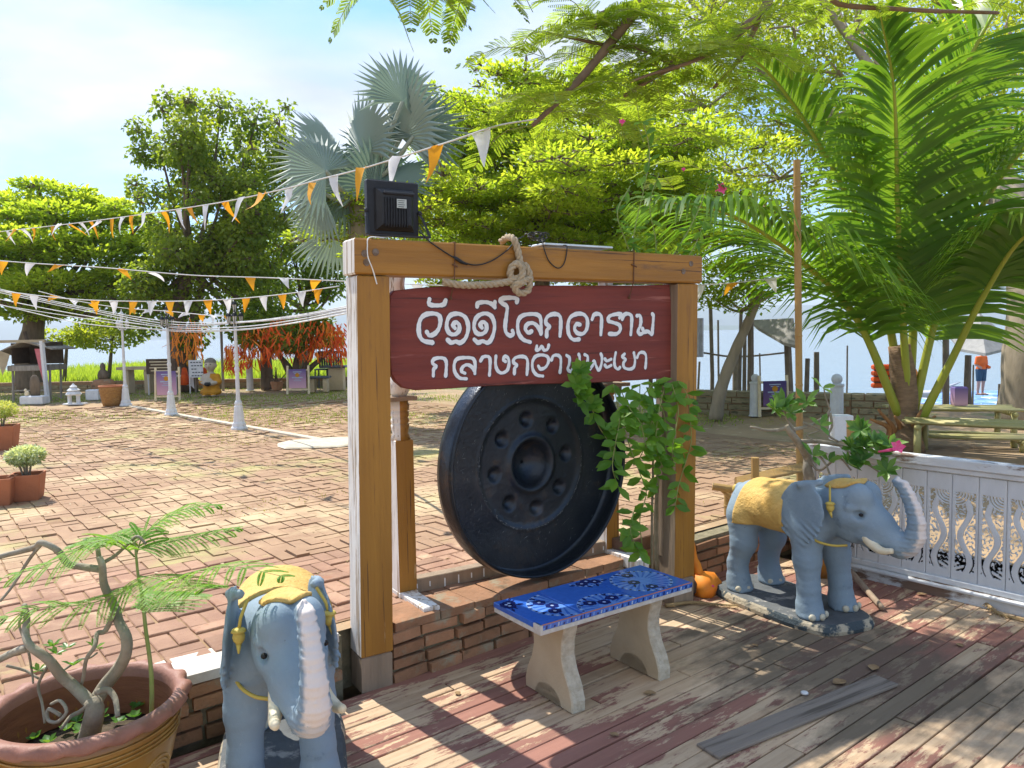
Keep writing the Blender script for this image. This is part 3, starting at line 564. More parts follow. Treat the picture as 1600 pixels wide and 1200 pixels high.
for k in range(16): MB().box((.07+k*.082+rng.normal()*.012,.0135,.04-rng.uniform(0,.015)),(.006,.003,rng.uniform(.02,.05))).build('paint_drip',m_letter,gs)
MB().box((.69,.048,1.66),(1.5,.06,.07),bev=.005).build('top_rail',m_ochreH,gs)
# ---------------- gong
m_gong=mat('blackened_bronze',(.016,.023,.033),(.030,.036,.046),sc=4,rough=.30,metal=.55,bump=.35,bsc=35,spec=.5,wear=[((.11,.12,.13),.70,26,(1,1,1),.05),((.16,.17,.17),.735,60,(1,1,.5),.03),((.095,.062,.042),.60,4,(1,1,1),.12),((.055,.065,.078),.56,2.2,(1,1,1),.2)])
m_scuff=mat('scuffed_metal',(.20,.215,.22),(.06,.065,.07),sc=70,rough=.6,metal=.3,lo=.45,hi=.55)
GR=.585; gc=FW(1.085,.10,.895); ga=FANG+R(5)
go=thing('gong','big black bronze gong with central boss and ring of eight dimples, hollow side forward','gong',tuple(gc),ga)
# local: -y toward the viewer. profile as radial field on a polar grid
nr,na=72,160; rr_=np.concatenate([np.linspace(0,.50,52),np.linspace(.505,GR-.012,8)]); V=[];Fc=[]
aa=np.arange(na)*2*math.pi/na
def face_y(r,a):
    y=.115+0*r*a
    y=y+.02*np.clip((r-.30)/.2,0,1)**2*0
    boss=np.clip(1-(r/.125)**2,0,1)**.7*.085; lip=-.014*np.exp(-((r-.145)/.016)**2)
    y=y+boss+lip-.02*np.exp(-((r-.345)/.012)**2)*.35+np.where(r<.345,.008,0)
    x=r*np.cos(a); z=r*np.sin(a)
    for k in range(8):
        an=math.pi/2+.12+k*math.pi/4; d2=(x-.245*math.cos(an))**2+(z-.245*math.sin(an))**2; y=y+.03*np.clip(1-d2/.041**2,0,1)**.8
    d2=(x+.035)**2+(z-.02)**2; y=y-.0*d2
    return y
RR,AA=np.meshgrid(rr_,aa,indexing='ij'); YY=face_y(RR,AA); Vg=np.stack([RR*np.cos(AA),YY,RR*np.sin(AA)],-1)
rim=[(GR-.006,.10),(GR,.085),(GR-.004,.05),(GR-.012,.004),(GR-.004,-.004),(GR+.004,.0),(GR+.008,.03),(GR+.012,.09),(GR+.006,.125),(GR-.03,.15),(.3,.16),(.14,.165),(.12,.24),(.06,.262),(.0,.265)]
for r_,y_ in rim: Vg=np.concatenate([Vg,np.stack([r_*np.cos(aa),np.full(na,y_),r_*np.sin(aa)],-1)[None]],0)
K=Vg.shape[0]; q=np.arange(K*na).reshape(K,na); FQ=np.stack([q[:-1],np.roll(q,-1,1)[:-1],np.roll(q,-1,1)[1:],q[1:]],-1).reshape(-1,4); 
gb=rawmesh('gong_body',Vg.reshape(-1,3),FQ[na:],m_gong,go,True)
mb=MB()
for k in range(210):
    a=rng.uniform(0,2*math.pi); 
    if math.sin(a)>.3 and rng.random()<.6: continue
    r=.352+rng.normal()*.0035; s_=rng.uniform(.003,.011); c=np.array([r*math.cos(a),face_y(np.array(r),np.array(a))-.0012,r*math.sin(a)]); tv=np.array([-math.sin(a),0,math.cos(a)]); rv=np.array([math.cos(a),0,math.sin(a)]); w_=rng.uniform(.001,.003)
    mb.add([c-tv*s_,c+rv*w_,c+tv*s_,c-rv*w_],[(0,1,2,3)])
for k in range(170):
    a=rng.uniform(0,2*math.pi); r=math.sqrt(rng.uniform(.13,.32)); an=rng.normal()*.5+1.0; s_=abs(rng.normal())*.010+.002; c=np.array([r*math.cos(a),face_y(np.array(r),np.array(a))-.0012,r*math.sin(a)]); 
    if r>.56: continue
    tv=np.array([math.cos(an),0,math.sin(an)]); rv=np.array([-tv[2],0,tv[0]]); w_=rng.uniform(.0006,.0018); mb.add([c-tv*s_,c+rv*w_,c+tv*s_,c-rv*w_],[(0,1,2,3)])
kind(mb.build('scuff_marks',m_scuff,go),'stuff')
for sx_ in (-.25,.25): mb=MB(); mb.tube([(sx_,.08,.50),(sx_*.98,.09,.66),(sx_*.96,.12,.74)],.012,7); mb.build('hanging_cord',m_rope,go,True)
# ---------------- bench
m_tile=mat('blue_tile',(.04,.15,.56),(.032,.12,.48),sc=40,rough=.12,spec=.6,coat=.4); m_t2=mat('tile_pale_blue',(.14,.29,.66),(.11,.24,.58),sc=40,rough=.12,spec=.6); m_t3=mat('tile_navy',(.012,.022,.14),rough=.12,spec=.6); m_t4=mat('tile_white',(.42,.53,.72),rough=.15,spec=.6)
m_leg=mat('cream_concrete',(.56,.46,.31),(.48,.38,.25),sc=5,rough=.85,bump=.35,bsc=50); m_legE=mat('chipped_edge',(.62,.55,.42),(.46,.39,.28),sc=28,rough=.95,bump=1,bsc=60); m_grout=mat('grout',(.62,.60,.54),(.5,.46,.4),sc=30,rough=.9); m_terr=mat('tile_edge_terracotta',(.5,.2,.1),rough=.8)
BZ=.42; bang=math.atan2(.565,.82); be=thing('bench','concrete bench with glossy blue flower-patterned tile top in front of the gong','bench',(.365,3.415,0),bang)
BL,BWd=.89,.345
MB().box((0,0,BZ-.034),(BL-.006,BWd-.006,.022),bev=.003).build('slab',m_grout,be)
ty=[(-BL/2,-.215),(-.213,.092),(.094,BL/2)]
def fan(mb,c,r,a0,a1,z,front=True):
    def arc(rad0,rad1,b0,b1,m,zz,n=8):
        V=[];
        for t_ in np.linspace(b0,b1,n): V+= [(c[0]+rad0*math.cos(t_),c[1]+rad0*math.sin(t_),zz),(c[0]+rad1*math.cos(t_),c[1]+rad1*math.sin(t_),zz)]
        mb.add(V,[(2*i,2*i+1,2*i+3,2*i+2) for i in range(n-1)],m)
    arc(.0,r,a0,a1,0,z,24); k=int((a1-a0)/.14)
    for i in range(k): b0=a0+(a1-a0)*i/k; arc(r*.9,r*.985,b0,b0+(a1-a0)/k*.55,1 if i%2 else 2,z+.0003,3)
    for i in range(k//2): b0=a0+(a1-a0)*(2*i+.5)/k; arc(r*.35,r*.86,b0,b0+(a1-a0)/k*.8,3,z+.0003,3)
    for (fr,fa) in ((.30,.5),(.62,.25),(.62,.72)):
        fc=(c[0]+r*fr*math.cos(a0+(a1-a0)*fa),c[1]+r*fr*math.sin(a0+(a1-a0)*fa))
        for p in range(6): an=p*math.pi/3; mb.lathe([(0,0),(.0155,0.0001)][::-1],8,(fc[0]+.0165*math.cos(an),fc[1]+.0165*math.sin(an),z+.0007+p*.00006),1)
        mb.lathe([(.008,0),(0,.0001)],8,(fc[0],fc[1],z+.0013),2)
        V=[(fc[0]+.02*math.cos(a),fc[1]+.02*math.sin(a)) for a in (0,1)]
        for p in range(2):
            an=a0+(a1-a0)*fa+(.9 if p else -.9); d=np.array([math.cos(an),math.sin(an)]); s_=np.array([-d[1],d[0]]); b0=np.array(fc)+d*.03; P=[b0,b0+d*.018+s_*.008,b0+d*.042,b0+d*.018-s_*.008]; mb.add([(x,y,z+.0008) for x,y in P],[(0,1,2,3)],1)
for i,(x0,x1) in enumerate(ty):
    o=MB().box(((x0+x1)/2,0,BZ-.012),(x1-x0-.004,BWd,.024),bev=.002).build('tile',m_tile,be); mb=MB(); z=BZ+.0005
    if i==0: fan(mb,(-.222,-.02),.15,1.65,4.63,z); fan(mb,(-.435,.115),.055,-1.5,.6,z)
    elif i==1: fan(mb,(-.06,-.168),.15,.02,3.12,z); fan(mb,(.06,.168),.10,3.3,5.9,z)
    else: fan(mb,(.27,-.01),.15,0,6.28,z)
    # fine wave lines
    V=np.concatenate(mb.v); ok=True; mb.build('tile_print',[m_t2,m_t3,m_t4,m_tile],o)
    mb=MB()
    for k in range(int((x1-x0)/.018)):
        xx=x0+.012+k*.018+.004*math.sin(k*5.1); h=.008+.008*abs(math.sin(k*2.1)); mb.add([(xx,-BWd/2-.0006,BZ-.02),(xx+.009,-BWd/2-.0006,BZ-.021),(xx+.012,-BWd/2-.0006,BZ-.021+h),(xx+.004,-BWd/2-.0006,BZ-.02+h)],[(0,1,2,3)],(0,1,0,1,2)[k%5])
    mb.build('tile_print',[m_t2,m_t3,m_t4],o)
MB().box((-BL/2+.004,-BWd/2+.02,BZ-.013),(.012,.05,.026)).build('chipped_corner',m_grout,be)
MB().box((.0,-BWd/2+.002,BZ-.0005),(BL-.02,.004,.003)).build('tile_rim',m_terr,be)
def leg(x):
    prof=[(-.135,0),(-.13,.025),(-.10,.055),(-.05,.06),(0,.075),(.05,.06),(.10,.055),(.13,.025),(.135,0)]
    half=[(.168,.0),(.170,.045),(.152,.10),(.118,.16),(.100,.22),(.102,.28),(.118,.33),(.128,.376)]
    arch=[(.098,.0),(.088,.03),(.06,.058),(.022,.07)]
    pts=[(-a,b) for a,b in half[::-1]]; pts=[(-a,b) for a,b in half][::-1]+[(-a,b) for a,b in arch]+[(a,b) for a,b in arch[::-1]]+half
    n=len(pts); V=[(x-.038,p[0],p[1]) for p in pts]+[(x+.038,p[0],p[1]) for p in pts]+[(x-.034,p[0]*.975,p[1]*.99+.001) for p in pts]
    V=[(x-.032,p[0],p[1]) for p in pts]+[(x+.032,p[0],p[1]) for p in pts]; cx=np.array([(x-.038,p[0]*.96,p[1]+(.004 if p[1]<.02 else 0)) for p in pts]); cx2=cx+np.array([.076,0,0])
    V=np.concatenate([np.array(V),cx,cx2]); Fc=[]; mi=[]
    for j in range(n):
        k=(j+1)%n; Fc.append((j,n+j,n+k,k)); mi.append(1); Fc.append((2*n+j,j,k,2*n+k)); mi.append(1); Fc.append((n+j,3*n+j,3*n+k,n+k)); mi.append(1)
    h=n//2
    for off in (2*n,3*n):
        for j in range(h-1): q=(off+j,off+j+1,off+n-2-j,off+n-1-j); Fc.append(q if off==2*n else q[::-1]); mi.append(0)
    return rawmesh('leg',V,Fc,[m_leg,m_legE],be,mi=mi)
leg(-.245); leg(.265)
# ================================================================ ELEPHANT STATUES
m_eb=mat('elephant_blue',(.205,.28,.345),(.235,.31,.37),sc=7,rough=.7,bump=.25,bsc=60,wear=[((.27,.35,.42),.60,5,(1,1,1),.14),((.10,.15,.21),.62,8,(1,1,1),.12),((.5,.53,.52),.70,34,(1,1,1),.03),((.06,.08,.10),.685,16,(1,1,1.5),.04)])
_t=m_eb.node_tree; _b=_t.nodes['Principled BSDF']; _src=_b.inputs['Base Color'].links[0].from_socket; _a=nd(_t,'ShaderNodeAttribute',attribute_name='v'); _x=nd(_t,'ShaderNodeMixRGB'); _t.links.new(_a.outputs['Fac'],_x.inputs[0]); _t.links.new(_src,_x.inputs[1]); _x.inputs[2].default_value=(.70,.63,.58,1); _t.links.new(_x.outputs[0],_b.inputs['Base Color'])
m_ep=mat('trunk_pink',(.62,.53,.49),(.50,.44,.42),sc=12,rough=.75,bump=.9,bsc=26,bstretch=(1,.3,3))
m_ey=mat('yellow_cloth',(.60,.36,.09),(.68,.46,.15),sc=6,rough=.7,bump=1,bsc=42,wear=[((.40,.20,.05),.62,12,(1,1,1),.08),((.36,.17,.05),.60,3,(1,1,2),.12)])
m_en=mat('toenail_cream',(.62,.58,.45),(.5,.45,.33),sc=20,rough=.7); m_tusk=mat('tusk_cream',(.70,.58,.36),(.76,.68,.5),sc=10,rough=.5); m_eye=mat('black_eye',(.012,.01,.01),rough=.3); m_tas=mat('tassel_yellow',(.58,.45,.10),(.5,.36,.08),sc=15,rough=.6); m_mouth=mat('mouth_pink',(.45,.25,.2),rough=.6)
m_ebase=mat('statue_base',(.085,.095,.10),(.13,.14,.145),sc=8,rough=.75,bump=.4,bsc=50,wear=[((.42,.40,.36),.60,6,(1,1,1),.08)]); m_ebe=mat('statue_base_edge',(.06,.08,.09),(.46,.40,.29),sc=9,rough=.85,bump=.8,bsc=50,lo=.48,hi=.54)
TR=[((.745,0,.60),.105),((.82,0,.535),.094),((.885,0,.485),.076),((.94,0,.458),.066),((.985,0,.470),.055),((1.015,0,.52),.049),((1.02,0,.59),.043),((1.003,0,.665),.037),((.975,0,.73),.033),((.95,0,.775),.030),((.92,0,.795),.026)]
def mirror(P): Q=P.copy(); Q[...,1]=np.abs(Q[...,1]); return Q
HPV=np.array([.50,0,0]); HPH=R(13)
def hrot(p,f=1.):
    p=np.asarray(p,float); return (p-HPV)@rotz(HPH*f).T+HPV
def ele_body(P,ears=True):
    Q=mirror(P); H=(P-HPV)@rotz(HPH)+HPV; HQ=mirror(H)
    d=s_ell(Q,(.25,0,.545),(.36,.185,.145)); d=smin(d,s_ell(Q,(.0,0,.52),(.14,.165,.145)),.06); d=smin(d,s_ell(Q,(.46,0,.53),(.15,.165,.16)),.06)
    hind=s_chain(Q,[((.0,.105,.46),.105),((.025,.125,.30),.078),((-.02,.133,.16),.060),((-.01,.135,.06),.068),((.005,.135,.0),.084)],.03); d=smin(d,hind,.045)
    fore=s_chain(Q,[((.49,.105,.48),.098),((.51,.122,.31),.074),((.53,.13,.15),.060),((.535,.133,.06),.067),((.55,.135,.0),.083)],.03); d=smin(d,fore,.04)
    hd=s_ell(HQ,(.645,0,.615),(.15,.122,.15)); hd=smin(hd,s_ell(HQ,(.735,.05,.69),(.080,.064,.080)),.028); hd=smin(hd,s_ell(HQ,(.715,.075,.575),(.085,.045,.055)),.03); hd=smin(hd,s_ell(HQ,(.70,0,.505),(.11,.085,.08)),.04)
    hd=smin(hd,s_cone(HQ,(.765,.052,.50),(.82,.065,.465),.038,.032),.022); hd=smin(hd,s_chain(H,TR,.015),.03); hd=smin(hd,s_ell(HQ,(.79,0,.435),(.05,.03,.026)),.02)
    hd=smin(hd,s_cone(HQ,(.705,.105,.642),(.785,.088,.632),.020,.015),.016)
    eye=s_ell(HQ,(.772,.112,.612),(.03,.02,.02)); hd=np.maximum(hd,-eye+.006); d=smin(d,hd,.045)
    if ears:
        Ee=(P-HPV)@rotz(HPH*.45)+HPV; EQ=mirror(Ee); er=rotz(.16)@np.array(Matrix.Rotation(.10,3,'X'))
        e=s_ell(EQ,(.485,.165,.59),(.165,.016,.175),er); fold=np.clip((.56-EQ[...,2])/.05,0,1); e=e+.0075*np.sin(EQ[...,2]*165+EQ[...,0]*95)*fold; e=smin(e,s_cone(EQ,(.47,.168,.735),(.58,.13,.762),.012,.018),.025); d=smin(d,e,.012)
    d=smin(d,s_chain(P,[((-.13,0,.60),.035),((-.168,.01,.50),.032),((-.178,.03,.40),.035),((-.155,.045,.30),.03),((-.14,.05,.25),.015)],.02),.02)
    d=np.maximum(d,-(P[...,2]+.0))
    tn=s_chain(H,TR[4:],.015); d=d+np.where(tn<.03,.0034*np.sin(H[...,2]*250),0)
    # shallow creases on legs and flank
    d=d+.0016*np.sin(P[...,2]*140+3*np.sin(P[...,0]*17+P[...,1]*9))*np.clip(.35-np.abs(P[...,2]-.25),0,.2)*3
    return d
def eleparts():
    P=grid((-.26,-.32,-.02),(1.10,.40,.88),.0098); d=ele_body(P); V,Q=nets(P,d)
    fc=V[Q].mean(1); e1=V[Q[:,1]]-V[Q[:,0]]; e2=V[Q[:,3]]-V[Q[:,0]]; n=np.cross(e1,e2); n/=np.maximum(np.linalg.norm(n,axis=1,keepdims=True),1e-9)
    pts=hrot(np.array([p for p,_ in TR])); dd_=np.linalg.norm(fc[:,None]-pts[None],axis=2); k=dd_.argmin(1); near=dd_.min(1)<.1; tang=np.gradient(pts,axis=0); tang/=np.linalg.norm(tang,axis=1,keepdims=True); hx=hrot(np.array([[1.5,0,0]]))[0]-HPV; hx=hx/np.linalg.norm(hx); th=(tang*hx).sum(1); outw=tang[:,2][:,None]*hx[None]-th[:,None]*np.array([[0,0,1.]])
    vn_=np.zeros_like(V); [np.add.at(vn_,Q[:,j],n) for j in range(4)]; vn_/=np.maximum(np.linalg.norm(vn_,axis=1,keepdims=True),1e-9); dv_=np.linalg.norm(V[:,None]-pts[None],axis=2); kv=dv_.argmin(1); pk=np.clip(((vn_*outw[kv]).sum(1)-.42)/.22,0,1)*(dv_.min(1)<.1)*np.clip((kv-3)/1.5,0,1)
    mi=pk
    res={'body':(V,Q,mi)}; dn=ele_body(P,False)
    for nm,fn in (('saddle_cloth',lambda P,d: np.maximum(d-.016,np.maximum(np.abs(P[...,0]-.195)-.175-.03*np.clip(.62-P[...,2],0,1),.43-P[...,2]))),('head_cloth',lambda P,d: np.maximum(d-.014,s_ell((P-HPV)@rotz(HPH)+HPV,(.60,0,.79),(.155,.13,.075))))):
        dc=fn(P,dn); res[nm]=nets(P,dc)
    return res
EP=eleparts()
def elephant(label,loc,ang):
    o=thing('elephant_statue',label,'statue',loc,ang,'blue elephant statues guarding the gong')
    bz=.055; up=np.array([0,0,bz])
    V,Q,mi=EP['body']; rawmesh('body',V+up,Q,m_eb,o,True,attr=mi)
    rawmesh('saddle_cloth',EP['saddle_cloth'][0]+up,EP['saddle_cloth'][1],m_ey,o,True); rawmesh('head_cloth',EP['head_cloth'][0]+up,EP['head_cloth'][1],m_ey,o,True)
    ring=MB().lathe([(.0085,0),(.0085,.003),(.0065,.004),(.0065,0)],12); 
    for sy in (-1,1):
        hp=lambda *l: hrot(np.array(l)*np.array([1,sy,1]))+up
        mb=MB(); mb.tube(smooth_path(hp((.79,.066,.49),(.835,.082,.455),(.89,.10,.44),(.945,.108,.452)),5),np.linspace(.032,.014,16),10); mb.build('tusk',m_tusk,o,True)
        mb=MB(); mb.ball(hp((.776,.103,.612))[0],(.013,.011,.010),10); mb.build('eye',m_eye,o,True)
        q=hp((.61,.12,.755),(.625,.148,.70),(.63,.156,.665),(.632,.158,.64),(.632,.158,.655),(.632,.159,.617),(.645,.163,.585)); mb=MB(); mb.tube(q[:3],.006,6); mb.ball(q[3],(.023,.022,.027),10); mb.lathe([(.027,.012),(.022,.02),(.011,.024)],10,q[4]-np.array([0,0,.01])); mb.tube(q[5:7],[.011,.003],6); mb.build('tassel',m_tas,o,True)
        for fx in (-.01,.55):
            for k,an in enumerate((-.75,0,.75)):
                c=(fx+.082*math.cos(an),sy*.137+.082*math.sin(an),.022+bz); MB().ball(c,(.014,.02,.02),8,rot=rotz(an)).build('toenail',m_en,o,True)
        mb=MB(); P=hrot(np.array([(.50,sy*.165,.47),(.56,sy*.15,.435),(.63,sy*.115,.42),(.69,sy*.075,.425)])); mb.tube(smooth_path(P+up,5),.007,6); mb.build('collar_cord',m_tas,o,True)
        for gx,gz in ((.10,.50),(.17,.54),(.24,.50),(.31,.54),(.17,.46),(.31,.47)):
            pass
    mb=MB(); mb.ball((-.165,.0,.585+bz),(.028,.03,.033),10); mb.build('tail_bobble',m_tas,o,True)
    mb=MB(); mb.ball(tuple(hrot((.79,0,.447))+up),(.05,.03,.018),10); mb.build('mouth',m_mouth,o,True)
    n=40; outl=[]
    for i in range(n):
        a=2*math.pi*i/n; c_,s_=math.cos(a),math.sin(a); rx=.47*(abs(c_)**.5)*np.sign(c_)*(1+.03*math.sin(5*a)); ry=.245*(abs(s_)**.6)*np.sign(s_)*(1+.05*math.sin(3*a+1)); outl.append((.27+rx,ry))
    V=[];Fc=[];mi=[]
    for z,k in ((-.0,1.02),(.02,1.03),(.045,1.0),(.055,.97)): V+=[(.27+(x-.27)*k,y*k,z) for x,y in outl]
    for k in range(3): Fc+=[(k*n+j,k*n+(j+1)%n,(k+1)*n+(j+1)%n,(k+1)*n+j) for j in range(n)]; mi+=[1]*n
    Fc.append(tuple(range(3*n,4*n))); mi.append(0); rawmesh('base',V,Fc,[m_ebase,m_ebe],o,mi=mi)
    return o
er=elephant('blue elephant statue beside the carved white fence, seen from its side',(1.45,4.55,0),math.radians(-62))
el=copy_tree(er,None,(-.94,3.0,0),math.radians(-74),'blue elephant statue beside the glazed pot, facing the camera')
er.scale=(.95,.95,.96); el.scale=(.92,.92,.94)
# ================================================================ BIG GLAZED POT WITH BONSAI
m_gl=mat('amber_glaze',(.34,.165,.022),(.24,.10,.016),sc=5,rough=.28,spec=.6,bump=.15,bsc=30,wear=[((.40,.24,.05),.58,7,(1,1,3),.1),((.10,.045,.02),.62,9,(1,1,1),.1)]); m_rimc=mat('pot_rim_clay',(.34,.17,.125),(.27,.125,.09),sc=8,rough=.55,bump=.3,bsc=50); m_inn=mat('pot_inside',(.27,.115,.06),(.2,.08,.045),sc=4,stretch=(1,1,5),rough=.75,bump=.4,bsc=14); m_soil=mat('potting_soil',(.06,.045,.03),(.1,.075,.05),sc=30,rough=1,bump=1,bsc=40); m_gold=mat('gold_relief',(.42,.24,.05),(.3,.15,.03),sc=20,rough=.35,spec=.6)
PB=np.array([-1.41,2.44,0]); PR=.335; PZ=.44
bp_=thing('glazed_pot','large amber glazed pot with scalloped brown rim in the lower left corner','pot',tuple(PB))
sc_=lambda a,r,z: 1+.022*math.sin(20*a)*np.clip((z-(PZ-.045))/.02,0,1)*(1 if r>PR*.93 else .3)
mb=MB(); mb.lathe([(.0,0),(.19,0),(.20,.02),(.235,.10),(.275,.20),(.302,.30),(.308,.355),(.302,.385),(.296,.392),(.288,.38),(.284,.30),(.274,.24)],64); mb.f=[q for q in mb.f if len(q)==4]+[mb.f[-2]]; mb.m=[0]*len(mb.f); mb.build('pot_body',m_gl,bp_,True)
mb=MB(); 
nn=120; prof=[(.299,PZ-.05),(.312,PZ-.045),(.338,PZ-.032),(.346,PZ-.018),(.340,PZ-.004),(.322,PZ),(.300,PZ-.004),(.290,PZ-.02),(.286,PZ-.05)]
V=[]
for r_,z in prof:
    for j in range(nn): a=2*math.pi*j/nn; wv=math.sin(19*a); k=np.clip((r_-.30)/.04,0,1); V.append(((r_+.010*wv*k)*math.cos(a),(r_+.010*wv*k)*math.sin(a),z-.010*k*(1-wv)*(1 if z<PZ-.012 else .35)))
K=len(prof); mb.add(V,[(i*nn+j,i*nn+(j+1)%nn,(i+1)*nn+(j+1)%nn,(i+1)*nn+j) for i in range(K-1) for j in range(nn)]); mb.build('scalloped_rim',m_rimc,bp_,True)
mb=MB(); mb.lathe([(.286,PZ-.045),(.284,.30),(.272,.235)],48); mb.f=[q for q in mb.f if len(q)==4]; mb.m=mb.m[:len(mb.f)]; mb.build('pot_inside',m_inn,bp_,True)
mb=MB(); mb.lathe([(.275,.262),(.2,.27),(.1,.28),(0,.285)],24); mb.build('soil',m_soil,bp_,True)
for z,r_ in ((.365,.310),(.345,.3105),(.33,.3085),(.315,.306)): mb=MB(); mb.tube([(r_*math.cos(a),r_*math.sin(a),z) for a in np.linspace(0,2*math.pi,73)],.0035,5,cap=False); mb.build('ring_moulding',m_gold,bp_,True)
# coiling scaled dragon relief: rows of small scales
mb=MB()
for a0,h0,sgn in ((-1.25,.17,1),(-.75,.19,-1),(-.25,.17,1),(-1.8,.18,-1)):
    for k in range(46):
        t_=k/46; an=a0+.30*math.cos(t_*5.2)*(1-.2*t_); z=h0+.085*math.sin(t_*5.2)*sgn; rr=np.interp(z,[.02,.10,.2,.3],[.20,.235,.275,.302])+.001
        for j in (-1,0,1):
            z2=z+j*.012; r2=np.interp(z2,[.02,.10,.2,.3],[.20,.235,.275,.302])+.001; mb.ball((r2*math.cos(an+j*.02),r2*math.sin(an+j*.02),z2),(.0075,.0075,.0075),5)
kind(mb.build('dragon_relief',m_gold,bp_),'stuff')
bp_.scale=(.9,.9,.98)
# adenium bonsai
m_bark=mat('grey_bark',(.34,.30,.23),(.22,.19,.14),sc=12,rough=.85,bump=.6,bsc=40,wear=[((.45,.40,.31),.58,9,(1,1,1),.1)])
bz=thing('bonsai_tree','bare grey-branched desert rose bonsai growing in the glazed pot','plant',tuple(PB+np.array([.03,.0,.28])))
def Y(x,y,d): return D(x,y,d)
tr=MB(); tr.tube(smooth_path([PB+np.array([.005,-.03,.27]),D(148,1112,2.36),D(143,1095,2.37)],4),np.linspace(.034,.024,9),10); tr.build('trunk',m_bark,bz,True,True)
BR=[([(143,1100),(118,1075),(95,1055),(75,1030),(48,1010),(40,990),(42,965),(38,945)],.020,.008,2.37),([(45,1012),(25,1018),(0,1030),(-20,1040)],.014,.009,2.36),
([(150,1095),(165,1070),(185,1045),(197,1020),(197,995),(185,970),(180,950),(163,915),(160,885),(155,870)],.023,.010,2.42),([(180,952),(165,985),(152,990),(148,1010),(135,1030),(130,1060),(125,1075)],.009,.005,2.40),
([(160,890),(125,885),(105,880),(90,860),(65,848),(55,855),(30,862),(0,870),(-20,880)],.013,.008,2.5),([(65,850),(45,875),(20,915),(0,940)],.006,.004,2.48),([(160,880),(180,868),(200,850),(215,838),(228,850)],.007,.004,2.5),([(155,872),(150,850),(135,842),(128,855)],.008,.005,2.5),
([(140,1100),(125,1112),(110,1120),(95,1140)],.008,.005,2.34),([(150,1082),(168,1078),(180,1092),(184,1120)],.011,.008,2.35),([(75,1040),(60,1070),(66,1100),(70,1130)],.005,.004,2.38),([(95,1118),(76,1108),(75,1125),(90,1128),(104,1112),(94,1095),(80,1100)],.006,.005,2.33),
([(95,1050),(110,1040),(125,1030),(140,1028),(152,1020)],.004,.003,2.45),([(38,950),(30,975),(38,1000)],.004,.004,2.38),([(10,1040),(40,1048),(60,1060)],.005,.004,2.42),([(45,1020),(50,1050),(52,1068)],.004,.003,2.38)]
for pts,r0,r1,d_ in BR:
    P=smooth_path([D(x,y,d_+.03*math.sin(i*1.3)) for i,(x,y) in enumerate(pts)],4); mb=MB(); mb.tube(P,np.linspace(r0,r1,len(P)),8); mb.build('branch',m_bark,bz,True,True)
m_adl=leafmat('adenium_leaf',(.055,.16,.03),(.16,.30,.06),.35,.35)
def rosette(mb_v,c,n,ln,wd,up=(0,0,1)):
    up=nrm(up); x_,y_,_=frame_of(up); C=np.repeat(c[None],n,0); a=np.arange(n)*2.4; e=rng.uniform(.25,.9,n); d=np.cos(a)[:,None]*x_+np.sin(a)[:,None]*y_; d=d*np.cos(e)[:,None]+up*np.sin(e)[:,None]; nv=np.repeat(up[None],n,0)-d*.3; V,T,A=leafquads(C,d,nv,ln*rng.uniform(.7,1.1,n),wd,hexa=True,att=rng.random(n)); mb_v.append((V,T,A))
def joinL(name,lst,m,parent,world=True,cat=None):
    V=[];T=[];A=[];k=0
    for v,t_,a in lst: V.append(v); T.append(t_+k); A.append(a); k+=len(v)
    return rawmesh(name,np.concatenate(V),np.concatenate(T),m,parent,False,world,attr=np.concatenate(A))
ll=[]
for x,y,d_ in ((82,1010,2.4),(88,1022,2.42),(105,1012,2.4),(150,1013,2.43),(115,1040,2.43),(60,1048,2.4)): rosette(ll,D(x,y,d_),6,.04,.014)
kind(joinL('leaf_tuft',ll,m_adl,bz),'stuff')
ll=[]; 
for k in range(26): a=rng.uniform(0,6.3); r=rng.uniform(.1,.25); rosette(ll,PB+np.array([r*math.cos(a),r*math.sin(a),.285]),5,.035,.022)
kind(tag(joinL('pot_weeds',ll,m_adl,None),'small green weeds on the soil inside the glazed pot','weeds'),'stuff')
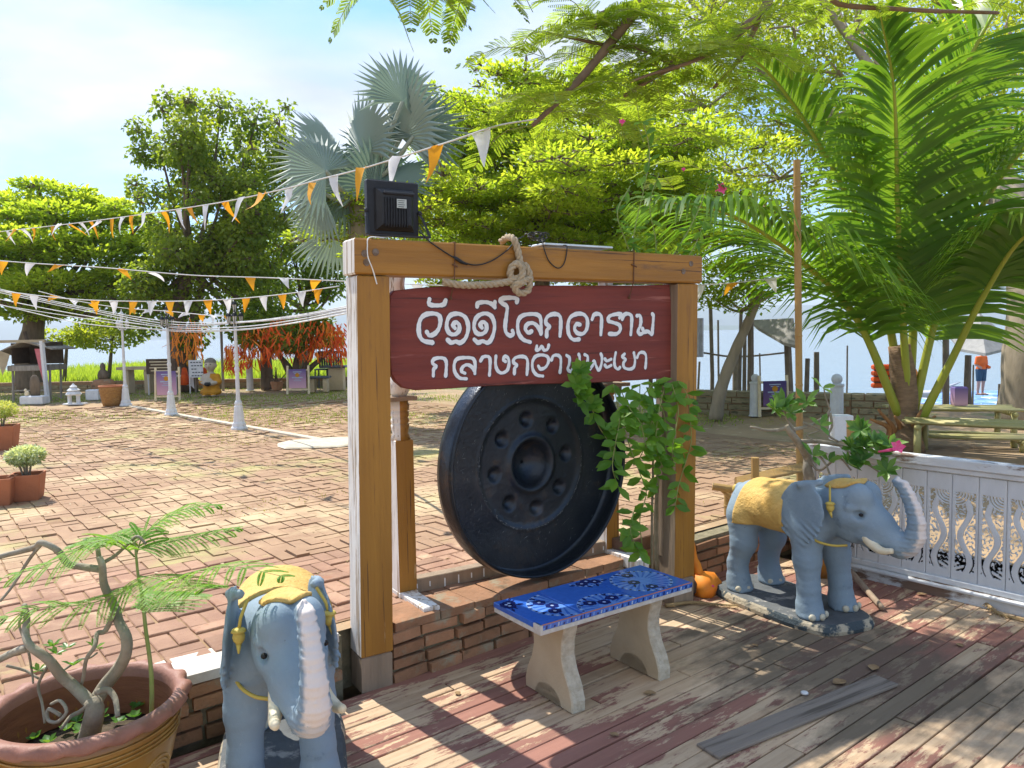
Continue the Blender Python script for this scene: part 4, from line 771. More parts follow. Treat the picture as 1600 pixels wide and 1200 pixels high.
# feathery seedling
m_fe=leafmat('feathery_leaf',(.12,.28,.03),(.22,.40,.06),.45); m_stem=mat('green_stem',(.22,.30,.07),(.3,.32,.12),sc=20,rough=.6)
se=thing('seedling','young green feathery-leaved tree seedling standing in the glazed pot','plant',tuple(PB+np.array([.19,.02,.275])))
mb=MB(); P=smooth_path([PB+np.array([.19,.03,.26]),D(237,1060,2.44),D(228,985,2.44),D(222,930,2.45),D(216,900,2.46),D(212,860,2.47),D(210,845,2.48)],4); mb.tube(P,np.linspace(.008,.003,len(P)),7); mb.build('stem',m_stem,se,True,True)
def bipinnate(path,npair,pl,nl,ll_,lw,updir=(0,0,1),droop=.25,prof=None):
    """compound leaf: rachis path, pinnae pairs, leaflets; returns leaf arrays and rachis polyline"""
    P=smooth_path(path,8); s=np.linspace(.12,1,npair); T=np.gradient(P,axis=0); C=[];Dv=[];Nv=[];W_=[]
    tw=[]
    for q in s:
        i=min(int(q*(len(P)-1)),len(P)-1); p=P[i]; tv=nrm(T[i]); sd=nrm(np.cross(tv,updir)); n3=nrm(np.cross(sd,tv)); plen=pl*(prof(q) if prof else math.sin(math.pi*min(q*.85+.12,1))**.6)
        for sg_ in (-1,1):
            d=nrm(sd*sg_*.86+tv*.5+n3*.05); k=np.linspace(.04,1,nl); pp=p+d*plen*k[:,None]-np.array([0,0,1.])*(droop*plen*k[:,None]**2); pd=np.gradient(pp,axis=0); tw.append(pp[[0,-1]])
            ls=nrm(np.cross(d,n3))
            for s2 in (-1,1): C.append(pp); Dv.append(ls*s2*.9+pd/np.linalg.norm(pd,axis=1,keepdims=True)*.45); Nv.append(np.repeat(n3[None],nl,0)+rng.normal(size=(nl,3))*.1); W_.append(np.full(nl,ll_)*np.sin(np.pi*np.clip(k*.8+.15,0,1))**.5)
    C=np.concatenate(C);Dv=np.concatenate(Dv);Nv=np.concatenate(Nv);W_=np.concatenate(W_); V,Fq,A=leafquads(C,Dv,Nv,W_,lw,att=rng.random(len(C))*.6+rng.random()*.4); return (V,Fq,A),P
for pts in ([(222,925,2.45),(265,905,2.40),(310,892,2.33),(365,885,2.28),(440,900,2.22)],[(212,860,2.47),(250,850,2.5),(300,840,2.52),(368,826,2.56)],[(212,870,2.47),(225,835,2.5),(255,812,2.52),(290,795,2.54),(338,790,2.56)],[(210,870,2.47),(180,845,2.42),(140,850,2.38),(80,880,2.32),(0,905,2.25)],[(218,910,2.45),(180,930,2.4),(130,945,2.33),(60,950,2.27),(-20,975,2.2)],[(216,900,2.45),(250,905,2.36),(280,918,2.28),(318,920,2.2)],[(208,850,2.47),(195,842,2.5),(175,835,2.53),(155,845,2.56)],[(224,960,2.44),(245,945,2.5),(262,930,2.56),(280,925,2.62)]):
    lv,P=bipinnate([D(*q) for q in pts],12,.155,24,.0135,.0078,droop=.22); o=rawmesh('leaf',lv[0],lv[1],m_fe,se,False,True,attr=lv[2]); mb=MB(); mb.tube(P,np.linspace(.0028,.001,len(P)),5); mb.build('rachis',m_stem,o,True,False) if 0 else rawmesh('rachis',(np.concatenate(mb.v)),mb.f,m_stem,se,True,True)
m_cup,t,b=newmat('clear_plastic'); b.inputs['Transmission Weight'].default_value=.9; b.inputs['Roughness'].default_value=.15; b.inputs['Base Color'].default_value=(.9,.92,.92,1)
c=D(42,1125,2.24); mb=MB(); mb.lathe([(.036,0),(.046,.07),(.048,.072),(.044,.07),(.034,.003),(0,.003)],20,(c[0],c[1],.285)); tag(mb.build('plastic_cup',m_cup,smooth=True),'clear plastic cup standing on the soil of the glazed pot','cup')
c=D(120,1140,2.25); tag(MB().box((c[0],c[1],.30),(.07,.04,.02),rotz(.4),bev=.004).build('brick_shard',m_rb),'broken orange brick shard on the soil of the glazed pot','brick')
# ================================================================ TERRACOTTA POTS AT THE LEFT EDGE
m_tc=mat('terracotta',(.46,.175,.085),(.39,.145,.07),sc=5,rough=.8,bump=.3,bsc=40,wear=[((.33,.13,.07),.6,9,(1,1,3),.1)])
m_pl1=leafmat('variegated_leaf',(.22,.32,.16),(.62,.68,.50),.3); m_pl2=leafmat('yellow_green_leaf',(.25,.36,.05),(.55,.58,.22),.35)
def squarepot(label,lab2,loc,wd,h,plant,leaf,prad):
    o=thing('terracotta_pot',label,'pot',loc,.35,'square terracotta pots at the courtyard edge'); n=4; V=[]; 
    for w_,z in ((wd*.76,0),(wd*.80,.02),(wd*.97,h*.93),(wd*.97,h),(wd*.86,h),(wd*.84,h*.82)):
        for sx_,sy_ in ((-1,-1),(1,-1),(1,1),(-1,1)):
            for k in range(3):
                a=math.atan2(sy_,sx_)+(k-1)*.5; V.append((sx_*w_/2*.88+.06*w_*math.cos(a),sy_*w_/2*.88+.06*w_*math.sin(a),z))
    V=np.array(V); n=12; K=6; Fc=[(i*n+j,i*n+(j+1)%n,(i+1)*n+(j+1)%n,(i+1)*n+j) for i in range(K-1) for j in range(n)]; rawmesh('pot_body',V,Fc+[tuple(range(n))[::-1]],m_tc,o); rawmesh('soil',V[-n:],[tuple(range(n))],m_soil,o)
    if plant:
        p=thing('potted_shrub',lab2,'shrub',(loc[0],loc[1],loc[2]+h*.8),0,'clipped shrubs in terracotta pots'); mb=MB(); tops=[]
        for k in range(9):
            a=k*.7+rng.normal()*.1; r=prad*rng.uniform(.35,.75); tp=np.array([r*math.cos(a),r*math.sin(a),prad*rng.uniform(1.0,1.35)]); mb=MB(); mb.tube([(.02*math.cos(a),.02*math.sin(a),0),tp*np.array([.5,.5,.55]),tp],[.008,.006,.004],6); mb.build('stem',m_bark,p,True); tops.append(tp)
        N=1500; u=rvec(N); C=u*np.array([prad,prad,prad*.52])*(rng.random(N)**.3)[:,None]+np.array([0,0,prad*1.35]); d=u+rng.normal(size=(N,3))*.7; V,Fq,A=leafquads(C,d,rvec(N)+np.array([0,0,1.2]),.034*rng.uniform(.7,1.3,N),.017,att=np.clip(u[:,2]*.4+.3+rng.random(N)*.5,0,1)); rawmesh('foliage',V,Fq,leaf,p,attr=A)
    return o
p=G(38,784,CY); squarepot('square terracotta pot holding a pale green round shrub','small round shrub with pale variegated leaves in a terracotta pot',tuple(p+np.array([-.03,.1,0])),.25,.22,True,m_pl1,.145)
p=G(8,704,CY); squarepot('square terracotta pot holding a yellow-green shrub, farther back','dense yellow-green shrub in the farther terracotta pot',tuple(p+np.array([-.1,.1,0])),.36,.30,True,m_pl2,.19)
p=G(-14,792,CY); squarepot('terracotta pot cut off by the left edge of the photo','',tuple(p+np.array([0,.1,0])),.25,.22,False,m_pl1,.1)
# ================================================================ CARVED WHITE FENCE
m_fw=mat('weathered_white',(.66,.68,.69),(.55,.57,.58),sc=6,stretch=(1,1,.5),rough=.8,bump=.3,bsc=30,wear=[((.33,.29,.25),.66,8,(1,1,.5),.06),((.20,.15,.12),.74,16,(1,1,1),.03)]); m_fr=mat('flaking_rail',(.62,.64,.64),(.52,.54,.55),sc=6,stretch=(.4,1,1),rough=.85,bump=.6,bsc=25,wear=[((.19,.13,.095),.53,4,(.5,1,1.5),.05)])
fo=W(3.045,-.27,0); fang=math.atan2(-.781,.625)
fe=thing('carved_fence','weathered white wooden fence of carved openwork dragon panels along the deck','fence',tuple(fo),fang)
PWI=.142; PH0,PH1=.115,.735
def panel(mir,seed):
    r=np.random.default_rng(seed); h=.0042; P=grid((-PWI/2-.002,-.012,PH0-.002),(PWI/2+.002,.012,PH1+.002),h); X=P[...,0]*mir; Z=P[...,2]-.13; X=X+0*Z
    HH=.50; zz_=Z/HH                                           # carved zone from .16 to .66
    sx_=.028*np.sin(zz_*10.5+2.6)*(1-.15*zz_); body=np.abs(X-sx_)-.0165+.004*zz_; groove=np.abs(np.abs(X-sx_)-.019)-.0035
    f=np.sin(X*120+1.6*np.sin(Z*46+seed))*np.sin(Z*105+1.8*np.sin(X*70+seed*1.7))+.25*np.sin(X*210+Z*70+seed)
    fil=(np.abs(f+.12)-.16)*.010                                   # thin scrolling tendrils
    fins=np.abs(np.sin(Z*95+seed))*.018+.017; fin=np.where(((X-sx_)*np.sign(np.cos(zz_*10.5+2.6))>0),np.abs(X-sx_)-fins,1)
    rr_=np.sqrt((X-.05)**2+(Z-.50)**2); arcs=(np.abs(((rr_*62)%1.)-.5)-.24)*.012; zone=rr_<.075
    low=np.where(Z<.085,(np.abs(((Z*34+X*16)%1.)-.5)-.26)*.02,1)
    d2=np.minimum(np.minimum(body,fin),np.minimum(fil,low)); gr=.0036-np.abs(np.abs(X-sx_)-.0205); d2=np.maximum(d2,gr); d2=np.where(zone,arcs,d2)
    hole=np.maximum(np.abs(X)-.053,np.maximum(.038-Z,Z-.505))
    solid=np.where(hole<0,np.maximum(d2,-.03),-hole); solid=np.minimum(solid,np.where(hole<0,1,-hole)); solid=np.where(hole<0,solid,-np.maximum(hole,1e-4))
    outer=np.maximum(np.abs(P[...,0])-PWI/2+.0015,np.maximum(PH0-P[...,2],P[...,2]-PH1)); d=np.maximum(np.maximum(solid,outer),np.abs(P[...,1])-.009); return nets(P,d)
PAN=[rawmesh('carved_panel',*panel(m_,s_),m_fw) for m_,s_ in ((1,1),(-1,2),(1,3),(-1,4))]
pm_=[o.data for o in PAN]; [bpy.data.objects.remove(o) for o in PAN]
NP=19
for k in range(NP): link('carved_panel',pm_[(k*3+k//4)%4],fe,(.07+PWI*(k+.5),rng.normal()*.002,.0))
FLn=.07+PWI*NP+.05
for nm,y0,z0,sy,sz,m_ in (('top_rail',0,.800,.085,.055,m_fr),('rail_moulding',0,.757,.05,.032,m_fw),('bottom_rail',0,.098,.05,.036,m_fw),('base_board',0,.035,.062,.088,m_fr),('base_lip',-.036,.066,.03,.02,m_fw)):
    MB().box((FLn/2,y0,z0),(FLn,sy,sz),bev=.005).build(nm,m_,fe)
for x in (.03,): MB().box((x,0,.41),(.07,.06,.72),bev=.004).build('end_post',m_fr,fe)
# ================================================================ TREES
m_trunk=mat('tree_bark',(.20,.155,.11),(.12,.095,.07),sc=6,stretch=(2,2,.5),rough=.95,bump=.9,bsc=16); m_trunkp=mat('pale_bark',(.36,.30,.22),(.25,.21,.15),sc=4,stretch=(1.5,1.5,.5),rough=.9,bump=.6,bsc=14)
lf_dark=leafmat('ficus_leaf',(.12,.20,.028),(.30,.38,.05),.55); lf_term=leafmat('terminalia_leaf',(.19,.30,.035),(.42,.50,.07),.64); lf_poin=leafmat('poinciana_leaf',(.15,.25,.03),(.32,.42,.06),.55); lf_coco=leafmat('coconut_leaf',(.08,.19,.022),(.24,.36,.05),.52,.35); lf_bis=leafmat('silver_palm_leaf',(.19,.27,.24),(.33,.41,.37),.22,.6,(1.1,1.2,.9)); lf_yel=leafmat('yellowish_leaf',(.20,.28,.03),(.36,.42,.06),.55)  # the yellowest foliage is simply a yellow-green leaf colour
def limb(pts,r0,r1,name,m,parent,n=8,k=5):
    P=smooth_path(pts,k); mb=MB(); mb.tube(P,np.linspace(r0,r1,len(P))*(1+.04*np.sin(np.arange(len(P))*1.7)),n); return mb.build(name,m,parent,True,True)
def crown(clumps,leafm,parent,size,wid,updroop=.0,flat=False,name='crown'):
    C=[];Dd=[];Nv=[];A=[]
    for c,r,n in clumps:
        u=rvec(n); rad=rng.random(n)**(.36); p=np.array(c)+u*np.array(r)*rad[:,None]; C.append(p)
        if flat:
            d=u*np.array([1,1,.25])+rng.normal(size=(n,3))*.45+np.array([0,0,.35]); nv=np.array([0,0,1.])+rng.normal(size=(n,3))*.35
        else:
            d=u+rng.normal(size=(n,3))*.8-np.array([0,0,updroop]); nv=u*.6+np.array([0,0,.8])+rng.normal(size=(n,3))*.5
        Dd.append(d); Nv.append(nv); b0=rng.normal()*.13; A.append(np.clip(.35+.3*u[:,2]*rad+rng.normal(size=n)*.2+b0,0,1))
    C=np.concatenate(C);Dd=np.concatenate(Dd);Nv=np.concatenate(Nv);A=np.concatenate(A); V,Fq,Av=leafquads(C,Dd,Nv,size*rng.uniform(.7,1.25,len(C)),wid*rng.uniform(.8,1.2,len(C)),att=A)
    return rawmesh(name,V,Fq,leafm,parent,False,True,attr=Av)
def tree(label,base,trunk,r0,clumps,leafm,size,wid,barkm=m_trunk,cat='tree',name='tree',updroop=0,flat=False,group=None,limbs=None,twig=True,nb=26):
    o=thing(name,label,cat,tuple(base),0,group); T=np.array(trunk); limb(T,r0,r0*.55,'trunk',barkm,o,10); top=T[-1]
    cl=sorted(clumps,key=lambda q:-q[2])
    for i,(c,r,n) in enumerate(cl[:nb]):
        c=np.array(c); s0=T[-1]+(T[-2]-T[-1])*rng.uniform(0,.5); mid=lerp(s0,c,.5)+np.array([0,0,-.10*np.linalg.norm(c-s0)])+rng.normal(size=3)*.08; rr=r0*rng.uniform(.22,.38); limb([s0,mid,c],rr,rr*.25,'branch',barkm,o,6)
    if twig:
        mb=MB()
        for c,r,n in clumps:
            for k in range(6): e=np.array(c)+rvec(1)[0]*np.array(r)*.85; mb.tube([c,lerp(c,e,.5)+rng.normal(size=3)*.05,e],[r0*.06+.006,r0*.04+.004,.003],4)
        kind(mb.build('twigs',barkm,o,False,True),'stuff')
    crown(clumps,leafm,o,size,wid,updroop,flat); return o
def clumps_in(c,R_,n,rc,nl,flatten=.6,seed=0,shell=.55):
    r=np.random.default_rng(seed); out=[]
    for i in range(n):
        u=r.normal(size=3); u/=np.linalg.norm(u); q=shell+(1-shell)*r.random(); p=np.array(c)+u*np.array(R_)*q; k=rc*r.uniform(.7,1.25); out.append((p,(k,k,k*flatten),int(nl*k*k/rc/rc)))
    return out
# broad layered tree at the far left
Yt=20.5; b=D(48,600,Yt); b[2]=CY
cl=[(D(x,y,Yt+dy),(r*.8,r*.8,r*.17),int(n*.8)) for x,y,r,n,dy in ((20,318,1.5,1500,0),(90,335,1.6,1700,-.5),(165,350,1.4,1500,.3),(215,385,1.1,1100,-.3),(60,375,1.8,1900,-1),(140,400,1.7,1800,-.7),(0,400,1.6,1500,0),(-60,350,1.8,1500,0),(200,430,1.2,1200,-.6),(90,440,1.5,1700,-1.2),(20,455,1.5,1600,-1),(150,475,1.3,1300,-.6),(60,490,1.2,1100,-.5),(-60,450,1.8,1300,0),(60,290,.8,600,0),(130,315,.9,700,0),(225,345,.7,500,0),(235,460,.9,700,0),(110,300,.8,500,0),(180,320,.6,400,0))]+clumps_in(D(110,390,Yt),(2.9,1.6,1.5),46,.42,230,.30,31,.7)
tree('broad layered green tree behind the little wooden shrine hut',b,[b,b+np.array([0.0,0,.9]),b+np.array([.15,0,1.6]),b+np.array([.3,0,2.5])],.38,cl,lf_term,.15,.085,flat=True,name='layered_tree',cat='tree')
# tall bodhi tree
Yt=19.2; b=D(285,605,Yt); b[2]=CY
cl=clumps_in(D(355,315,Yt),(2.1,1.7,2.1),44,.55,330,.75,3,.35)+clumps_in(D(310,415,Yt),(2.1,1.5,1.2),22,.55,330,.75,4,.3)+clumps_in(D(350,290,Yt),(2.7,1.9,2.4),34,.30,95,.9,13,.85)+[(D(x,y,Yt),(r,r,r*.9),n) for x,y,r,n in ((345,170,.5,420),(215,200,.32,170),(225,240,.4,240),(212,290,.3,140),(400,190,.55,480),(250,235,.5,380),(440,230,.5,380),(300,190,.45,320),(470,250,.4,260),(330,450,.8,800),(420,470,.8,800),(260,470,.7,650),(380,500,.6,500),(300,520,.5,360),(215,500,.6,420),(190,470,.6,420))]
bt=tree('tall bodhi tree with heart-shaped leaves rising behind the lamp posts',b,[b,b+np.array([-.1,0,1.2]),b+np.array([.1,0,2.4]),b+np.array([.5,0,3.4])],.26,cl,lf_dark,.115,.09,updroop=.9,name='bodhi_tree')
limb([b+np.array([.18,.1,0]),b+np.array([.25,.1,1.4]),b+np.array([.6,.1,2.8])],.18,.09,'trunk',m_trunk,bt)
# trees filling the line behind
Yt=23; b=D(475,600,Yt); b[2]=CY-.2
tree('dark leafy tree above the orange ribbon tree',b,[b,b+np.array([0,0,1.4]),b+np.array([.1,0,2.6])],.2,clumps_in(D(470,410,Yt),(2.3,1.2,1.3),22,.7,520,.8,8),lf_dark,.12,.08,updroop=.5,name='leafy_tree')
for x,yb,yt,lab,sd in ((100,600,520,'slim sapling on a dark pole just right of the shrine hut',1),(170,592,525,'slim sapling behind the woven basket',2)):
    Yt=22; b=D(x,yb,Yt); c=D(x+6,yt,Yt); tree(lab,b,[b,lerp(b,c,.5),c],.06,clumps_in(D(x+12,yt-8,Yt),(1.0,.8,.45),8,.4,230,.7,20+sd),lf_yel,.11,.075,name='sapling',twig=False)
# ribbon tree
Yt=19.0; b=D(462,600,Yt); b[2]=CY
cl=clumps_in(D(450,510,Yt),(1.45,1.0,.55),26,.36,300,.7,5)
rt=tree('low spreading tree hung all over with bright orange ribbons','',[],0,[],lf_dark,1,1) if 0 else thing('ribbon_tree','low spreading tree hung all over with bright orange ribbons','tree',tuple(b))
for pts,r0 in (([(462,602),(455,580),(440,560),(415,535),(380,515)],.10),([(463,602),(462,570),(468,540),(470,510)],.10),([(466,600),(485,575),(505,558),(530,535)],.09),([(465,598),(478,570),(490,545),(500,520)],.08),([(458,598),(445,570),(432,545),(420,520)],.08)): limb([D(x,y,Yt) for x,y in pts],r0,.03,'trunk' if pts[1][0]==462 else 'branch',m_trunk,rt)
crown(cl,lf_dark,rt,.12,.085,.4)
m_rib=[mat('orange_ribbon',(.80,.13,.015),(.62,.07,.01),sc=9,rough=.6),mat('amber_ribbon',(.85,.30,.03),(.75,.2,.02),sc=9,rough=.6)]
mb=[MB(),MB()]
for k in range(1150):
    x=rng.uniform(352,540); y=rng.uniform(505,560)-8*math.sin((x-350)/60)+ (10 if x<420 else 0); d_=Yt-.5+rng.normal()*.5
    if x<375: y=rng.uniform(535,575)
    p=D(x,y,d_); ln=rng.uniform(.10,.30); dx=rng.normal()*.10; w_=rng.uniform(.008,.02); a=rng.uniform(0,3.1); s_=np.array([math.cos(a),math.sin(a),0])*w_; q=np.array([dx,rng.normal()*.05,-ln]); mb[k%3==0].add([p-s_,p+s_,p+q*.5+s_+rng.normal(size=3)*.02,p+q*.5-s_,p+q+s_*.6,p+q-s_*.6],[(0,1,2,3),(3,2,4,5)])
kind(mb[0].build('ribbons',m_rib[0],rt,False,True),'stuff'); kind(mb[1].build('ribbons',m_rib[1],rt,False,True),'stuff')
mb=MB()
for k in range(90):
    x=rng.uniform(268,318); y=rng.uniform(495,560); p=D(x,y,18.7+rng.normal()*.15); ln=rng.uniform(.12,.4); s_=np.array([.012,0,0]); q=np.array([rng.normal()*.12,0,-ln]); mb.add([p-s_,p+s_,p+q+s_,p+q-s_],[(0,1,2,3)])
kind(mb.build('ribbons',m_rib[1],bt,False,True),'stuff')
b=D(418,606,19.5); b[2]=CY; tag(limb([b,D(416,570,19.5),D(413,520,19.5)],.17,.13,'tree_trunk',m_trunk,None),'bare dark trunk between the monk statue and the ribbon tree','tree trunk')
# terminalia behind the gong
Yt=12.6; b=D(842,640,Yt); b[2]=CY
cl=[]
r_=np.random.default_rng(11)
tiers=[(860,165,1.0),(930,150,1.0),(790,190,.9),(740,200,.7),(690,215,.6),(830,215,1.2),(960,210,1.2),(900,250,1.4),(760,255,1.1),(690,265,.7),(1010,260,1.2),(840,290,1.5),(720,300,.9),(640,300,.5),(960,310,1.4),(770,335,1.2),(890,345,1.4),(690,345,.8),(560,345,.55),(515,350,.35),(600,352,.5),(1020,340,1.2),(820,375,1.3),(940,385,1.3),(720,380,.9),(1050,380,1.0),(870,415,1.2),(760,418,1.0),(980,420,1.1),(690,425,.7),(1040,420,.9),(640,330,.5),(1060,300,.9),(1000,180,.9),(900,120,.7),(680,170,.35),(735,160,.35),(820,140,.5),(1080,230,1.0)]
for x,y,rr in tiers:
    c=D(x,y,Yt+r_.normal()*.9); 
    for k in range(8): c2=c+r_.normal(size=3)*np.array([rr*.55,rr*.55,.20]); q=rr*r_.uniform(.28,.5)+.08; cl.append((c2,(q,q,.10),int(290*q*q/.25)+45))
tree('layered bright green umbrella tree behind the gong frame',b,[b,b+np.array([0,0,1.2]),b+np.array([.1,0,2.4]),b+np.array([0.05,0,3.6])],.17,cl,lf_term,.085,.045,flat=True,name='umbrella_tree')
b=D(960,620,16.5); b[2]=CY
tree('soft mid-green tree behind the umbrella tree, right of the frame',b,[b,b+np.array([0,0,1.5]),b+np.array([-.2,0,3])],.16,clumps_in(D(860,300,16.5),(3.3,1.3,1.7),40,.75,420,.7,41,.2)+clumps_in(D(1010,330,16),(2.2,1.2,1.6),18,.7,420,.7,42,.2),lf_term,.11,.06,name='green_tree')
# bright trees filling the upper right background
Yt=17; b=G(1590,672,CY); b2=np.array([6.75,9.9,CY])
cl=[]
for k in range(64):
    x=r_.uniform(1030,1680); y=r_.uniform(-60,330)-max(0,(1250-x))*.05; cl.append((D(x,y,r_.uniform(13,18)),(.95,.95,.6),640))
o=tree('large pale-barked tree at the right edge with airy yellow-green crown',b2,[b2,b2+np.array([.0,.0,1.0]),b2+np.array([.25,.5,2.4]),b2+np.array([.4,1.6,3.6])],.42,cl,lf_yel,.11,.05,barkm=m_trunkp,name='big_tree',nb=9)
# slender leaning tree by the wall
b=G(1118,656,CY); Yt=b[1]
tree('slender leaning tree in front of the mossy wall on the right',b,[b,D(1126,610,Yt),D(1146,555,Yt),D(1166,510,Yt),D(1190,455,Yt)],.105,[(D(x,y,Yt),(r,r,r*.4),n) for x,y,r,n in ((1120,440,.7,600),(1180,430,.8,700),(1110,465,.45,350),(1160,470,.5,350),(1230,440,.7,500))],lf_term,.085,.045,barkm=m_trunkp,flat=True,name='leaning_tree',twig=False)
# ---------------- silver fan palm
Yt=11.6; b=D(578,640,Yt); b[2]=CY; bp_=thing('silver_palm','silver-blue fan palm towering above the left end of the frame','palm',tuple(b)); ctr=D(560,310,Yt)
limb([b,lerp(b,ctr,.5),ctr],.17,.19,'trunk',m_trunkp,bp_,12)
m_pet=mat('pale_petiole',(.38,.42,.33),(.3,.34,.27),sc=8,rough=.7)
def fan_leaf(c,tip_dir,face_n,rad,nseg=34,spread=2.1):
    d=nrm(tip_dir); n=nrm(np.array(face_n)-d*(d@np.array(face_n))); s=np.cross(d,n); V=[c]; Fc=[]
    for i in range(nseg):
        a=(i+.5-nseg/2)/nseg*2*spread; r_l=rad*(1-.22*abs(a/spread)**2)*rng.uniform(.93,1.05); dr=d*math.cos(a)+s*math.sin(a); sd=-d*math.sin(a)+s*math.cos(a); hw=rad*.62*math.sin(spread/nseg)*1.0
        k=len(V); m1=c+dr*r_l*.60; fold=n*rad*.028; cup=-n*rad*.10*abs(math.sin(a)); dro=-np.array([0,0,1.])*rad*.10
        V+=[m1+sd*hw+cup,m1+fold*1.3+cup,m1-sd*hw+cup,c+dr*r_l+cup*1.6+dro*rng.uniform(.4,1.6)]; Fc+=[(0,k,k+1),(0,k+1,k+2),(k,k+3,k+1),(k+1,k+3,k+2)]
    return np.array(V),Fc
fans=[(505,205,-.5,1,1.25),(560,190,-.1,1,1.3),(630,160,.12,1,1.35),(672,175,.55,.8,1.2),(640,120,.25,1,1.1),(500,270,-.9,.5,1.2),(470,300,-1,.15,1.15),(545,270,-.45,.75,1.1),(590,250,.1,.9,1.1),(640,265,.7,.5,1.1),(600,330,.3,-.8,1.1),(650,320,.8,-.4,1.1),(580,300,.05,.4,.9),(505,390,-.55,-1,1.05),(470,240,-.85,.6,1.1),(590,215,-.2,.9,1.1)]
for x,y,dx,dz,rd in fans:
    c=D(x,y,Yt+rng.normal()*.4-.2); td=np.array([dx,rng.normal()*.3,dz]); fn=np.array([rng.normal()*.9-.5*dx,-1+rng.normal()*.3,.5+rng.normal()*.6]); base=c-nrm(td)*rd*.35
    V,Fc=fan_leaf(base,td,fn,rd*.76); o=rawmesh('fan_leaf',V,Fc,lf_bis,bp_,False,True,attr=np.repeat(rng.random(),len(V))); mb=MB(); mb.tube([ctr,lerp(ctr,base,.55)+np.array([0,0,-.08]),base],[.045,.035,.028],6); mb.build('petiole',m_pet,bp_,True,True)
# ---------------- coconut palm
Yp=8.35; pb=G(1415,706,CY); cp=thing('coconut_palm','young coconut palm with long arching fronds behind the white fence','palm',tuple(pb)); pc=D(1415,600,Yp)
m_ctr=mat('coconut_trunk',(.30,.20,.12),(.20,.13,.08),sc=9,stretch=(1,1,4),rough=.95,bump=1,bsc=22,wear=[((.45,.20,.06),.62,5,(2,2,.5),.08)]); m_petg=mat('coconut_petiole',(.28,.33,.035),(.36,.36,.05),sc=4,rough=.45); m_sheath=mat('leaf_sheath',(.42,.21,.07),(.25,.13,.06),sc=6,stretch=(3,3,.3),rough=.9,bump=.5)
limb([pb-np.array([0,0,.02]),D(1412,660,Yp),D(1412,600,Yp),D(1405,540,Yp)],.19,.11,'trunk',m_ctr,cp,14)
for x0,x1,xt,yt in ((1392,1400,1372,640),(1432,1440,1462,650),(1402,1412,1398,650),(1422,1430,1440,640),(1385,1395,1360,655)):
    P=[D(x0,700,Yp-.15),D((x0+x1)/2,670,Yp-.2),D(xt,yt,Yp-.25)]; limb(P,.055,.012,'leaf_sheath',m_sheath,cp,6)
def coco(path,npair,ll,lw,hang,roll=0.,twist=0.,start=.22):
    P=smooth_path(path,12); L_=np.concatenate([[0],np.cumsum(np.linalg.norm(np.diff(P,axis=0),axis=1))]); tot=L_[-1]; V=[];Fc=[];A=[];k=0; shade=rng.random()*.35
    T=np.gradient(P,axis=0)
    for i in range(npair):
        q=start+(1-start)*(i+rng.uniform(-.2,.2))/npair; q=min(max(q,start),.995); p=np.array([np.interp(q*tot,L_,P[:,j]) for j in range(3)]); tv=nrm([np.interp(q*tot,L_,T[:,j]) for j in range(3)])
        sd=np.cross(tv,[0,0,1.]); 
        if np.linalg.norm(sd)<.45: sd=sd+np.array([1.,.15,0])*.6
        sd=nrm(sd-(sd@tv)*tv); n3=np.cross(sd,tv); ca,sa=math.cos(roll+twist*q),math.sin(roll+twist*q); sd,n3=sd*ca+n3*sa,n3*ca-sd*sa
        qq=(q-start)/(1-start); ln=ll*(.55+.45*math.sin(math.pi*min(qq*.9+.18,1)))*(1 if qq<.75 else 1-(qq-.75)*2.2); ang=.62+.55*qq
        for s_ in (-1,1):
            d=nrm(sd*s_*math.cos(ang*.75)+tv*math.sin(ang*.75)*.95+n3*.28+rng.normal(size=3)*.06); pts=[p]; dd_=d.copy(); l_=ln*rng.uniform(.85,1.08)
            for j in range(4): dd_=nrm(dd_-np.array([0,0,1.])*hang*(.10+.14*j)); pts.append(pts[-1]+dd_*l_/4)
            wv=nrm(np.cross(d,n3)+tv*.0); wv=nrm(tv-(tv@d)*d); ws=[.35,1,.9,.6,.06]
            for j in range(5): V+=[pts[j]-wv*lw*ws[j]/2,pts[j]+wv*lw*ws[j]/2]
            Fc+=[(k+2*j,k+2*j+1,k+2*j+3,k+2*j+2) for j in range(4)]; A+=[np.clip(shade+rng.random()*.4,0,1)]*10; k+=10
    return np.array(V),np.array(Fc),np.array(A),P
fr=[([(1420,650,8.3),(1412,520,8.2),(1402,330,8.0),(1396,140,7.7),(1375,20,7.4)],120,1.35,.5,.55,0),
([(1405,650,8.3),(1340,500,8.2),(1255,410,7.9),(1140,335,7.5),(1020,312,7.2)],118,1.6,1.1,.1,0),
([(1412,630,8.4),(1370,420,8.4),(1300,260,8.3),(1215,130,8.1),(1140,60,7.9)],104,1.25,.6,.3,0),
([(1440,655,8.2),(1488,560,8.0),(1538,460,7.7),(1600,370,7.3),(1690,330,7.0)],90,1.0,1.3,.1,0),
([(1428,640,8.3),(1470,470,8.3),(1530,330,8.1),(1610,220,7.8),(1690,150,7.6)],104,1.3,.7,-.3,0),
([(1422,600,8.5),(1440,350,8.6),(1490,150,8.5),(1560,10,8.3),(1620,-60,8.2)],104,1.25,.6,-.5,0)]
for pts,npair,ll_,hg,rl,tw in fr:
    V,Fc,A,P=coco([D(*q) for q in pts],npair,ll_,.052,hg,rl,tw,.58 if pts[0][0]==1440 else .22); o=rawmesh('frond',V,Fc,lf_coco,cp,False,True,attr=A); mb=MB(); mb.tube(P,np.linspace(.050,.007,len(P)),8); rawmesh('petiole',np.concatenate(mb.v),mb.f,m_petg,cp,True,True)
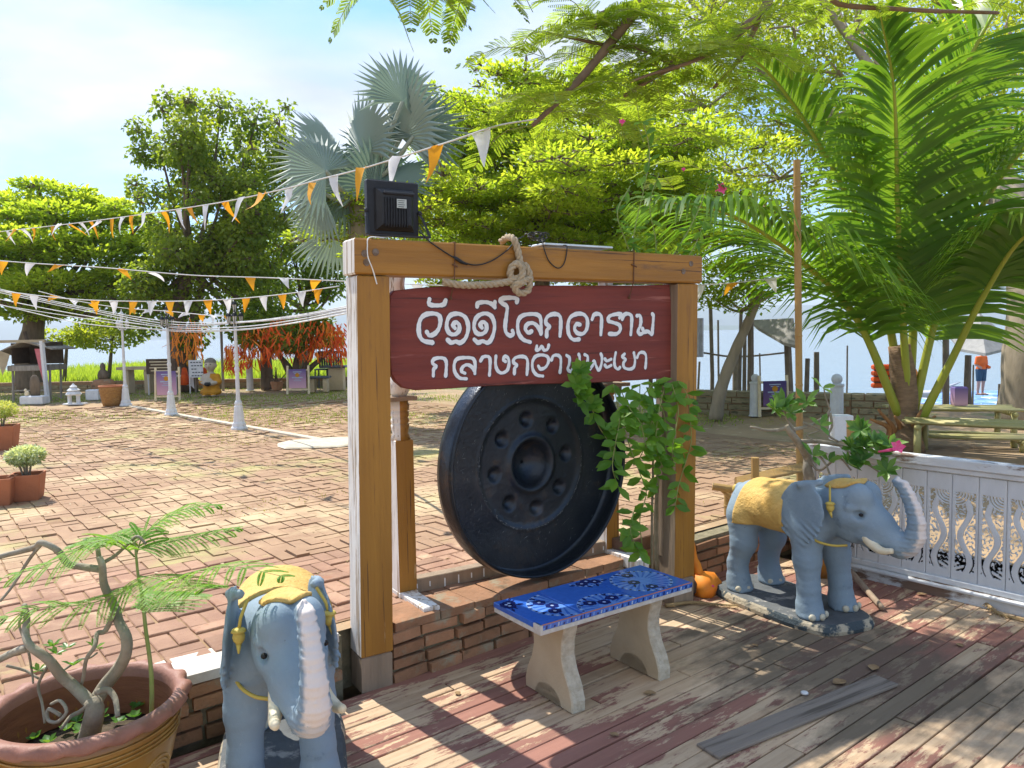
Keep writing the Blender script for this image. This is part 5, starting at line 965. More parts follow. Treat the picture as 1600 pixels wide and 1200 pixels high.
# ---------------- flame tree reaching over from the right, above the frame
tb=np.array([5.4,6.2,CY]); ft=thing('flame_tree','feathery flame tree whose branches reach in from the top right','tree',tuple(tb))
m_fb=mat('flame_bark',(.25,.17,.12),(.17,.115,.08),sc=8,rough=.9,bump=.4,bsc=30)
limb([tb,tb+np.array([-.1,0,1.4]),tb+np.array([-.4,-.1,2.8]),tb+np.array([-1.1,-.2,4.2])],.2,.11,'trunk',m_trunkp,ft,12)
hub=tb+np.array([-1.1,-.2,4.2])
def DD(l): return [D(*q) for q in l]
brs=[([hub]+DD([(1260,-40,5.8),(1190,20,5.6),(1120,75,5.45),(1040,110,5.35),(975,150,5.3)]),.05,.012),([hub]+DD([(1150,-140,5.6),(1010,0,5.3),(960,60,5.2),(905,125,5.1),(865,165,5.05),(832,196,5.0)]),.05,.014),(DD([(1190,20,5.6),(1160,85,5.7),(1130,120,5.75),(1115,138,5.8)]),.024,.012),(DD([(1060,105,5.4),(1000,75,5.3),(955,72,5.25),(850,50,5.2)]),.02,.008),(DD([(1120,75,5.45),(1085,95,5.2),(1020,115,5.1),(985,128,5.05)]),.016,.007),([hub]+DD([(1400,-60,6.3),(1300,0,6.3),(1420,15,6.5),(1560,20,6.7)]),.03,.014),(DD([(1010,0,5.3),(940,20,5.2),(930,45,5.1)]),.015,.007),
([hub]+[np.array(q) for q in ((3.2,5.9,5.0),(1.8,5.8,5.0),(.9,5.7,4.8),(.1,5.6,4.6),(-.5,5.5,4.5))],.06,.014),([hub]+[np.array(q) for q in ((3.4,5.0,5.2),(2.2,4.6,5.2),(1.0,4.7,5.0))],.05,.015),([hub]+[np.array(q) for q in ((3.9,5.2,5.4),(3.3,4.3,5.5),(2.6,3.6,5.4))],.05,.015),([np.array(q) for q in ((1.8,5.8,5.0),(1.4,6.4,5.1),(.9,7.0,5.1))],.03,.012)]
fl_s=[]
for pts,r0,r1 in brs:
    limb(pts,r0,r1,'branch',m_fb,ft,7); P=smooth_path(pts,6)
    fl_s.append(P)
fronds=[]
def add_frond(p,d,ln):
    d=nrm(d); e=p+d*ln; mid=lerp(p,e,.5)+np.array([0,0,.08*ln]); e=e-np.array([0,0,.18*ln]); lv,P=bipinnate([p,mid,e],12,ln*.32,15,.021,.011,droop=.10); fronds.append((lv,P))
for k,P in enumerate(fl_s):
    m_=20 if k<2 else (9 if k<7 else 30)
    for i in range(m_):
        j=rng.integers(int(len(P)*(.45 if k in (0,1,5) or k>6 else .15)),len(P)); p=P[j]
        if k<7 and p[2]>5.5: continue
        a=rng.uniform(0,6.28); add_frond(p,(math.cos(a),math.sin(a),rng.uniform(-.2,.2)),rng.uniform(.40,.62))
for x,y in ((560,5),(600,15),(640,5),(668,10),(690,20),(720,5),(745,10),(770,0),(585,-5),(655,-5),(705,0),(730,-5)): add_frond(D(x+rng.normal()*8,y-28,5.4+rng.normal()*.15),(rng.normal()*.5,rng.normal()*.4,-.45),.36)
for x,y,d_ in ((900,120,5.3),(880,60,5.4),(940,150,5.3),(990,160,5.5),(1030,190,5.6),(1000,230,5.6),(960,200,5.4),(1060,150,5.7),(1080,190,5.8),(900,190,5.2),(1010,60,5.4),(1100,40,5.6),(850,90,5.3),(840,20,5.3),(890,20,5.3),(940,0,5.3),(1060,20,5.5),(1120,160,5.9),(1090,250,6),(1050,270,6)): 
    for q in range(1): a=rng.uniform(0,6.28); add_frond(D(x+rng.normal()*14,y+rng.normal()*14,d_),(math.cos(a),math.sin(a)*.6,rng.uniform(-.3,.1)),rng.uniform(.42,.62))
V=[];Fq=[];A=[];k=0; mb=MB()
for lv,P in fronds: V.append(lv[0]);Fq.append(lv[1]+k);A.append(lv[2]);k+=len(lv[0]); mb.tube(P[::3],.003,3)
kind(rawmesh('crown',np.concatenate(V),np.concatenate(Fq),lf_poin,ft,False,True,attr=np.concatenate(A)),'stuff'); kind(mb.build('leaf_stalks',m_stem,ft,False,True),'stuff')
# ================================================================ LAMP POSTS
m_lw=mat('lamp_white',(.72,.74,.76),(.6,.62,.65),sc=8,rough=.5,wear=[((.3,.33,.38),.66,14,(1,1,1),.05)]); m_lb=mat('lamp_black',(.03,.032,.035),rough=.45); m_lg=mat('lamp_glass',(.62,.64,.6),(.5,.5,.45),sc=10,rough=.25)
def lamp(label,loc,h,black):
    o=thing('lamp_post',label,'lamp post',tuple(loc),rng.uniform(0,1),'white lamp posts along the courtyard kerb'); s=h/1.95
    mb=MB(); mb.lathe([(.15,0),(.15,.03),(.125,.05),(.12,.09),(.10,.12),(.09,.22),(.075,.34),(.062,.36),(.07,.38),(.06,.41),(.042,.43),(.036,.5),(.036,.85),(.046,.87),(.046,.90),(.034,.92),(.032,1.2)],8,(0,0,0)); o1=mb.build('post_base',m_lw,o); 
    mb=MB(); mb.lathe([(.03,1.2),(.028,1.55),(.045,1.57),(.03,1.6),(.02,1.62)],8); mb.build('post_shaft',m_lw,o)
    mb=MB(); mb.lathe([(.02,1.62),(.024,1.72),(.014,1.73)],8); mb.build('post_head',m_lb if black else m_lw,o)
    for k in range(4):
        a=k*math.pi*2/3; c=np.array([0,0,1.73]) if k==3 else np.array([.12*math.cos(a),.12*math.sin(a),1.56])
        if k<3: mb=MB(); mb.tube([(0,0,1.58),(.07*math.cos(a),.07*math.sin(a),1.52),(c[0],c[1],1.56)],.012,6); mb.build('arm',m_lb if black else m_lw,o,True)
        l_=MB().lathe([(.024,0),(.044,.10)],6,c).build('lantern_glass',m_lg,o); mb=MB(); mb.lathe([(.062,.10),(.055,.115),(.03,.15),(.012,.16),(.010,.18),(.016,.19),(0,.205)],6,c); mb.build('lantern_cap',m_lb if black else m_lw,l_)
        for j in range(6): q=j*math.pi/3; mb=MB(); mb.tube([c+np.array([.025*math.cos(q),.025*math.sin(q),0]),c+np.array([.046*math.cos(q),.046*math.sin(q),.10])],.005,4); mb.build('lantern_bar',m_lb if black else m_lw,l_)
    for ch in o.children: ch.scale=(.8,.8,s)
    return o
LP=[(G(374,671,CY),'nearest white lamp post with black lanterns, closest to the frame',1.92,True),(G(268,649,CY),'middle white lamp post, in front of the purple easel poster',1.95,True),(G(197,634,CY),'farthest lamp post, all white, beside the woven basket',1.95,False)]
for p,l_,h,bk in LP: lamp(l_,p,h,bk)
# white strings sagging from post to post
m_str=mat('white_cord',(.80,.82,.82),rough=.6)
names=['topmost','second','third','fourth','fifth','lowest']
for k in range(6):
    j1,j2,j3=rng.normal(size=3)*2.2; y0=449+k*6.0+j1; y1=480+k*4.4+j2; y2=500+k*3.6+j3; y3=501+k*3.2+j1*.7; y4=480+k*2.2
    P=smooth_path([D(-60,y0-14,14.5),D(0,y0,14.5),D(130,y1,14),D(263,y2,13.3),D(367,y3,11.0),D(450,(y3+y4)/2+3,9.2),D(533,y4,7.2),D(600,y4-14,5.6)],8); mb=MB(); mb.tube(P,.0065+.002*(k%2),5); tag(mb.build('string_line',m_str,smooth=True),names[k]+' of the white cords sagging from the left edge past the lamp posts','cord','white cords strung across the courtyard')
# ================================================================ BUNTING
m_or=leafmat('orange_pennant',(.72,.33,.02),(.78,.40,.03),.4,.7,(1.3,1.2,.8)); m_wh=leafmat('white_pennant',(.74,.76,.78),(.80,.80,.82),.35,.7,(1.1,1.1,1.1))
def bunting(label,pts,step,wd,ht,flutter,start=0):
    P=smooth_path([D(*q) for q in pts],14); L_=np.concatenate([[0],np.cumsum(np.linalg.norm(np.diff(P,axis=0),axis=1))]); o=thing('bunting',label,'bunting',tuple(P[0]),0,'strings of orange and white pennants'); mb=MB(); mb.tube(P[::2],.006,5); mb.build('cord',m_str,o,True,True); s=step*.5; k=start
    at=lambda q: np.array([np.interp(q,L_,P[:,j]) for j in range(3)])
    while s<L_[-1]-wd:
        if rng.random()<.07: s+=step; k+=1; continue
        s+=rng.normal()*.03*step; a=at(s); b=at(s+wd); t_=nrm(b-a); fl=rng.normal()*flutter; sw=rng.normal()*flutter; dn=nrm(np.array([0,0,-1.])+t_*sw+np.cross(t_,[0,0,1.])*fl); V=[];n=5
        for i in range(n):
            q=i/(n-1); c=lerp(a,b,.5)+dn*ht*q+np.cross(t_,dn)*ht*(.12*math.sin(q*3.5+k)*(flutter+.25))+t_*.04*ht*math.sin(q*4+k*2); hw=wd*.5*(1-q)+.004; curl=np.cross(t_,dn)*hw*.35*math.sin(k*1.7+q*2); V+=[c-t_*hw+curl,c-curl*.6,c+t_*hw+curl]
        rawmesh('pennant',V,[(3*i+j,3*i+j+1,3*i+j+4,3*i+j+3) for i in range(n-1) for j in range(2)],m_or if k%2 else m_wh,o,True,True,attr=np.full(len(V),rng.random())); s+=step; k+=1
    return o
bunting('large pennant bunting rising from the left up to the flame tree branch',[(-40,368,14.),(0,362,13.),(90,352,11.3),(200,338,9.4),(340,317,7.7),(440,296,6.8),(500,280,6.3),(560,265,5.9),(620,247,5.55),(700,222,5.25),(775,197,5.08),(838,186,5.0)],.40,.135,.25,.42,0)
bunting('long pennant bunting just above the two lower strings, passing behind the frame',[(-30,405,9.5),(60,412,9.4),(160,418,9.3),(300,430,9.2),(420,434,9.1),(530,439,9.0),(640,444,8.9),(690,446,8.9),(800,448,8.8),(1000,446,8.7),(1120,444,8.7),(1230,432,8.6)],.40,.13,.17,.55,1)
bunting('evenly hanging bunting above the white cords, third string from the top',[(-30,450,9.0),(60,462,9.0),(140,469,9.0),(250,471,8.9),(350,468,8.8),(440,460,8.6),(530,447,8.4)],.235,.105,.165,.12,0)
bunting('lowest short wind-blown bunting between the first two lamp posts',[(60,455,12.5),(120,470,12.5),(190,481,12.4),(270,487,12.2),(340,494,11.8),(362,492,11.4)],.34,.16,.13,.9,1)
# ================================================================ SMALL THINGS AT THE FAR LEFT
m_grey=mat('grey_wood',(.36,.33,.29),(.24,.22,.19),sc=6,stretch=(3,3,.4),rough=.9,bump=.4,bsc=20); m_pink=mat('pink_cloth',(.62,.20,.22),(.52,.15,.18),sc=8,rough=.85); m_saff=mat('saffron',(.55,.27,.02),(.45,.2,.015),sc=10,rough=.7); m_tarp=mat('beige_tarp',(.42,.36,.25),(.33,.28,.19),sc=6,rough=.85); m_grayp=mat('grey_plastic',(.10,.12,.15),rough=.5); m_dkw=mat('dark_wood',(.075,.05,.035),(.11,.08,.055),sc=8,rough=.85)
b=D(48,642,17.0); b[2]=CY
hut=thing('shrine_hut','small weathered wooden spirit hut on stilts with sagging roof and pink cloth','shrine',tuple(b)); u=17.0/1200
def HX(x,y,dy=0): return np.array([(x-48)*u,dy,(642-y)*u])
for x,dy in ((22,0),(80,0),(28,.6),(72,.6)): MB().tube([HX(x,642,dy),HX(x+2,585,dy)],.028,6).build('leg',m_grey,hut)
MB().box(HX(50,590,.3)+np.array([0,0,0]),(.88,.75,.12),bev=.01).build('floor_beam',m_grey,hut); MB().box(HX(50,625,0),(.85,.03,.03)).build('cross_bar',m_grey,hut); MB().box(HX(50,567,.62),(.80,.03,.5)).build('back_panel',m_dkw,hut); 
for sx_ in (-1,1): MB().box(HX(50+sx_*27,567,.32),(.03,.6,.46)).build('side_panel',m_dkw,hut)
V=[HX(-2,570,-.12),HX(45,549,-.12),HX(92,562,-.12),HX(-2,570,.8),HX(45,549,.8),HX(92,562,.8)]; V=V+[v+np.array([0,0,.03]) for v in V]; rawmesh('roof',V,[(0,1,4,3),(1,2,5,4),(6,9,10,7),(7,10,11,8),(0,6,7,1),(1,7,8,2),(3,4,10,9),(4,5,11,10),(0,3,9,6),(2,8,11,5)],m_grey,hut)
rawmesh('tarp',[HX(12,562,-.14),HX(28,568,-.16),HX(22,585,-.15),HX(14,600,-.14),HX(18,618,-.13),HX(8,580,-.13)],[(0,5,2,1),(5,4,3,2)],m_tarp,hut)
b2=HX(79,610,-.1); tag(rawmesh('pink_cloth',[b+HX(66,560,-.15),b+HX(80,560,-.17),b+HX(83,585,-.15),b+HX(82,612,-.16),b+HX(76,612,-.13),b+HX(72,585,-.18)],[(0,5,2,1),(5,4,3,2)],m_pink),'faded pink cloth hanging from the right side of the hut','cloth')
tag(MB().tube([b+HX(84,643,-.2),b+HX(80,548,-.2)],.055,6).build('white_pole',m_lw),'white post standing at the right side of the hut','post'); tag(MB().box(b+HX(38,548,-.2),(1.35,.06,.06)).build('roof_bar',m_tarp),'pale horizontal bar laid across the top of the hut','bar')
tag(MB().tube([b+HX(12,562,.9),b+HX(6,532,.9)],.045,6).build('dark_post',m_dkw),'short dark post behind the hut','post')
p=D(55,634,16.2); p[2]=CY; s0=thing('stone_slab','brown upright stone slab on a white block in front of the hut','stone',tuple(p)); MB().box((0,0,.09),(.48,.26,.18),bev=.02).build('block',m_lw,s0); mb=MB(); mb.lathe([(.10,0),(.115,.15),(.115,.28),(.09,.38),(.04,.43),(0,.44)],12,(.02,0,.18),mod=None); V=np.concatenate(mb.v)*np.array([1,.45,1]); rawmesh('slab',V,mb.f,m_trunk,s0,True); mb=MB(); mb.ball((-.13,-.05,.23),(.05,.04,.06),8); mb.ball((-.15,-.06,.30),(.03,.03,.035),8); mb.build('figurine',m_tusk,s0,True)
p=G(116,632,CY); s0=thing('miniature_shrine','little white pointed stone shrine on two pillars standing in the grass','shrine',tuple(p))
for sx_ in (-.09,.09): MB().lathe([(.06,0),(.04,.04),(.04,.17),(.055,.2)],8,(sx_,0,0)).build('pillar',m_lw,s0)
MB().box((.02,0,.012),(.42,.2,.03),bev=.006).build('plinth',m_lw,s0); MB().lathe([(.15,.20),(.16,.22),(.12,.27),(.10,.27),(.13,.30),(.08,.34),(.06,.35),(.075,.37),(.03,.41),(0,.45)],8).build('roof',m_lw,s0)
p=G(176,634,CY); m_bas=mat('wicker',(.44,.24,.08),(.30,.15,.05),sc=26,rough=.85,bump=1,bsc=40,stretch=(1,1,2)); s0=thing('woven_basket','round woven wicker basket standing beside the white lamp post','basket',tuple(p)); mb=MB(); mb.lathe([(.17,0),(.19,.08),(.235,.33),(.24,.40),(.225,.40),(.18,.06),(0,.06)],22); mb.build('basket_body',m_bas,s0,True); mb=MB(); mb.tube([(.235*math.cos(a),.235*math.sin(a),.40) for a in np.linspace(0,6.3,25)],.016,6); mb.build('rim',m_terr,s0,True)
for k in range(5): mb=MB(); mb.tube([(np.interp(.06+.065*k,[0,.08,.33,.4],[.172,.192,.237,.242])*math.cos(a),np.interp(.06+.065*k,[0,.08,.33,.4],[.172,.192,.237,.242])*math.sin(a),.06+.065*k) for a in np.linspace(0,6.29,25)],.006,5); mb.build('weave_band',m_bas,s0,True)
p=D(163,622,17.5); p[2]=CY; s0=thing('urn_statue','brown seated figure on a dark red urn behind the basket','statue',tuple(p)); MB().lathe([(.18,0),(.2,.15),(.26,.3),(.2,.42),(.12,.44)],14).build('urn',m_rb,s0,True); mb=MB(); mb.lathe([(.10,.44),(.12,.52),(.09,.62),(.05,.66),(.06,.72),(.045,.78),(0,.82)],10); mb.build('figure',m_trunk,s0,True)
p=D(148,628,17.0); p[2]=CY; tag(MB().box(p+np.array([0,0,.12]),(.28,.2,.24),bev=.02).build('white_block',m_lw),'small white block half hidden behind the basket','block')
# notice boards, easels, table
def easel(label,p,w_,h,zb,poster_cols,group,ang=.0,frame=m_tusk):
    o=thing('poster_easel',label,'easel',tuple(p),ang,group)
    for sx_ in (-1,1): MB().tube([(sx_*w_*.62,0,0),(sx_*w_*.60,.05,h)],.026,6).build('upright',frame,o)
    for z in (zb-.03,h-.1): MB().box((0,.01,z),(w_*1.2,.03,.035)).build('rail',frame,o)
    pst=MB().box((0,-.02,(zb+h-.08)/2),(w_,.012,h-.08-zb)).build('poster',poster_cols,o); z1=(zb+h-.08)/2; hh=h-.08-zb
    for k,(dz,wf,hf) in enumerate(((.36,.5,.05),(.28,.36,.035),(.06,.62,.06),(-.02,.3,.03),(-.1,.45,.03))): MB().box((0,-.0275,z1+dz*hh),(w_*wf,.002,hh*hf*.8)).build('poster_print',m_t4,pst)
    mb=MB(); mb.lathe([(.0,0),(.05*w_/.4,.001)][::-1],12,rot=np.array([[1,0,0],[0,0,-1],[0,1,0]])); V=np.concatenate(mb.v)+np.array([0,-.0278,z1+.19*hh]); rawmesh('poster_emblem',V,mb.f,m_saff,pst); return o
def gradmat(name,c_top,c_bot):
    m,t,b=newmat(name); g=nd(t,'ShaderNodeTexCoord'); s=nd(t,'ShaderNodeSeparateXYZ'); t.links.new(g.outputs['Generated'],s.inputs[0]); x=nd(t,'ShaderNodeMixRGB'); t.links.new(s.outputs['Z'],x.inputs[0]); x.inputs[1].default_value=rgb(c_bot); x.inputs[2].default_value=rgb(c_top); t.links.new(x.outputs[0],b.inputs['Base Color']); b.inputs['Roughness'].default_value=.5; return m
m_post=gradmat('purple_poster',(.10,.07,.26),(.62,.36,.46)); m_postd=gradmat('violet_poster',(.045,.03,.16),(.16,.08,.2))
easel('wooden easel with purple-pink poster in front of the bodhi tree, behind the middle lamp',G(262,626,CY),.42,.72,.12,m_post,'purple posters on easels'); easel('wooden easel with purple poster standing under the ribbon tree',G(466,616,CY),.40,.66,.14,m_post,'purple posters on easels')
easel('easel with dark violet poster by the mossy wall on the right',G(1213,652,CY)+np.array([0,.1,0]),.36,.62,.16,m_postd,'purple posters on easels',.1)
p=D(254,617,18.2); p[2]=CY; s0=thing('notice_board','dark notice board with pale lettering on thin legs, behind the poster easel','notice board',tuple(p)); MB().box((0,0,.68),(.70,.04,.36),bev=.006).build('board',m_dkw,s0)
for k in range(4): MB().box((-.02,-.023,.79-.07*k),(.5-.06*(k%2),.004,.02)).build('text_line',m_tusk,s0)
for sx_ in (-.33,.33): MB().tube([(sx_,.02,0),(sx_,.02,.85)],.014,5).build('leg',m_lw,s0)
p=D(308,618,18.4); p[2]=CY; s0=thing('white_sign','small white sign with dark handwritten Thai lines on two white legs','sign',tuple(p)); MB().box((0,0,.60),(.34,.02,.42),bev=.004).build('board',m_lw,s0)
for k in range(5):
    for j in range(4-(k%3==2)*2): MB().box((-.10+.07*j+(k%2)*.02+(k>1)*.02,-.012,.755-.08*k),(.05,.003,.026)).build('lettering',m_grayp,s0)
for sx_ in (-.16,.16): MB().tube([(sx_,.0,0),(sx_,.0,.42)],.015,5).build('leg',m_lw,s0)
p=D(282,614,18.9); p[2]=CY; s0=thing('offering_table','small table with white cloth and orange offerings at the tree foot','table',tuple(p)); MB().box((.1,0,.42),(.62,.4,.03)).build('table_top',m_lw,s0); rawmesh('tablecloth',[(.15,-.21,.44),(.42,-.21,.44),(.44,-.22,.10),(.36,-.23,.18),(.2,-.22,.2)],[(0,1,2,3,4)],m_lw,s0)
for sx_ in (-.18,.38): MB().tube([(sx_,0,0),(sx_,0,.42)],.02,5).build('leg',m_grey,s0)
p=D(210,616,19.0); p[2]=CY; s0=thing('stone_table','pale concrete garden table behind the lamp post at left','table',tuple(p)); MB().box((.1,0,.62),(.85,.4,.07)).build('table_top',m_leg,s0); MB().box((-.12,0,.3),(.14,.3,.6)).build('leg',m_leg,s0); MB().box((.4,0,.3),(.14,.3,.6)).build('leg',m_leg,s0)
for x,col,lab in ((288,m_rib[0],'orange robe draped left of the white sign'),(319,m_rib[0],'orange robe draped right of the white sign')):
    p=D(x,588,18.6); mb=MB(); mb.lathe([(.0,.22),(.05,.2),(.09,.0),(.11,-.2),(.0,-.22)],9,p,mod=lambda a,r,z:1+.2*math.sin(3*a+z*9)); tag(mb.build('orange_robe',col,smooth=True),lab,'cloth')
p=D(298,566,18.7); mb=MB(); mb.lathe([(.09,-.1),(.11,0),(.06,.05),(.05,.1),(.06,.14),(.03,.2),(0,.24)],10,p); tag(mb.build('gold_figure',m_saff,smooth=True),'small golden figure above the white sign at the tree foot','statue')
# novice monk statue
p=G(331,619,CY); mk=thing('monk_statue','seated child monk statue in a saffron robe holding an alms bowl','statue',tuple(p)); h=.022; Pg=grid((-.3,-.3,-.02),(.3,.25,.92),h)
q=mirror(np.stack([Pg[...,1],Pg[...,0],Pg[...,2]],-1)); q=np.stack([q[...,1],q[...,0],q[...,2]],-1)     # mirror in x
bd=s_ell(q,(0,0,.30),(.19,.15,.26)); bd=smin(bd,s_ell(q,(.0,-.04,.10),(.24,.19,.11)),.06); bd=smin(bd,s_cone(q,(.15,0,.46),(.21,-.05,.33),.06,.05),.03); bd=smin(bd,s_cone(q,(.21,-.05,.33),(.08,-.17,.30),.05,.04),.03); robe=bd
skin=s_ell(q,(0,-.01,.72),(.125,.13,.15)); skin=smin(skin,s_cone(q,(0,0,.5),(0,0,.64),.06,.06),.03); skin=smin(skin,s_ell(q,(.125,0,.70),(.025,.03,.045)),.01); skin=smin(skin,s_ell(q,(0,-.14,.70),(.02,.025,.03)),.015); skin=smin(skin,s_cone(q,(.08,-.17,.30),(.03,-.20,.29),.035,.03),.02); skin=smin(skin,s_ell(q,(.10,-.16,.03),(.05,.09,.03)),.01)
full=smin(skin,robe,.02); V,Q=nets(Pg,full); fc=V[Q].mean(1); isk=(fc[:,2]>.52)|((fc[:,0]<-.02+.22*(fc[:,2]-.30))&(fc[:,2]>.36)&(fc[:,1]<.06))|((fc[:,1]<-.13)&(fc[:,2]>.25))|(fc[:,2]<.04)
m_skin_s=mat('painted_skin',(.50,.44,.36),(.44,.38,.30),sc=10,rough=.7); rawmesh('body',V,Q,[m_saff,m_skin_s],mk,True,mi=isk.astype(int)); mb=MB(); mb.lathe([(.03,.24),(.07,.27),(.075,.30),(.06,.33),(.05,.33),(0,.31)],14,(0,-.22,0)); mb.build('alms_bowl',m_lb,mk,True)
mb=MB(); mb.ball((0,.0,.775),(.128,.133,.11),14); mb.build('shaved_hair',mat('grey_hair',(.25,.23,.2),rough=.9),mk,True)
for sx_ in (-.045,.045): MB().ball((sx_,-.128,.735),(.02,.012,.008),8).build('eye',m_eye,mk,True)
MB().ball((0,-.128,.655),(.03,.012,.008),8).build('mouth',m_mouth,mk,True)
# bollards, poles, concrete seats and chairs below the ribbon tree
def bollard(label,p,h,ballr=0):
    o=thing('bollard',label,'bollard',tuple(p),0,'pale concrete bollards'); mb=MB(); mb.lathe([(.11,0),(.085,.03),(.08,h-.02),(.09,h),(.06,h+.02)] if ballr==0 else [(.10,0),(.085,.03),(.08,h-.04),(.09,h-.02),(.09,h),(.04,h+.01)],12); mb.build('shaft',m_lw,o)
    MB().ball((0,0,h+(.03 if ballr==0 else ballr*.9)),(.085 if ballr==0 else ballr),12).build('ball_cap',m_lw,o,True)
p=D(391,612,19.3); p[2]=CY; bollard('leaning pale concrete bollard left of the dark trunk',p,.62)
p=G(1180,650,CY); bollard('ball-topped grey bollard beside the violet poster easel',p,.52,.065); p=G(1292,668,CY)+np.array([0,-.3,0]); bollard('ball-topped grey bollard in front of the coconut palm',p,.60,.07)
tag(MB().tube([D(349,612,19.5),D(345,500,19.5)],.035,6).build('grey_pole',m_grey),'thin grey pole right of the monk statue','pole')
p=D(433,612,19.2); p[2]=CY; s0=thing('broken_pot','brown pot of dry sticks next to the dark trunk','pot',tuple(p)); MB().lathe([(.12,0),(.17,.2),(.15,.22),(0,.2)],10).build('pot_body',m_rb,s0)
for k in range(7): MB().tube([(rng.normal()*.05,0,.2),(rng.normal()*.25,rng.normal()*.1,rng.uniform(.3,.6))],.012,4).build('stick',m_trunk,s0)
p=D(500,616,18.2); p[2]=CY; s0=thing('garden_stool','concrete garden seat beside the ribbon tree poster','seat',tuple(p)); MB().box((0,0,.36),(.5,.3,.05),bev=.01).build('seat',m_grayp,s0); [MB().box((x,0,.17),(.1,.22,.34),bev=.02).build('leg',m_leg,s0) for x in (-.15,.15)]
p=D(524,612,18.8); p[2]=CY; s0=thing('stone_table','round-edged grey table just left of the frame post','table',tuple(p)); MB().box((0,0,.58),(.62,.5,.05),bev=.01).build('table_top',m_grayp,s0); MB().box((.05,0,.28),(.35,.3,.56),bev=.02).build('leg',m_leg,s0)
for x,lab in ((508,'dark plastic chair behind the grey table'),(526,'second dark plastic chair, nearest the frame post')):
    p=D(x,590,19.4); p[2]=CY+.1; s0=thing('plastic_chair',lab,'chair',tuple(p),0,'dark plastic chairs'); n=7; 
    for k in range(5): MB().box((-.12+.06*k,0,.62),(.045,.03,.36)).build('back_slat',m_grayp,s0)
    MB().box((0,0,.82),(.34,.04,.07),bev=.01).build('backrest_top',m_grayp,s0); MB().box((0,-.18,.40),(.36,.36,.03)).build('seat',m_grayp,s0); [MB().tube([(x_,y_,-.1),(x_,y_,.4)],.018,5).build('leg',m_grayp,s0) for x_ in (-.16,.16) for y_ in (-.34,.0)]
# ================================================================ THINGS AROUND THE FRAME AND THE RIGHT ELEPHANT
m_bam=mat('yellow_bamboo',(.42,.27,.09),(.32,.19,.07),sc=4,stretch=(3,3,.6),rough=.5,wear=[((.2,.12,.06),.66,6,(3,3,.5),.08)]); m_bamg=mat('green_bamboo',(.40,.38,.15),(.46,.40,.18),sc=4,rough=.5,wear=[((.25,.18,.09),.6,6,(1,1,1),.1)])
def bamboo(pts,r,name,parent=None,m=m_bam,node=.28):
    a,b=np.array(pts[0]),np.array(pts[1]); L_=np.linalg.norm(b-a); P=[];Rr=[]; k=max(int(L_/node),1)
    for i in range(k+1):
        for dq,rr in ((-.008,1),(-.004,1.12),(.004,1.12),(.008,1)):
            q=min(max(i*node+dq,0),L_); P.append(lerp(a,b,q/L_)); Rr.append(r*rr)
    P.append(b);Rr.append(r); P=np.array(P); keep=np.concatenate([[True],np.linalg.norm(np.diff(P,axis=0),axis=1)>1e-5]); mb=MB(); mb.tube(P[keep],np.array(Rr)[keep],10); return mb.build(name,m,parent,False,parent is not None)
p0=G(1250,752,CY); tag(bamboo([p0,D(1245,250,p0[1])],.030,'bamboo_pole',node=.42),'tall upright bamboo pole behind the right elephant statue','pole')
# bamboo bench just behind the low wall
bb=W(2.15,.75,CY); bs=thing('bamboo_bench','low bamboo bench on the bricks behind the right elephant','bench',tuple(bb))
def Bp(x,y,Y_): return D(x,y,Y_)
for q in range(7): a=D(1150,757-q*1.5,5.55+q*.05); b=D(1256,735-q*1.8,6.25+q*.06); bamboo([a,b],.013,'slat',bs)
bamboo([D(1113,760,5.35),D(1165,767,5.3)],.026,'rail',bs); bamboo([D(1137,850,5.42),D(1137,762,5.42)],.026,'leg',bs); bamboo([D(1180,770,5.6),D(1180,715,5.6)],.03,'post',bs); bamboo([D(1128,765,5.38),D(1158,792,5.3)],.016,'brace',bs); bamboo([D(1329,770,5.9),D(1329,657,5.9)],.03,'post',bs)
tag(MB().box(W(1.85,.10,.31),(.55,.16,.10),RW,bev=.006).build('wooden_beam',mat('brown_beam',(.20,.12,.075),(.14,.085,.055),sc=5,stretch=(.4,2,2),rough=.9,bump=.4)),'dark brown beam lying on the wall behind the right elephant','beam')
tag(MB().box(D(1314,668,6.6),(.16,.12,.22),bev=.006).build('white_box',m_lw),'white box standing behind the flowering plant','box')
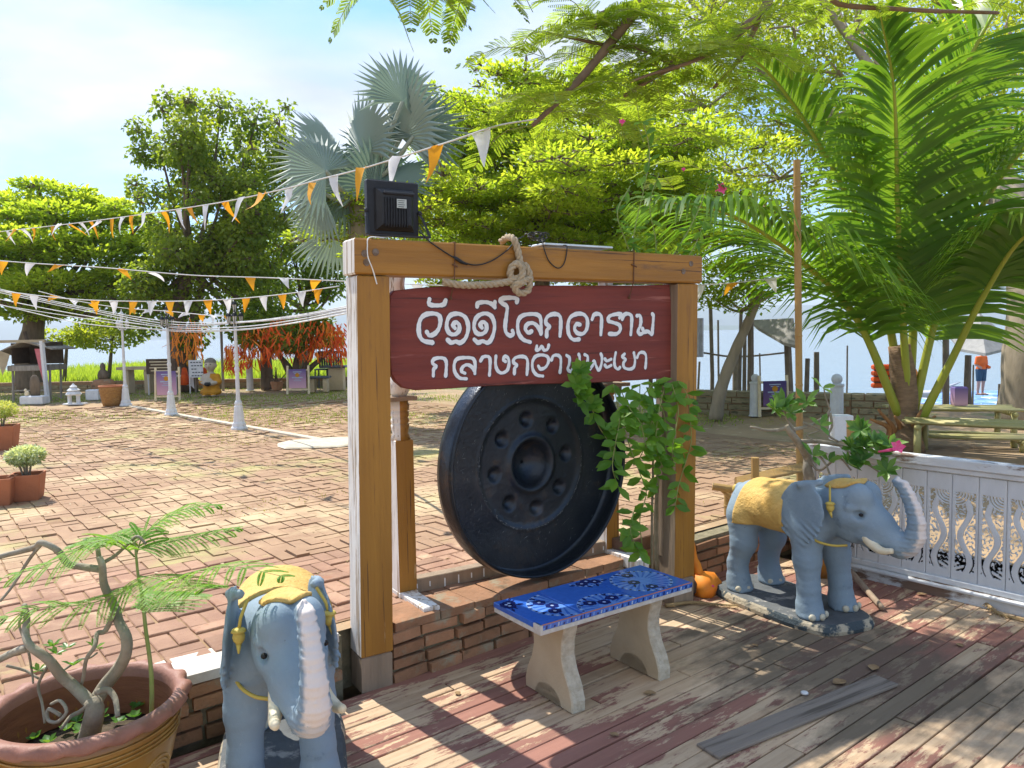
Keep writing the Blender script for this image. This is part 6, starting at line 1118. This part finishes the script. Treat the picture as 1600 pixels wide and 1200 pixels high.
# brown glazed pot behind the elephant, holding the desert rose
pp=np.array([1.98,4.92,0]); dp=thing('glazed_pot','brown glazed pot hidden behind the legs of the right elephant','pot',tuple(pp)); mb=MB(); mb.lathe([(.12,0),(.15,.1),(.20,.28),(.215,.40),(.22,.46),(.24,.48),(.235,.5),(.2,.49),(.19,.42),(0,.42)],30); mb.build('pot_body',m_gl,dp,True)
ad=thing('desert_rose','twisting grey desert rose with glossy green leaves and a pink flower behind the elephant','plant',tuple(pp+np.array([0,0,.42])))
for pts,r0,r1 in (([(1272,765,4.9),(1262,735,4.9),(1262,715,4.9),(1250,695,4.85),(1235,675,4.8),(1228,665,4.8)],.036,.018),([(1262,715,4.9),(1280,735,4.85),(1310,715,4.8),(1330,735,4.75)],.010,.006),([(1230,668,4.8),(1215,672,4.8),(1195,672,4.75),(1180,668,4.7),(1172,667,4.7)],.012,.006),([(1235,672,4.8),(1265,665,4.85),(1290,650,4.9),(1297,640,4.9)],.013,.007),([(1250,690,4.85),(1280,690,4.85),(1310,695,4.8),(1330,700,4.75)],.016,.010),([(1297,640,4.9),(1290,620,4.9),(1287,605,4.9)],.006,.004),([(1297,645,4.9),(1300,665,4.9),(1295,680,4.9),(1310,690,4.85)],.010,.006),([(1240,672,4.8),(1230,655,4.8),(1225,640,4.8)],.010,.006),([(1275,705,4.85),(1290,725,4.8),(1300,745,4.75),(1325,750,4.7)],.008,.005),([(1310,695,4.8),(1340,715,4.7),(1370,735,4.6),(1385,750,4.6)],.009,.005),([(1255,660,4.85),(1280,672,4.8),(1260,680,4.8),(1275,690,4.8)],.007,.004)): limb([D(*q) for q in pts],r0,r1,'branch',m_bark,ad)
ll=[]
for x,y,d_,n in ((1225,632,4.8,11),(1210,640,4.75,10),(1235,645,4.8,8),(1260,628,4.8,6),(1285,606,4.9,3),(1345,672,4.7,12),(1350,695,4.7,13),(1330,700,4.7,12),(1365,690,4.65,11),(1345,720,4.65,13),(1375,710,4.6,10),(1325,725,4.65,9),(1390,695,4.6,7),(1385,735,4.55,8),(1282,665,4.8,4),(1270,712,4.8,4),(1295,720,4.8,4)): rosette(ll,D(x,y,d_),n,.105,.038,(rng.normal()*.5,-.6,.7))
joinL('foliage',ll,m_adl,ad)
m_petal=mat('pink_petal',(.68,.02,.16),(.78,.12,.28),sc=20,rough=.5)
def flower(p,r,name,parent,m,up=(-.1,-.8,.5),n=5):
    up=nrm(up); x_,y_,_=frame_of(up); mb=MB()
    for k in range(n): a=k*2*math.pi/n; d=math.cos(a)*x_+math.sin(a)*y_; s_=-math.sin(a)*x_+math.cos(a)*y_; mb.add([p,p+d*r*.55+s_*r*.38+up*r*.3,p+d*r+up*r*.35,p+d*r*.55-s_*r*.38+up*r*.3],[(0,1,2,3)])
    mb.tube([p-up*r*1.2,p],[r*.1,r*.2],6); return mb.build(name,m,parent,False,parent is not None)
flower(D(1402,699,4.5),.045,'flower',ad,m_petal); mb=MB(); mb.tube([D(1372,706,4.55),D(1398,702,4.5)],[.006,.012],6); mb.build('flower_stem',m_petal,ad,True,True)
# climbing vine on the right post
m_vine=leafmat('vine_leaf',(.075,.20,.02),(.17,.34,.04),.42,.4); m_vst=mat('vine_stem',(.30,.24,.16),(.2,.17,.1),sc=20,rough=.9)
vb=FP(1032,885,-.12); vb[2]=CY; vn=thing('climbing_vine','leafy green allamanda vine climbing the right post and trailing over the gong','vine',tuple(vb))
for k in range(9):
    x0=1022+k*4+rng.normal()*2; limb([FP(x0,895,-.10-.01*k),FP(x0+rng.normal()*3,800,-.09-.01*k),FP(x0+rng.normal()*5,720,-.10),FP(x0+rng.normal()*8,600,-.11),FP(x0-5+rng.normal()*9,470,-.16)],.008+.004*rng.random(),.005,'stem',m_vst,vn,6)
o=facebox(-.04,.04,-.02,.03,CY,1.5,.008).build('support_stake',m_raw,vn); o.data.transform(Matrix.Translation((.03,0,-CY))); o.rotation_euler=(0,.01,FANG)
ll=[]; strands=[([(905,580),(897,605),(905,625),(925,640),(935,665),(950,690),(958,720)],.0),([(958,600),(968,650),(962,690),(957,730),(966,760)],.02),([(985,610),(975,660),(985,700),(1000,740),(1010,770),(1000,810),(1003,850)],-.02),([(1010,605),(1020,640),(1015,680),(1020,720),(1030,760)],-.03),([(1040,600),(1030,640),(1025,690),(1035,730)],.0),([(1060,595),(1075,620),(1078,650),(1080,690),(1072,720),(1060,760),(1055,790)],.03),([(1000,600),(1000,640),(1008,690),(998,720)],-.05),([(1050,600),(1060,640),(1052,690),(1050,720)],.02),([(990,800),(985,830),(995,855),(1003,865)],.0),([(1030,620),(1040,660),(1040,700),(1028,740)],-.04),([(970,610),(985,640),(1000,660),(1010,700)],.02),([(1020,600),(990,640),(1015,650),(1030,690)],-.02)]
for pts,of in strands:
    P=smooth_path([FP(x,y,of+.02*math.sin(i)) for i,(x,y) in enumerate(pts)],5); mb=MB(); mb.tube(P,.003,5); mb.build('stem',m_stem,vn,True,True)
    L_=len(P)
    for i in range(0,L_,2):
        for s_ in range(2): n=1; d=np.array([rng.choice([-1,1])*rng.uniform(.4,1),rng.normal()*.5-.2,rng.uniform(-.9,.3)])[None]; V,T,A=leafquads(P[i][None],d,np.array([[.25*rng.normal(),-.8,.6+rng.normal()*.3]]),rng.uniform(.07,.115),rng.uniform(.034,.05),hexa=True,att=np.array([rng.random()])); ll.append((V,T,A))
for x,y,n in ((905,577,9),(900,600,8),(912,615,8),(925,632,9)): rosette(ll,FP(x,y,.05),n,.075,.035,(0,-.8,.4))
joinL('foliage',ll,m_vine,vn)
ab=thing('allamanda_branch','thin upright allamanda shoots with pink flowers above the right end of the beam','plant',tuple(FP(1010,430,-.15))); ll=[]
for pts in ([(990,440),(990,370),(1005,300),(1015,240),(1005,190)],[(1020,430),(1025,380),(1015,320),(1030,270)],[(1030,430),(1070,370),(1095,320),(1110,275),(1125,290)],[(1000,430),(975,370),(965,330),(985,290)],[(1060,420),(1085,385),(1100,345)]):
    P=smooth_path([FP(x,y,-.18) for x,y in pts],5); mb=MB(); mb.tube(P,.003,5); mb.build('stem',m_stem,ab,True,True)
    for i in range(2,len(P),2):
        for s_ in range(3): V,T,A=leafquads(P[i][None],np.array([[rng.normal(),rng.normal()*.5,rng.normal()*.6-.3]]),np.array([[.3*rng.normal(),-.6,.8]]),rng.uniform(.06,.09),rng.uniform(.026,.036),hexa=True,att=np.array([rng.random()])); ll.append((V,T,A))
joinL('foliage',ll,m_vine,ab)
flower(FP(1126,295,-.18),.04,'flower',ab,m_petal,(.4,-.8,.1)); flower(FP(972,191,-.18),.022,'flower',ab,m_petal); flower(FP(1068,265,-.18),.015,'flower',ab,m_petal)
# cloth bundle and garland at the right post
gp=np.array(G(1098,925)); s0=thing('cloth_bundle','orange cloth and flower garland bundled at the foot of the right post','cloth',tuple(gp)); mb=MB(); mb.lathe([(.0,-.02),(.10,0),(.11,.06),(.07,.11),(0,.13)],14,mod=lambda a,r,z:1+.18*math.sin(3*a)+.1*math.sin(7*a+z*40)); mb.build('bundle',m_rib[1],s0,True); MB().ball((-.09,-.04,.05),(.06,.05,.055),10).build('dark_pot',m_dkw,s0,True); MB().ball((.03,-.09,.06),(.02,.015,.015),8).build('pink_flower',m_petal,s0,True); mb=MB(); mb.tube(smooth_path([(-.02,0,.1),(-.045,.02,.2),(-.06,.05,.32)],4),[.03]*4+[.02]*4+[.012],7); mb.build('cloth_end',m_rib[1],s0,True)
# stick, dry fronds, litter on the deck
tag(limb([G(1328,905)+np.array([0,0,.05]),G(1350,925)+np.array([0,0,.03]),G(1378,955)+np.array([0,0,.02])],.022,.016,'stick',m_raw,None),'short brown wooden stick lying on the deck by the fence','stick')
m_dry=mat('dry_frond',(.36,.25,.12),(.25,.17,.08),sc=12,rough=.9)
def dryfrond(label,pts,n,ln):
    P=smooth_path(pts,8); o=thing('dry_frond',label,'dry leaf',tuple(P[0]),0,'dry palm fronds lying on the deck'); mb=MB(); mb.tube(P,np.linspace(.012,.004,len(P)),6); mb.build('rachis',m_dry,o,True,True); mb=MB(); T=np.gradient(P,axis=0)
    for i in range(n):
        j=int(i/n*(len(P)-1)); tv=nrm(T[j]); sd=np.array([-tv[1],tv[0],0])
        for s_ in (-1,1): d=nrm(sd*s_*.6+tv*.8); p=P[j]+tv*rng.uniform(0,.01); mb.add([p-tv*.005,p+tv*.005,p+d*ln*rng.uniform(.7,1)+np.array([0,0,-.004])],[(0,1,2)])
    kind(mb.build('leaflets',m_dry,o,False,True),'stuff')
z6=np.array([0,0,.014]); dryfrond('dry brown palm frond lying against the base of the carved fence',[G(1532,942)+z6*2,G(1560,962)+z6,G(1600,972)+z6,G(1660,990)+z6],60,.07); dryfrond('dry brown palm frond lying near the foot of the right post',[G(1040,950)+z6,G(1080,945)+z6,G(1120,948)+z6,G(1150,950)+z6],40,.06)
m_cap=mat('bottle_cap',(.75,.76,.75),rough=.4); MBc=MB().lathe([(.016,.003),(.016,.010),(.013,.012),(0,.012)],14,G(1257,1085)); tag(MBc.build('bottle_cap',m_cap,smooth=True),'small white bottle cap lying on the deck boards','cap')
m_dl=mat('dead_leaf',(.36,.24,.12),(.22,.14,.07),sc=15,rough=.9)
def deadleaf(label,p,s_,a):
    V=[];n=7
    for i in range(n):
        q=i/(n-1); w_=s_*.36*math.sin(math.pi*min(q*.92+.06,1)); 
        for k in (-1,0,1): V.append(np.array([(q-.5)*s_,k*w_,.006+.25*w_*abs(k)+.12*s_*(q-.5)**2]))
    V=np.array(V)@rotz(a).T+p; return tag(rawmesh('dead_leaf',V,[(3*i+k,3*i+3+k,3*i+4+k,3*i+1+k) for i in range(n-1) for k in range(2)],m_dl,smooth=True),label,'leaf','dead leaves on the deck')
deadleaf('large curled dead leaf near the grey plank',G(1312,1068),.075,.4); deadleaf('dead leaf just beyond the large curled one, nearer the elephant',G(1365,1045),.07,1.0)
for k,(x,y) in enumerate(((715,1085),(1015,1085),(1180,1010),(1440,930),(960,1150),(1500,1010))): deadleaf(['small dead leaf left of the bench, near the frame','small dead leaf under the right bench leg','small dead leaf in front of the elephant base','small dead leaf close to the fence foot','small dead leaf at the lower middle of the deck','small dead leaf on the dark stain at right'][k],G(x,y),rng.uniform(.035,.06),rng.uniform(0,6))
N=260; xx=rng.uniform(-7,4,N*4); yy=rng.uniform(4,13,N*4); k_=((np.stack([xx,yy],1)-WO[:2])@E2[:2]>.35)&(np.abs(xx)<.7*yy)&(yy<edge_y(xx)-.5); C=np.stack([xx,yy,np.full(len(xx),CY+.006)],1)[k_]; d=rvec(len(C))*np.array([1,1,.15]); V,Fq,A=leafquads(C,d,np.array([0,0,1.])+rvec(len(C))*.5,rng.uniform(.02,.05,len(C)),rng.uniform(.012,.022,len(C)),att=rng.random(len(C))); kind(tag(rawmesh('leaf_litter',V,Fq,leafmat('litter',(.30,.19,.09),(.48,.36,.16),.1),attr=A),'small dry leaves scattered over the courtyard bricks','leaf litter'),'stuff')
# ================================================================ RIGHT BACKGROUND: BAMBOO FURNITURE, LAKE SIDE
def bamtable(label,name,corner_px,z,Yd,sx_,sy_,ang,nsl,cat,leg_h,lower=False):
    c=D(*corner_px,Yd); o=thing(name,label,cat,(c[0],c[1],CY),ang,'bamboo furniture by the lake'); zz=z
    for k in range(nsl): y=-sy_/2+sy_*(k+.5)/nsl; mb=MB(); mb.tube([(-sx_/2+rng.normal()*.03,y,zz+rng.normal()*.006),(0,y+rng.normal()*.01,zz+rng.normal()*.008),(sx_/2+rng.normal()*.03,y,zz)],sy_/nsl*.42,6,flat=.55); mb.build('slat',m_bamg,o,True)
    for x_ in (-sx_*.42,sx_*.42):
        MB().tube([(x_,-sy_/2,zz-.045),(x_,sy_/2,zz-.045)],.03,8).build('bearer',m_bamg,o,True)
        for y_ in (-sy_*.42,sy_*.42): MB().tube([(x_,y_,-.02),(x_,y_,zz-.03)],.035,8).build('leg',m_bamg,o,True)
    if lower: [MB().tube([(-sx_/2,y_,.2),(sx_/2,y_,.2)],.025,6).build('stretcher',m_bamg,o,True) for y_ in (-sy_*.5,sy_*.5)]
    return o
bamtable('long split-bamboo bench sloping in from the right edge behind the fence','bamboo_bench',(1565,690),.34,7.6,1.7,.62,-.62,9,'bench',.4); bamtable('bamboo table behind the coconut palm carrying a printed lantern','bamboo_table',(1485,690),.37,8.9,1.35,.6,-.25,9,'table',.6); bamtable('low bamboo seat beneath the bamboo table','bamboo_stool',(1500,705),.13,8.3,1.3,.4,-.35,6,'seat',.2)
p=D(1498,640,8.9); p[2]=CY+.40; mb=MB(); mb.lathe([(.095,0),(.10,.02),(.10,.20),(.085,.215),(.08,.20),(0,.20)],4,rot=rotz(.6)); V=np.concatenate(mb.v)+p; tag(rawmesh('printed_box',V,mb.f,m_post),'square box wrapped in purple print on the bamboo table','box')
m_pole=mat('weathered_pole',(.21,.17,.13),(.14,.115,.09),sc=6,rough=.9)
poles=[(1110,470,640,16,.045,'thin straight pole right behind the frame post'),(1122,500,620,20,.03,'pale thin stake in the lake left of the leaning tree'),(1093,565,640,18,.03,'short stake at the edge of the frame post'),(1150,560,612,18,.09,'thick short pile beside the leaning tree'),(1158,485,640,15,.04,'slanted thin pole crossing the leaning tree'),(1164,500,655,14,.04,'second thin pole right of the leaning tree'),(1173,500,655,12.4,.055,'straight post left of the ball-topped bollard'),(1187,552,600,20,.025,'slim stake behind the grey bollard'),(1230,520,640,13,.07,'brown post under the lakeside canopy'),(1262,560,650,14,.05,'dark stake right of the bamboo pole'),(1276,550,640,15,.06,'leaning brown stake beside the second bollard'),(1324,540,625,20,.025,'thin rod standing in the lake'),(1428,500,620,18,.05,'post seen through the palm fronds'),(1478,530,640,13,.06,'grey pile behind the bamboo table'),(1513,555,650,12,.055,'yellow-brown post in front of the orange person'),(1562,600,650,14,.03,'thin dark rod near the pale tree trunk'),(1521,570,640,16,.02,'thin blue-grey rod beside the orange person'),(1222,595,610,18,.05,'low pile under the canopy')]
for x,yt,yb,Y_,r_p,lab in poles:
    a=D(x+rng.normal()*2,yb,Y_); 
    if Y_<13: a[2]=CY-.05
    else: a[2]=min(a[2],-.9)
    c=D(x,yt,Y_); tag(MB().tube([a,lerp(a,c,.5)+np.array([rng.normal()*.02,0,0]),c],[r_p,r_p*.95,r_p*.85],7).build('wooden_pole',m_pole),lab,'pole','wooden poles by the lake')
mb=MB(); mb.tube(smooth_path([D(1098,551,15.5),D(1140,557,15.5),D(1180,556,15.5),D(1228,551,15.5)],4),.02,5); tag(mb.build('sagging_rope',m_pole,smooth=True),'sagging line between the poles beyond the leaning tree','rope')
# canopy roofs
m_can=mat('grey_canopy',(.33,.32,.30),(.25,.245,.23),sc=5,rough=.8)
c=[D(1172,500,14),D(1240,497,13),D(1245,540,12.6),D(1225,535,12.8),D(1185,512,13.6)]; V=np.array(c+[q+np.array([0,0,-.05]) for q in c]); tag(rawmesh('canopy',V,[(0,1,2,3,4),(9,8,7,6,5)]+[(i,i+5,(i+1)%5+5,(i+1)%5) for i in range(5)],m_can),'small grey canopy roof beside the leaning tree','canopy')
c=[D(1480,520,24),D(1530,488,24),D(1590,540,23),D(1540,552,22),D(1500,545,23)]; V=np.array(c+[q+np.array([0,0,-.08]) for q in c]); tag(rawmesh('parasol',V,[(0,1,2,3,4),(9,8,7,6,5)]+[(i,i+5,(i+1)%5+5,(i+1)%5) for i in range(5)],m_can),'grey fabric shade above the person in orange','parasol')
m_cur=mat('white_curtain',(.6,.62,.72),rough=.8); mb=MB(); n=9; V=[]
for i in range(n):
    q=i/(n-1)
    for z in (497,528,558): p=D(1086+14*q,z,13); V.append(p+np.array([0,.03*math.sin(q*14),0]))
tag(rawmesh('white_curtain',V,[(3*i+k,3*i+3+k,3*i+4+k,3*i+1+k) for i in range(n-1) for k in range(2)],m_cur,smooth=True),'pale cloth hanging just right of the frame post','cloth')
# docks
m_dock=mat('pale_dock',(.66,.58,.50),(.56,.47,.40),sc=6,rough=.8); c=D(1130,606,24); dk=thing('wooden_dock','pale boarded dock on the lake behind the leaning tree','dock',(c[0],c[1],-.98))
for k in range(10): MB().box((0,-1.2+k*.27,.0),(4.6,.25,.07)).build('plank',m_dock,dk)
m_flo=mat('blue_float',(.16,.31,.68),(.22,.40,.78),sc=5,rough=.4,rand=.2); m_flw=mat('white_float',(.62,.68,.78),rough=.4); c=np.array([16.6,27.5,-1.10]); pn_=thing('floating_pontoon','blue and white modular floating pontoon on the lake','pontoon',tuple(c),.12); me=None
cnt=0
for i in range(22):
    for j in range(12):
        o=link('float_block',brickmesh(.5,.5,.2,m_flw if (i*3+j*5)%7==0 else m_flo,.03,'float_block'),pn_,(-5.2+i*.51,-3.4+j*.51,rng.normal()*.006)); cnt+=1
c=D(1330,612,17); rf=thing('orange_raft','orange tube raft edge floating in front of the low wall','raft',(c[0],c[1],-.75),-.1)
for k in range(5): MB().lathe([(.13,-.28),(.16,-.24),(.16,.24),(.13,.28),(.06,.28),(.06,-.28)],12,(-1.0+k*.62,0,.1),rot=np.array([[0,0,1],[0,1,0],[-1,0,0]])).build('float_tube',m_rib[1] if k%2 else m_rb,rf,True)
MB().box((.3,-.25,-.02),(3.4,.3,.06)).build('raft_edge',mat('coral_edge',(.72,.27,.16),rough=.6),rf); MB().box((1.3,.9,-.05),(2.2,1.4,.05)).build('raft_deck',m_flw,rf)
c=D(1452,607,20); mb=MB(); mb.tube([c+np.array([-.8,0,-.12]),c+np.array([0,0,-.15]),c+np.array([.8,0,.15])],[.16,.2,.02],8,flat=.5); tag(mb.build('rowing_boat',m_cur,smooth=True),'small pale boat behind the coconut palm trunk','boat')
# person on the pontoon
pc=np.array(G(1532,617,-1.0)); pe=thing('person','person in an orange shirt, dark shorts and white cap standing on the pontoon','person',tuple(pc),.35); h=.026; Pg=grid((-.4,-.3,-.02),(.4,.3,1.75),h)
mx_=np.stack([np.abs(Pg[...,0]),Pg[...,1],Pg[...,2]],-1)
bd=s_chain(mx_,[((.10,0,.92),.095),((.115,-.01,.50),.062),((.12,.02,.10),.042)],.02); bd=smin(bd,s_cone(mx_,(.12,.02,.05),(.125,-.12,.03),.04,.035),.02); bd=smin(bd,s_ell(Pg,(0,0,.98),(.17,.11,.14)),.05); bd=smin(bd,s_ell(Pg,(0,0,1.22),(.185,.11,.25)),.05); bd=smin(bd,s_chain(mx_,[((.19,0,1.38),.055),((.255,.0,1.12),.045),((.20,-.16,1.02),.036),((.12,-.22,1.03),.04)],.02),.03); bd=smin(bd,s_cone(Pg,(0,0,1.42),(0,-.01,1.52),.05,.05),.03); bd=smin(bd,s_ell(Pg,(0,-.01,1.60),(.075,.09,.115)),.02); bd=smin(bd,s_ell(Pg,(0,-.105,1.59),(.014,.02,.02)),.01)
m_skn=mat('skin',(.45,.25,.17),(.4,.22,.15),sc=10,rough=.6); V,Q=nets(Pg,bd); rawmesh('body',V,Q,m_skn,pe,True)
sh=np.maximum(bd-.022,np.maximum(.93-Pg[...,2],Pg[...,2]-1.44)); sh=np.maximum(sh,np.where(np.abs(Pg[...,0])>.2,1.14-Pg[...,2],-1)); V,Q=nets(Pg,sh); rawmesh('shirt',V,Q,mat('orange_shirt',(.80,.15,.02),rough=.8),pe,True)
st_=np.maximum(bd-.028,np.maximum(.52-Pg[...,2],Pg[...,2]-.97)); st_=np.maximum(st_,np.abs(Pg[...,0])-.21); V,Q=nets(Pg,st_); rawmesh('shorts',V,Q,mat('teal_shorts',(.035,.075,.11),rough=.85),pe,True)
mb=MB(); mb.lathe([(.092,1.62),(.10,1.64),(.085,1.70),(.04,1.73),(0,1.735)],14); mb.lathe([(.0,1.622),(.13,1.62),(.13,1.63),(0,1.632)],14,(0,-.04,0)); mb.build('cap',m_letter,pe,True)
for sx_ in (-.12,.12): MB().box((sx_,-.06,.015),(.10,.27,.05),bev=.015).build('shoe',m_dkw,pe)
# life vests hanging by the palm
c=D(1377,590,14.5); lv_=thing('life_vest','orange life vest hanging left of the coconut palm trunk','life vest',tuple(c))
for k in range(4): MB().box((0,0,.20-k*.115),(.34,.12,.10),bev=.025).build('foam_panel',m_rib[0],lv_)
for k in range(3): MB().box((0,-.063,.145-k*.115),(.34,.012,.02)).build('strap',m_dkw,lv_)
c=D(1424,590,14.2); mb=MB(); mb.lathe([(.05,-.2),(.12,-.12),(.13,.05),(.08,.16),(0,.2)],10,c); tag(mb.build('orange_bundle',m_rib[1],smooth=True),'orange bundle just right of the coconut palm trunk','bundle')
# ================================================================ AIR
m_hz=bpy.data.materials.new('lake_haze'); m_hz.use_nodes=True; t=m_hz.node_tree; t.nodes.remove(t.nodes['Principled BSDF']); pv=nd(t,'ShaderNodeVolumePrincipled'); pv.inputs['Color'].default_value=(.80,.90,1,1); pv.inputs['Density'].default_value=.00030; pv.inputs['Anisotropy'].default_value=.2; t.links.new(pv.outputs[0],t.nodes['Material Output'].inputs['Volume'])
hz=kind(MB().box((0,3200,128),(17000,7000,268)).build('haze',m_hz),'stuff')
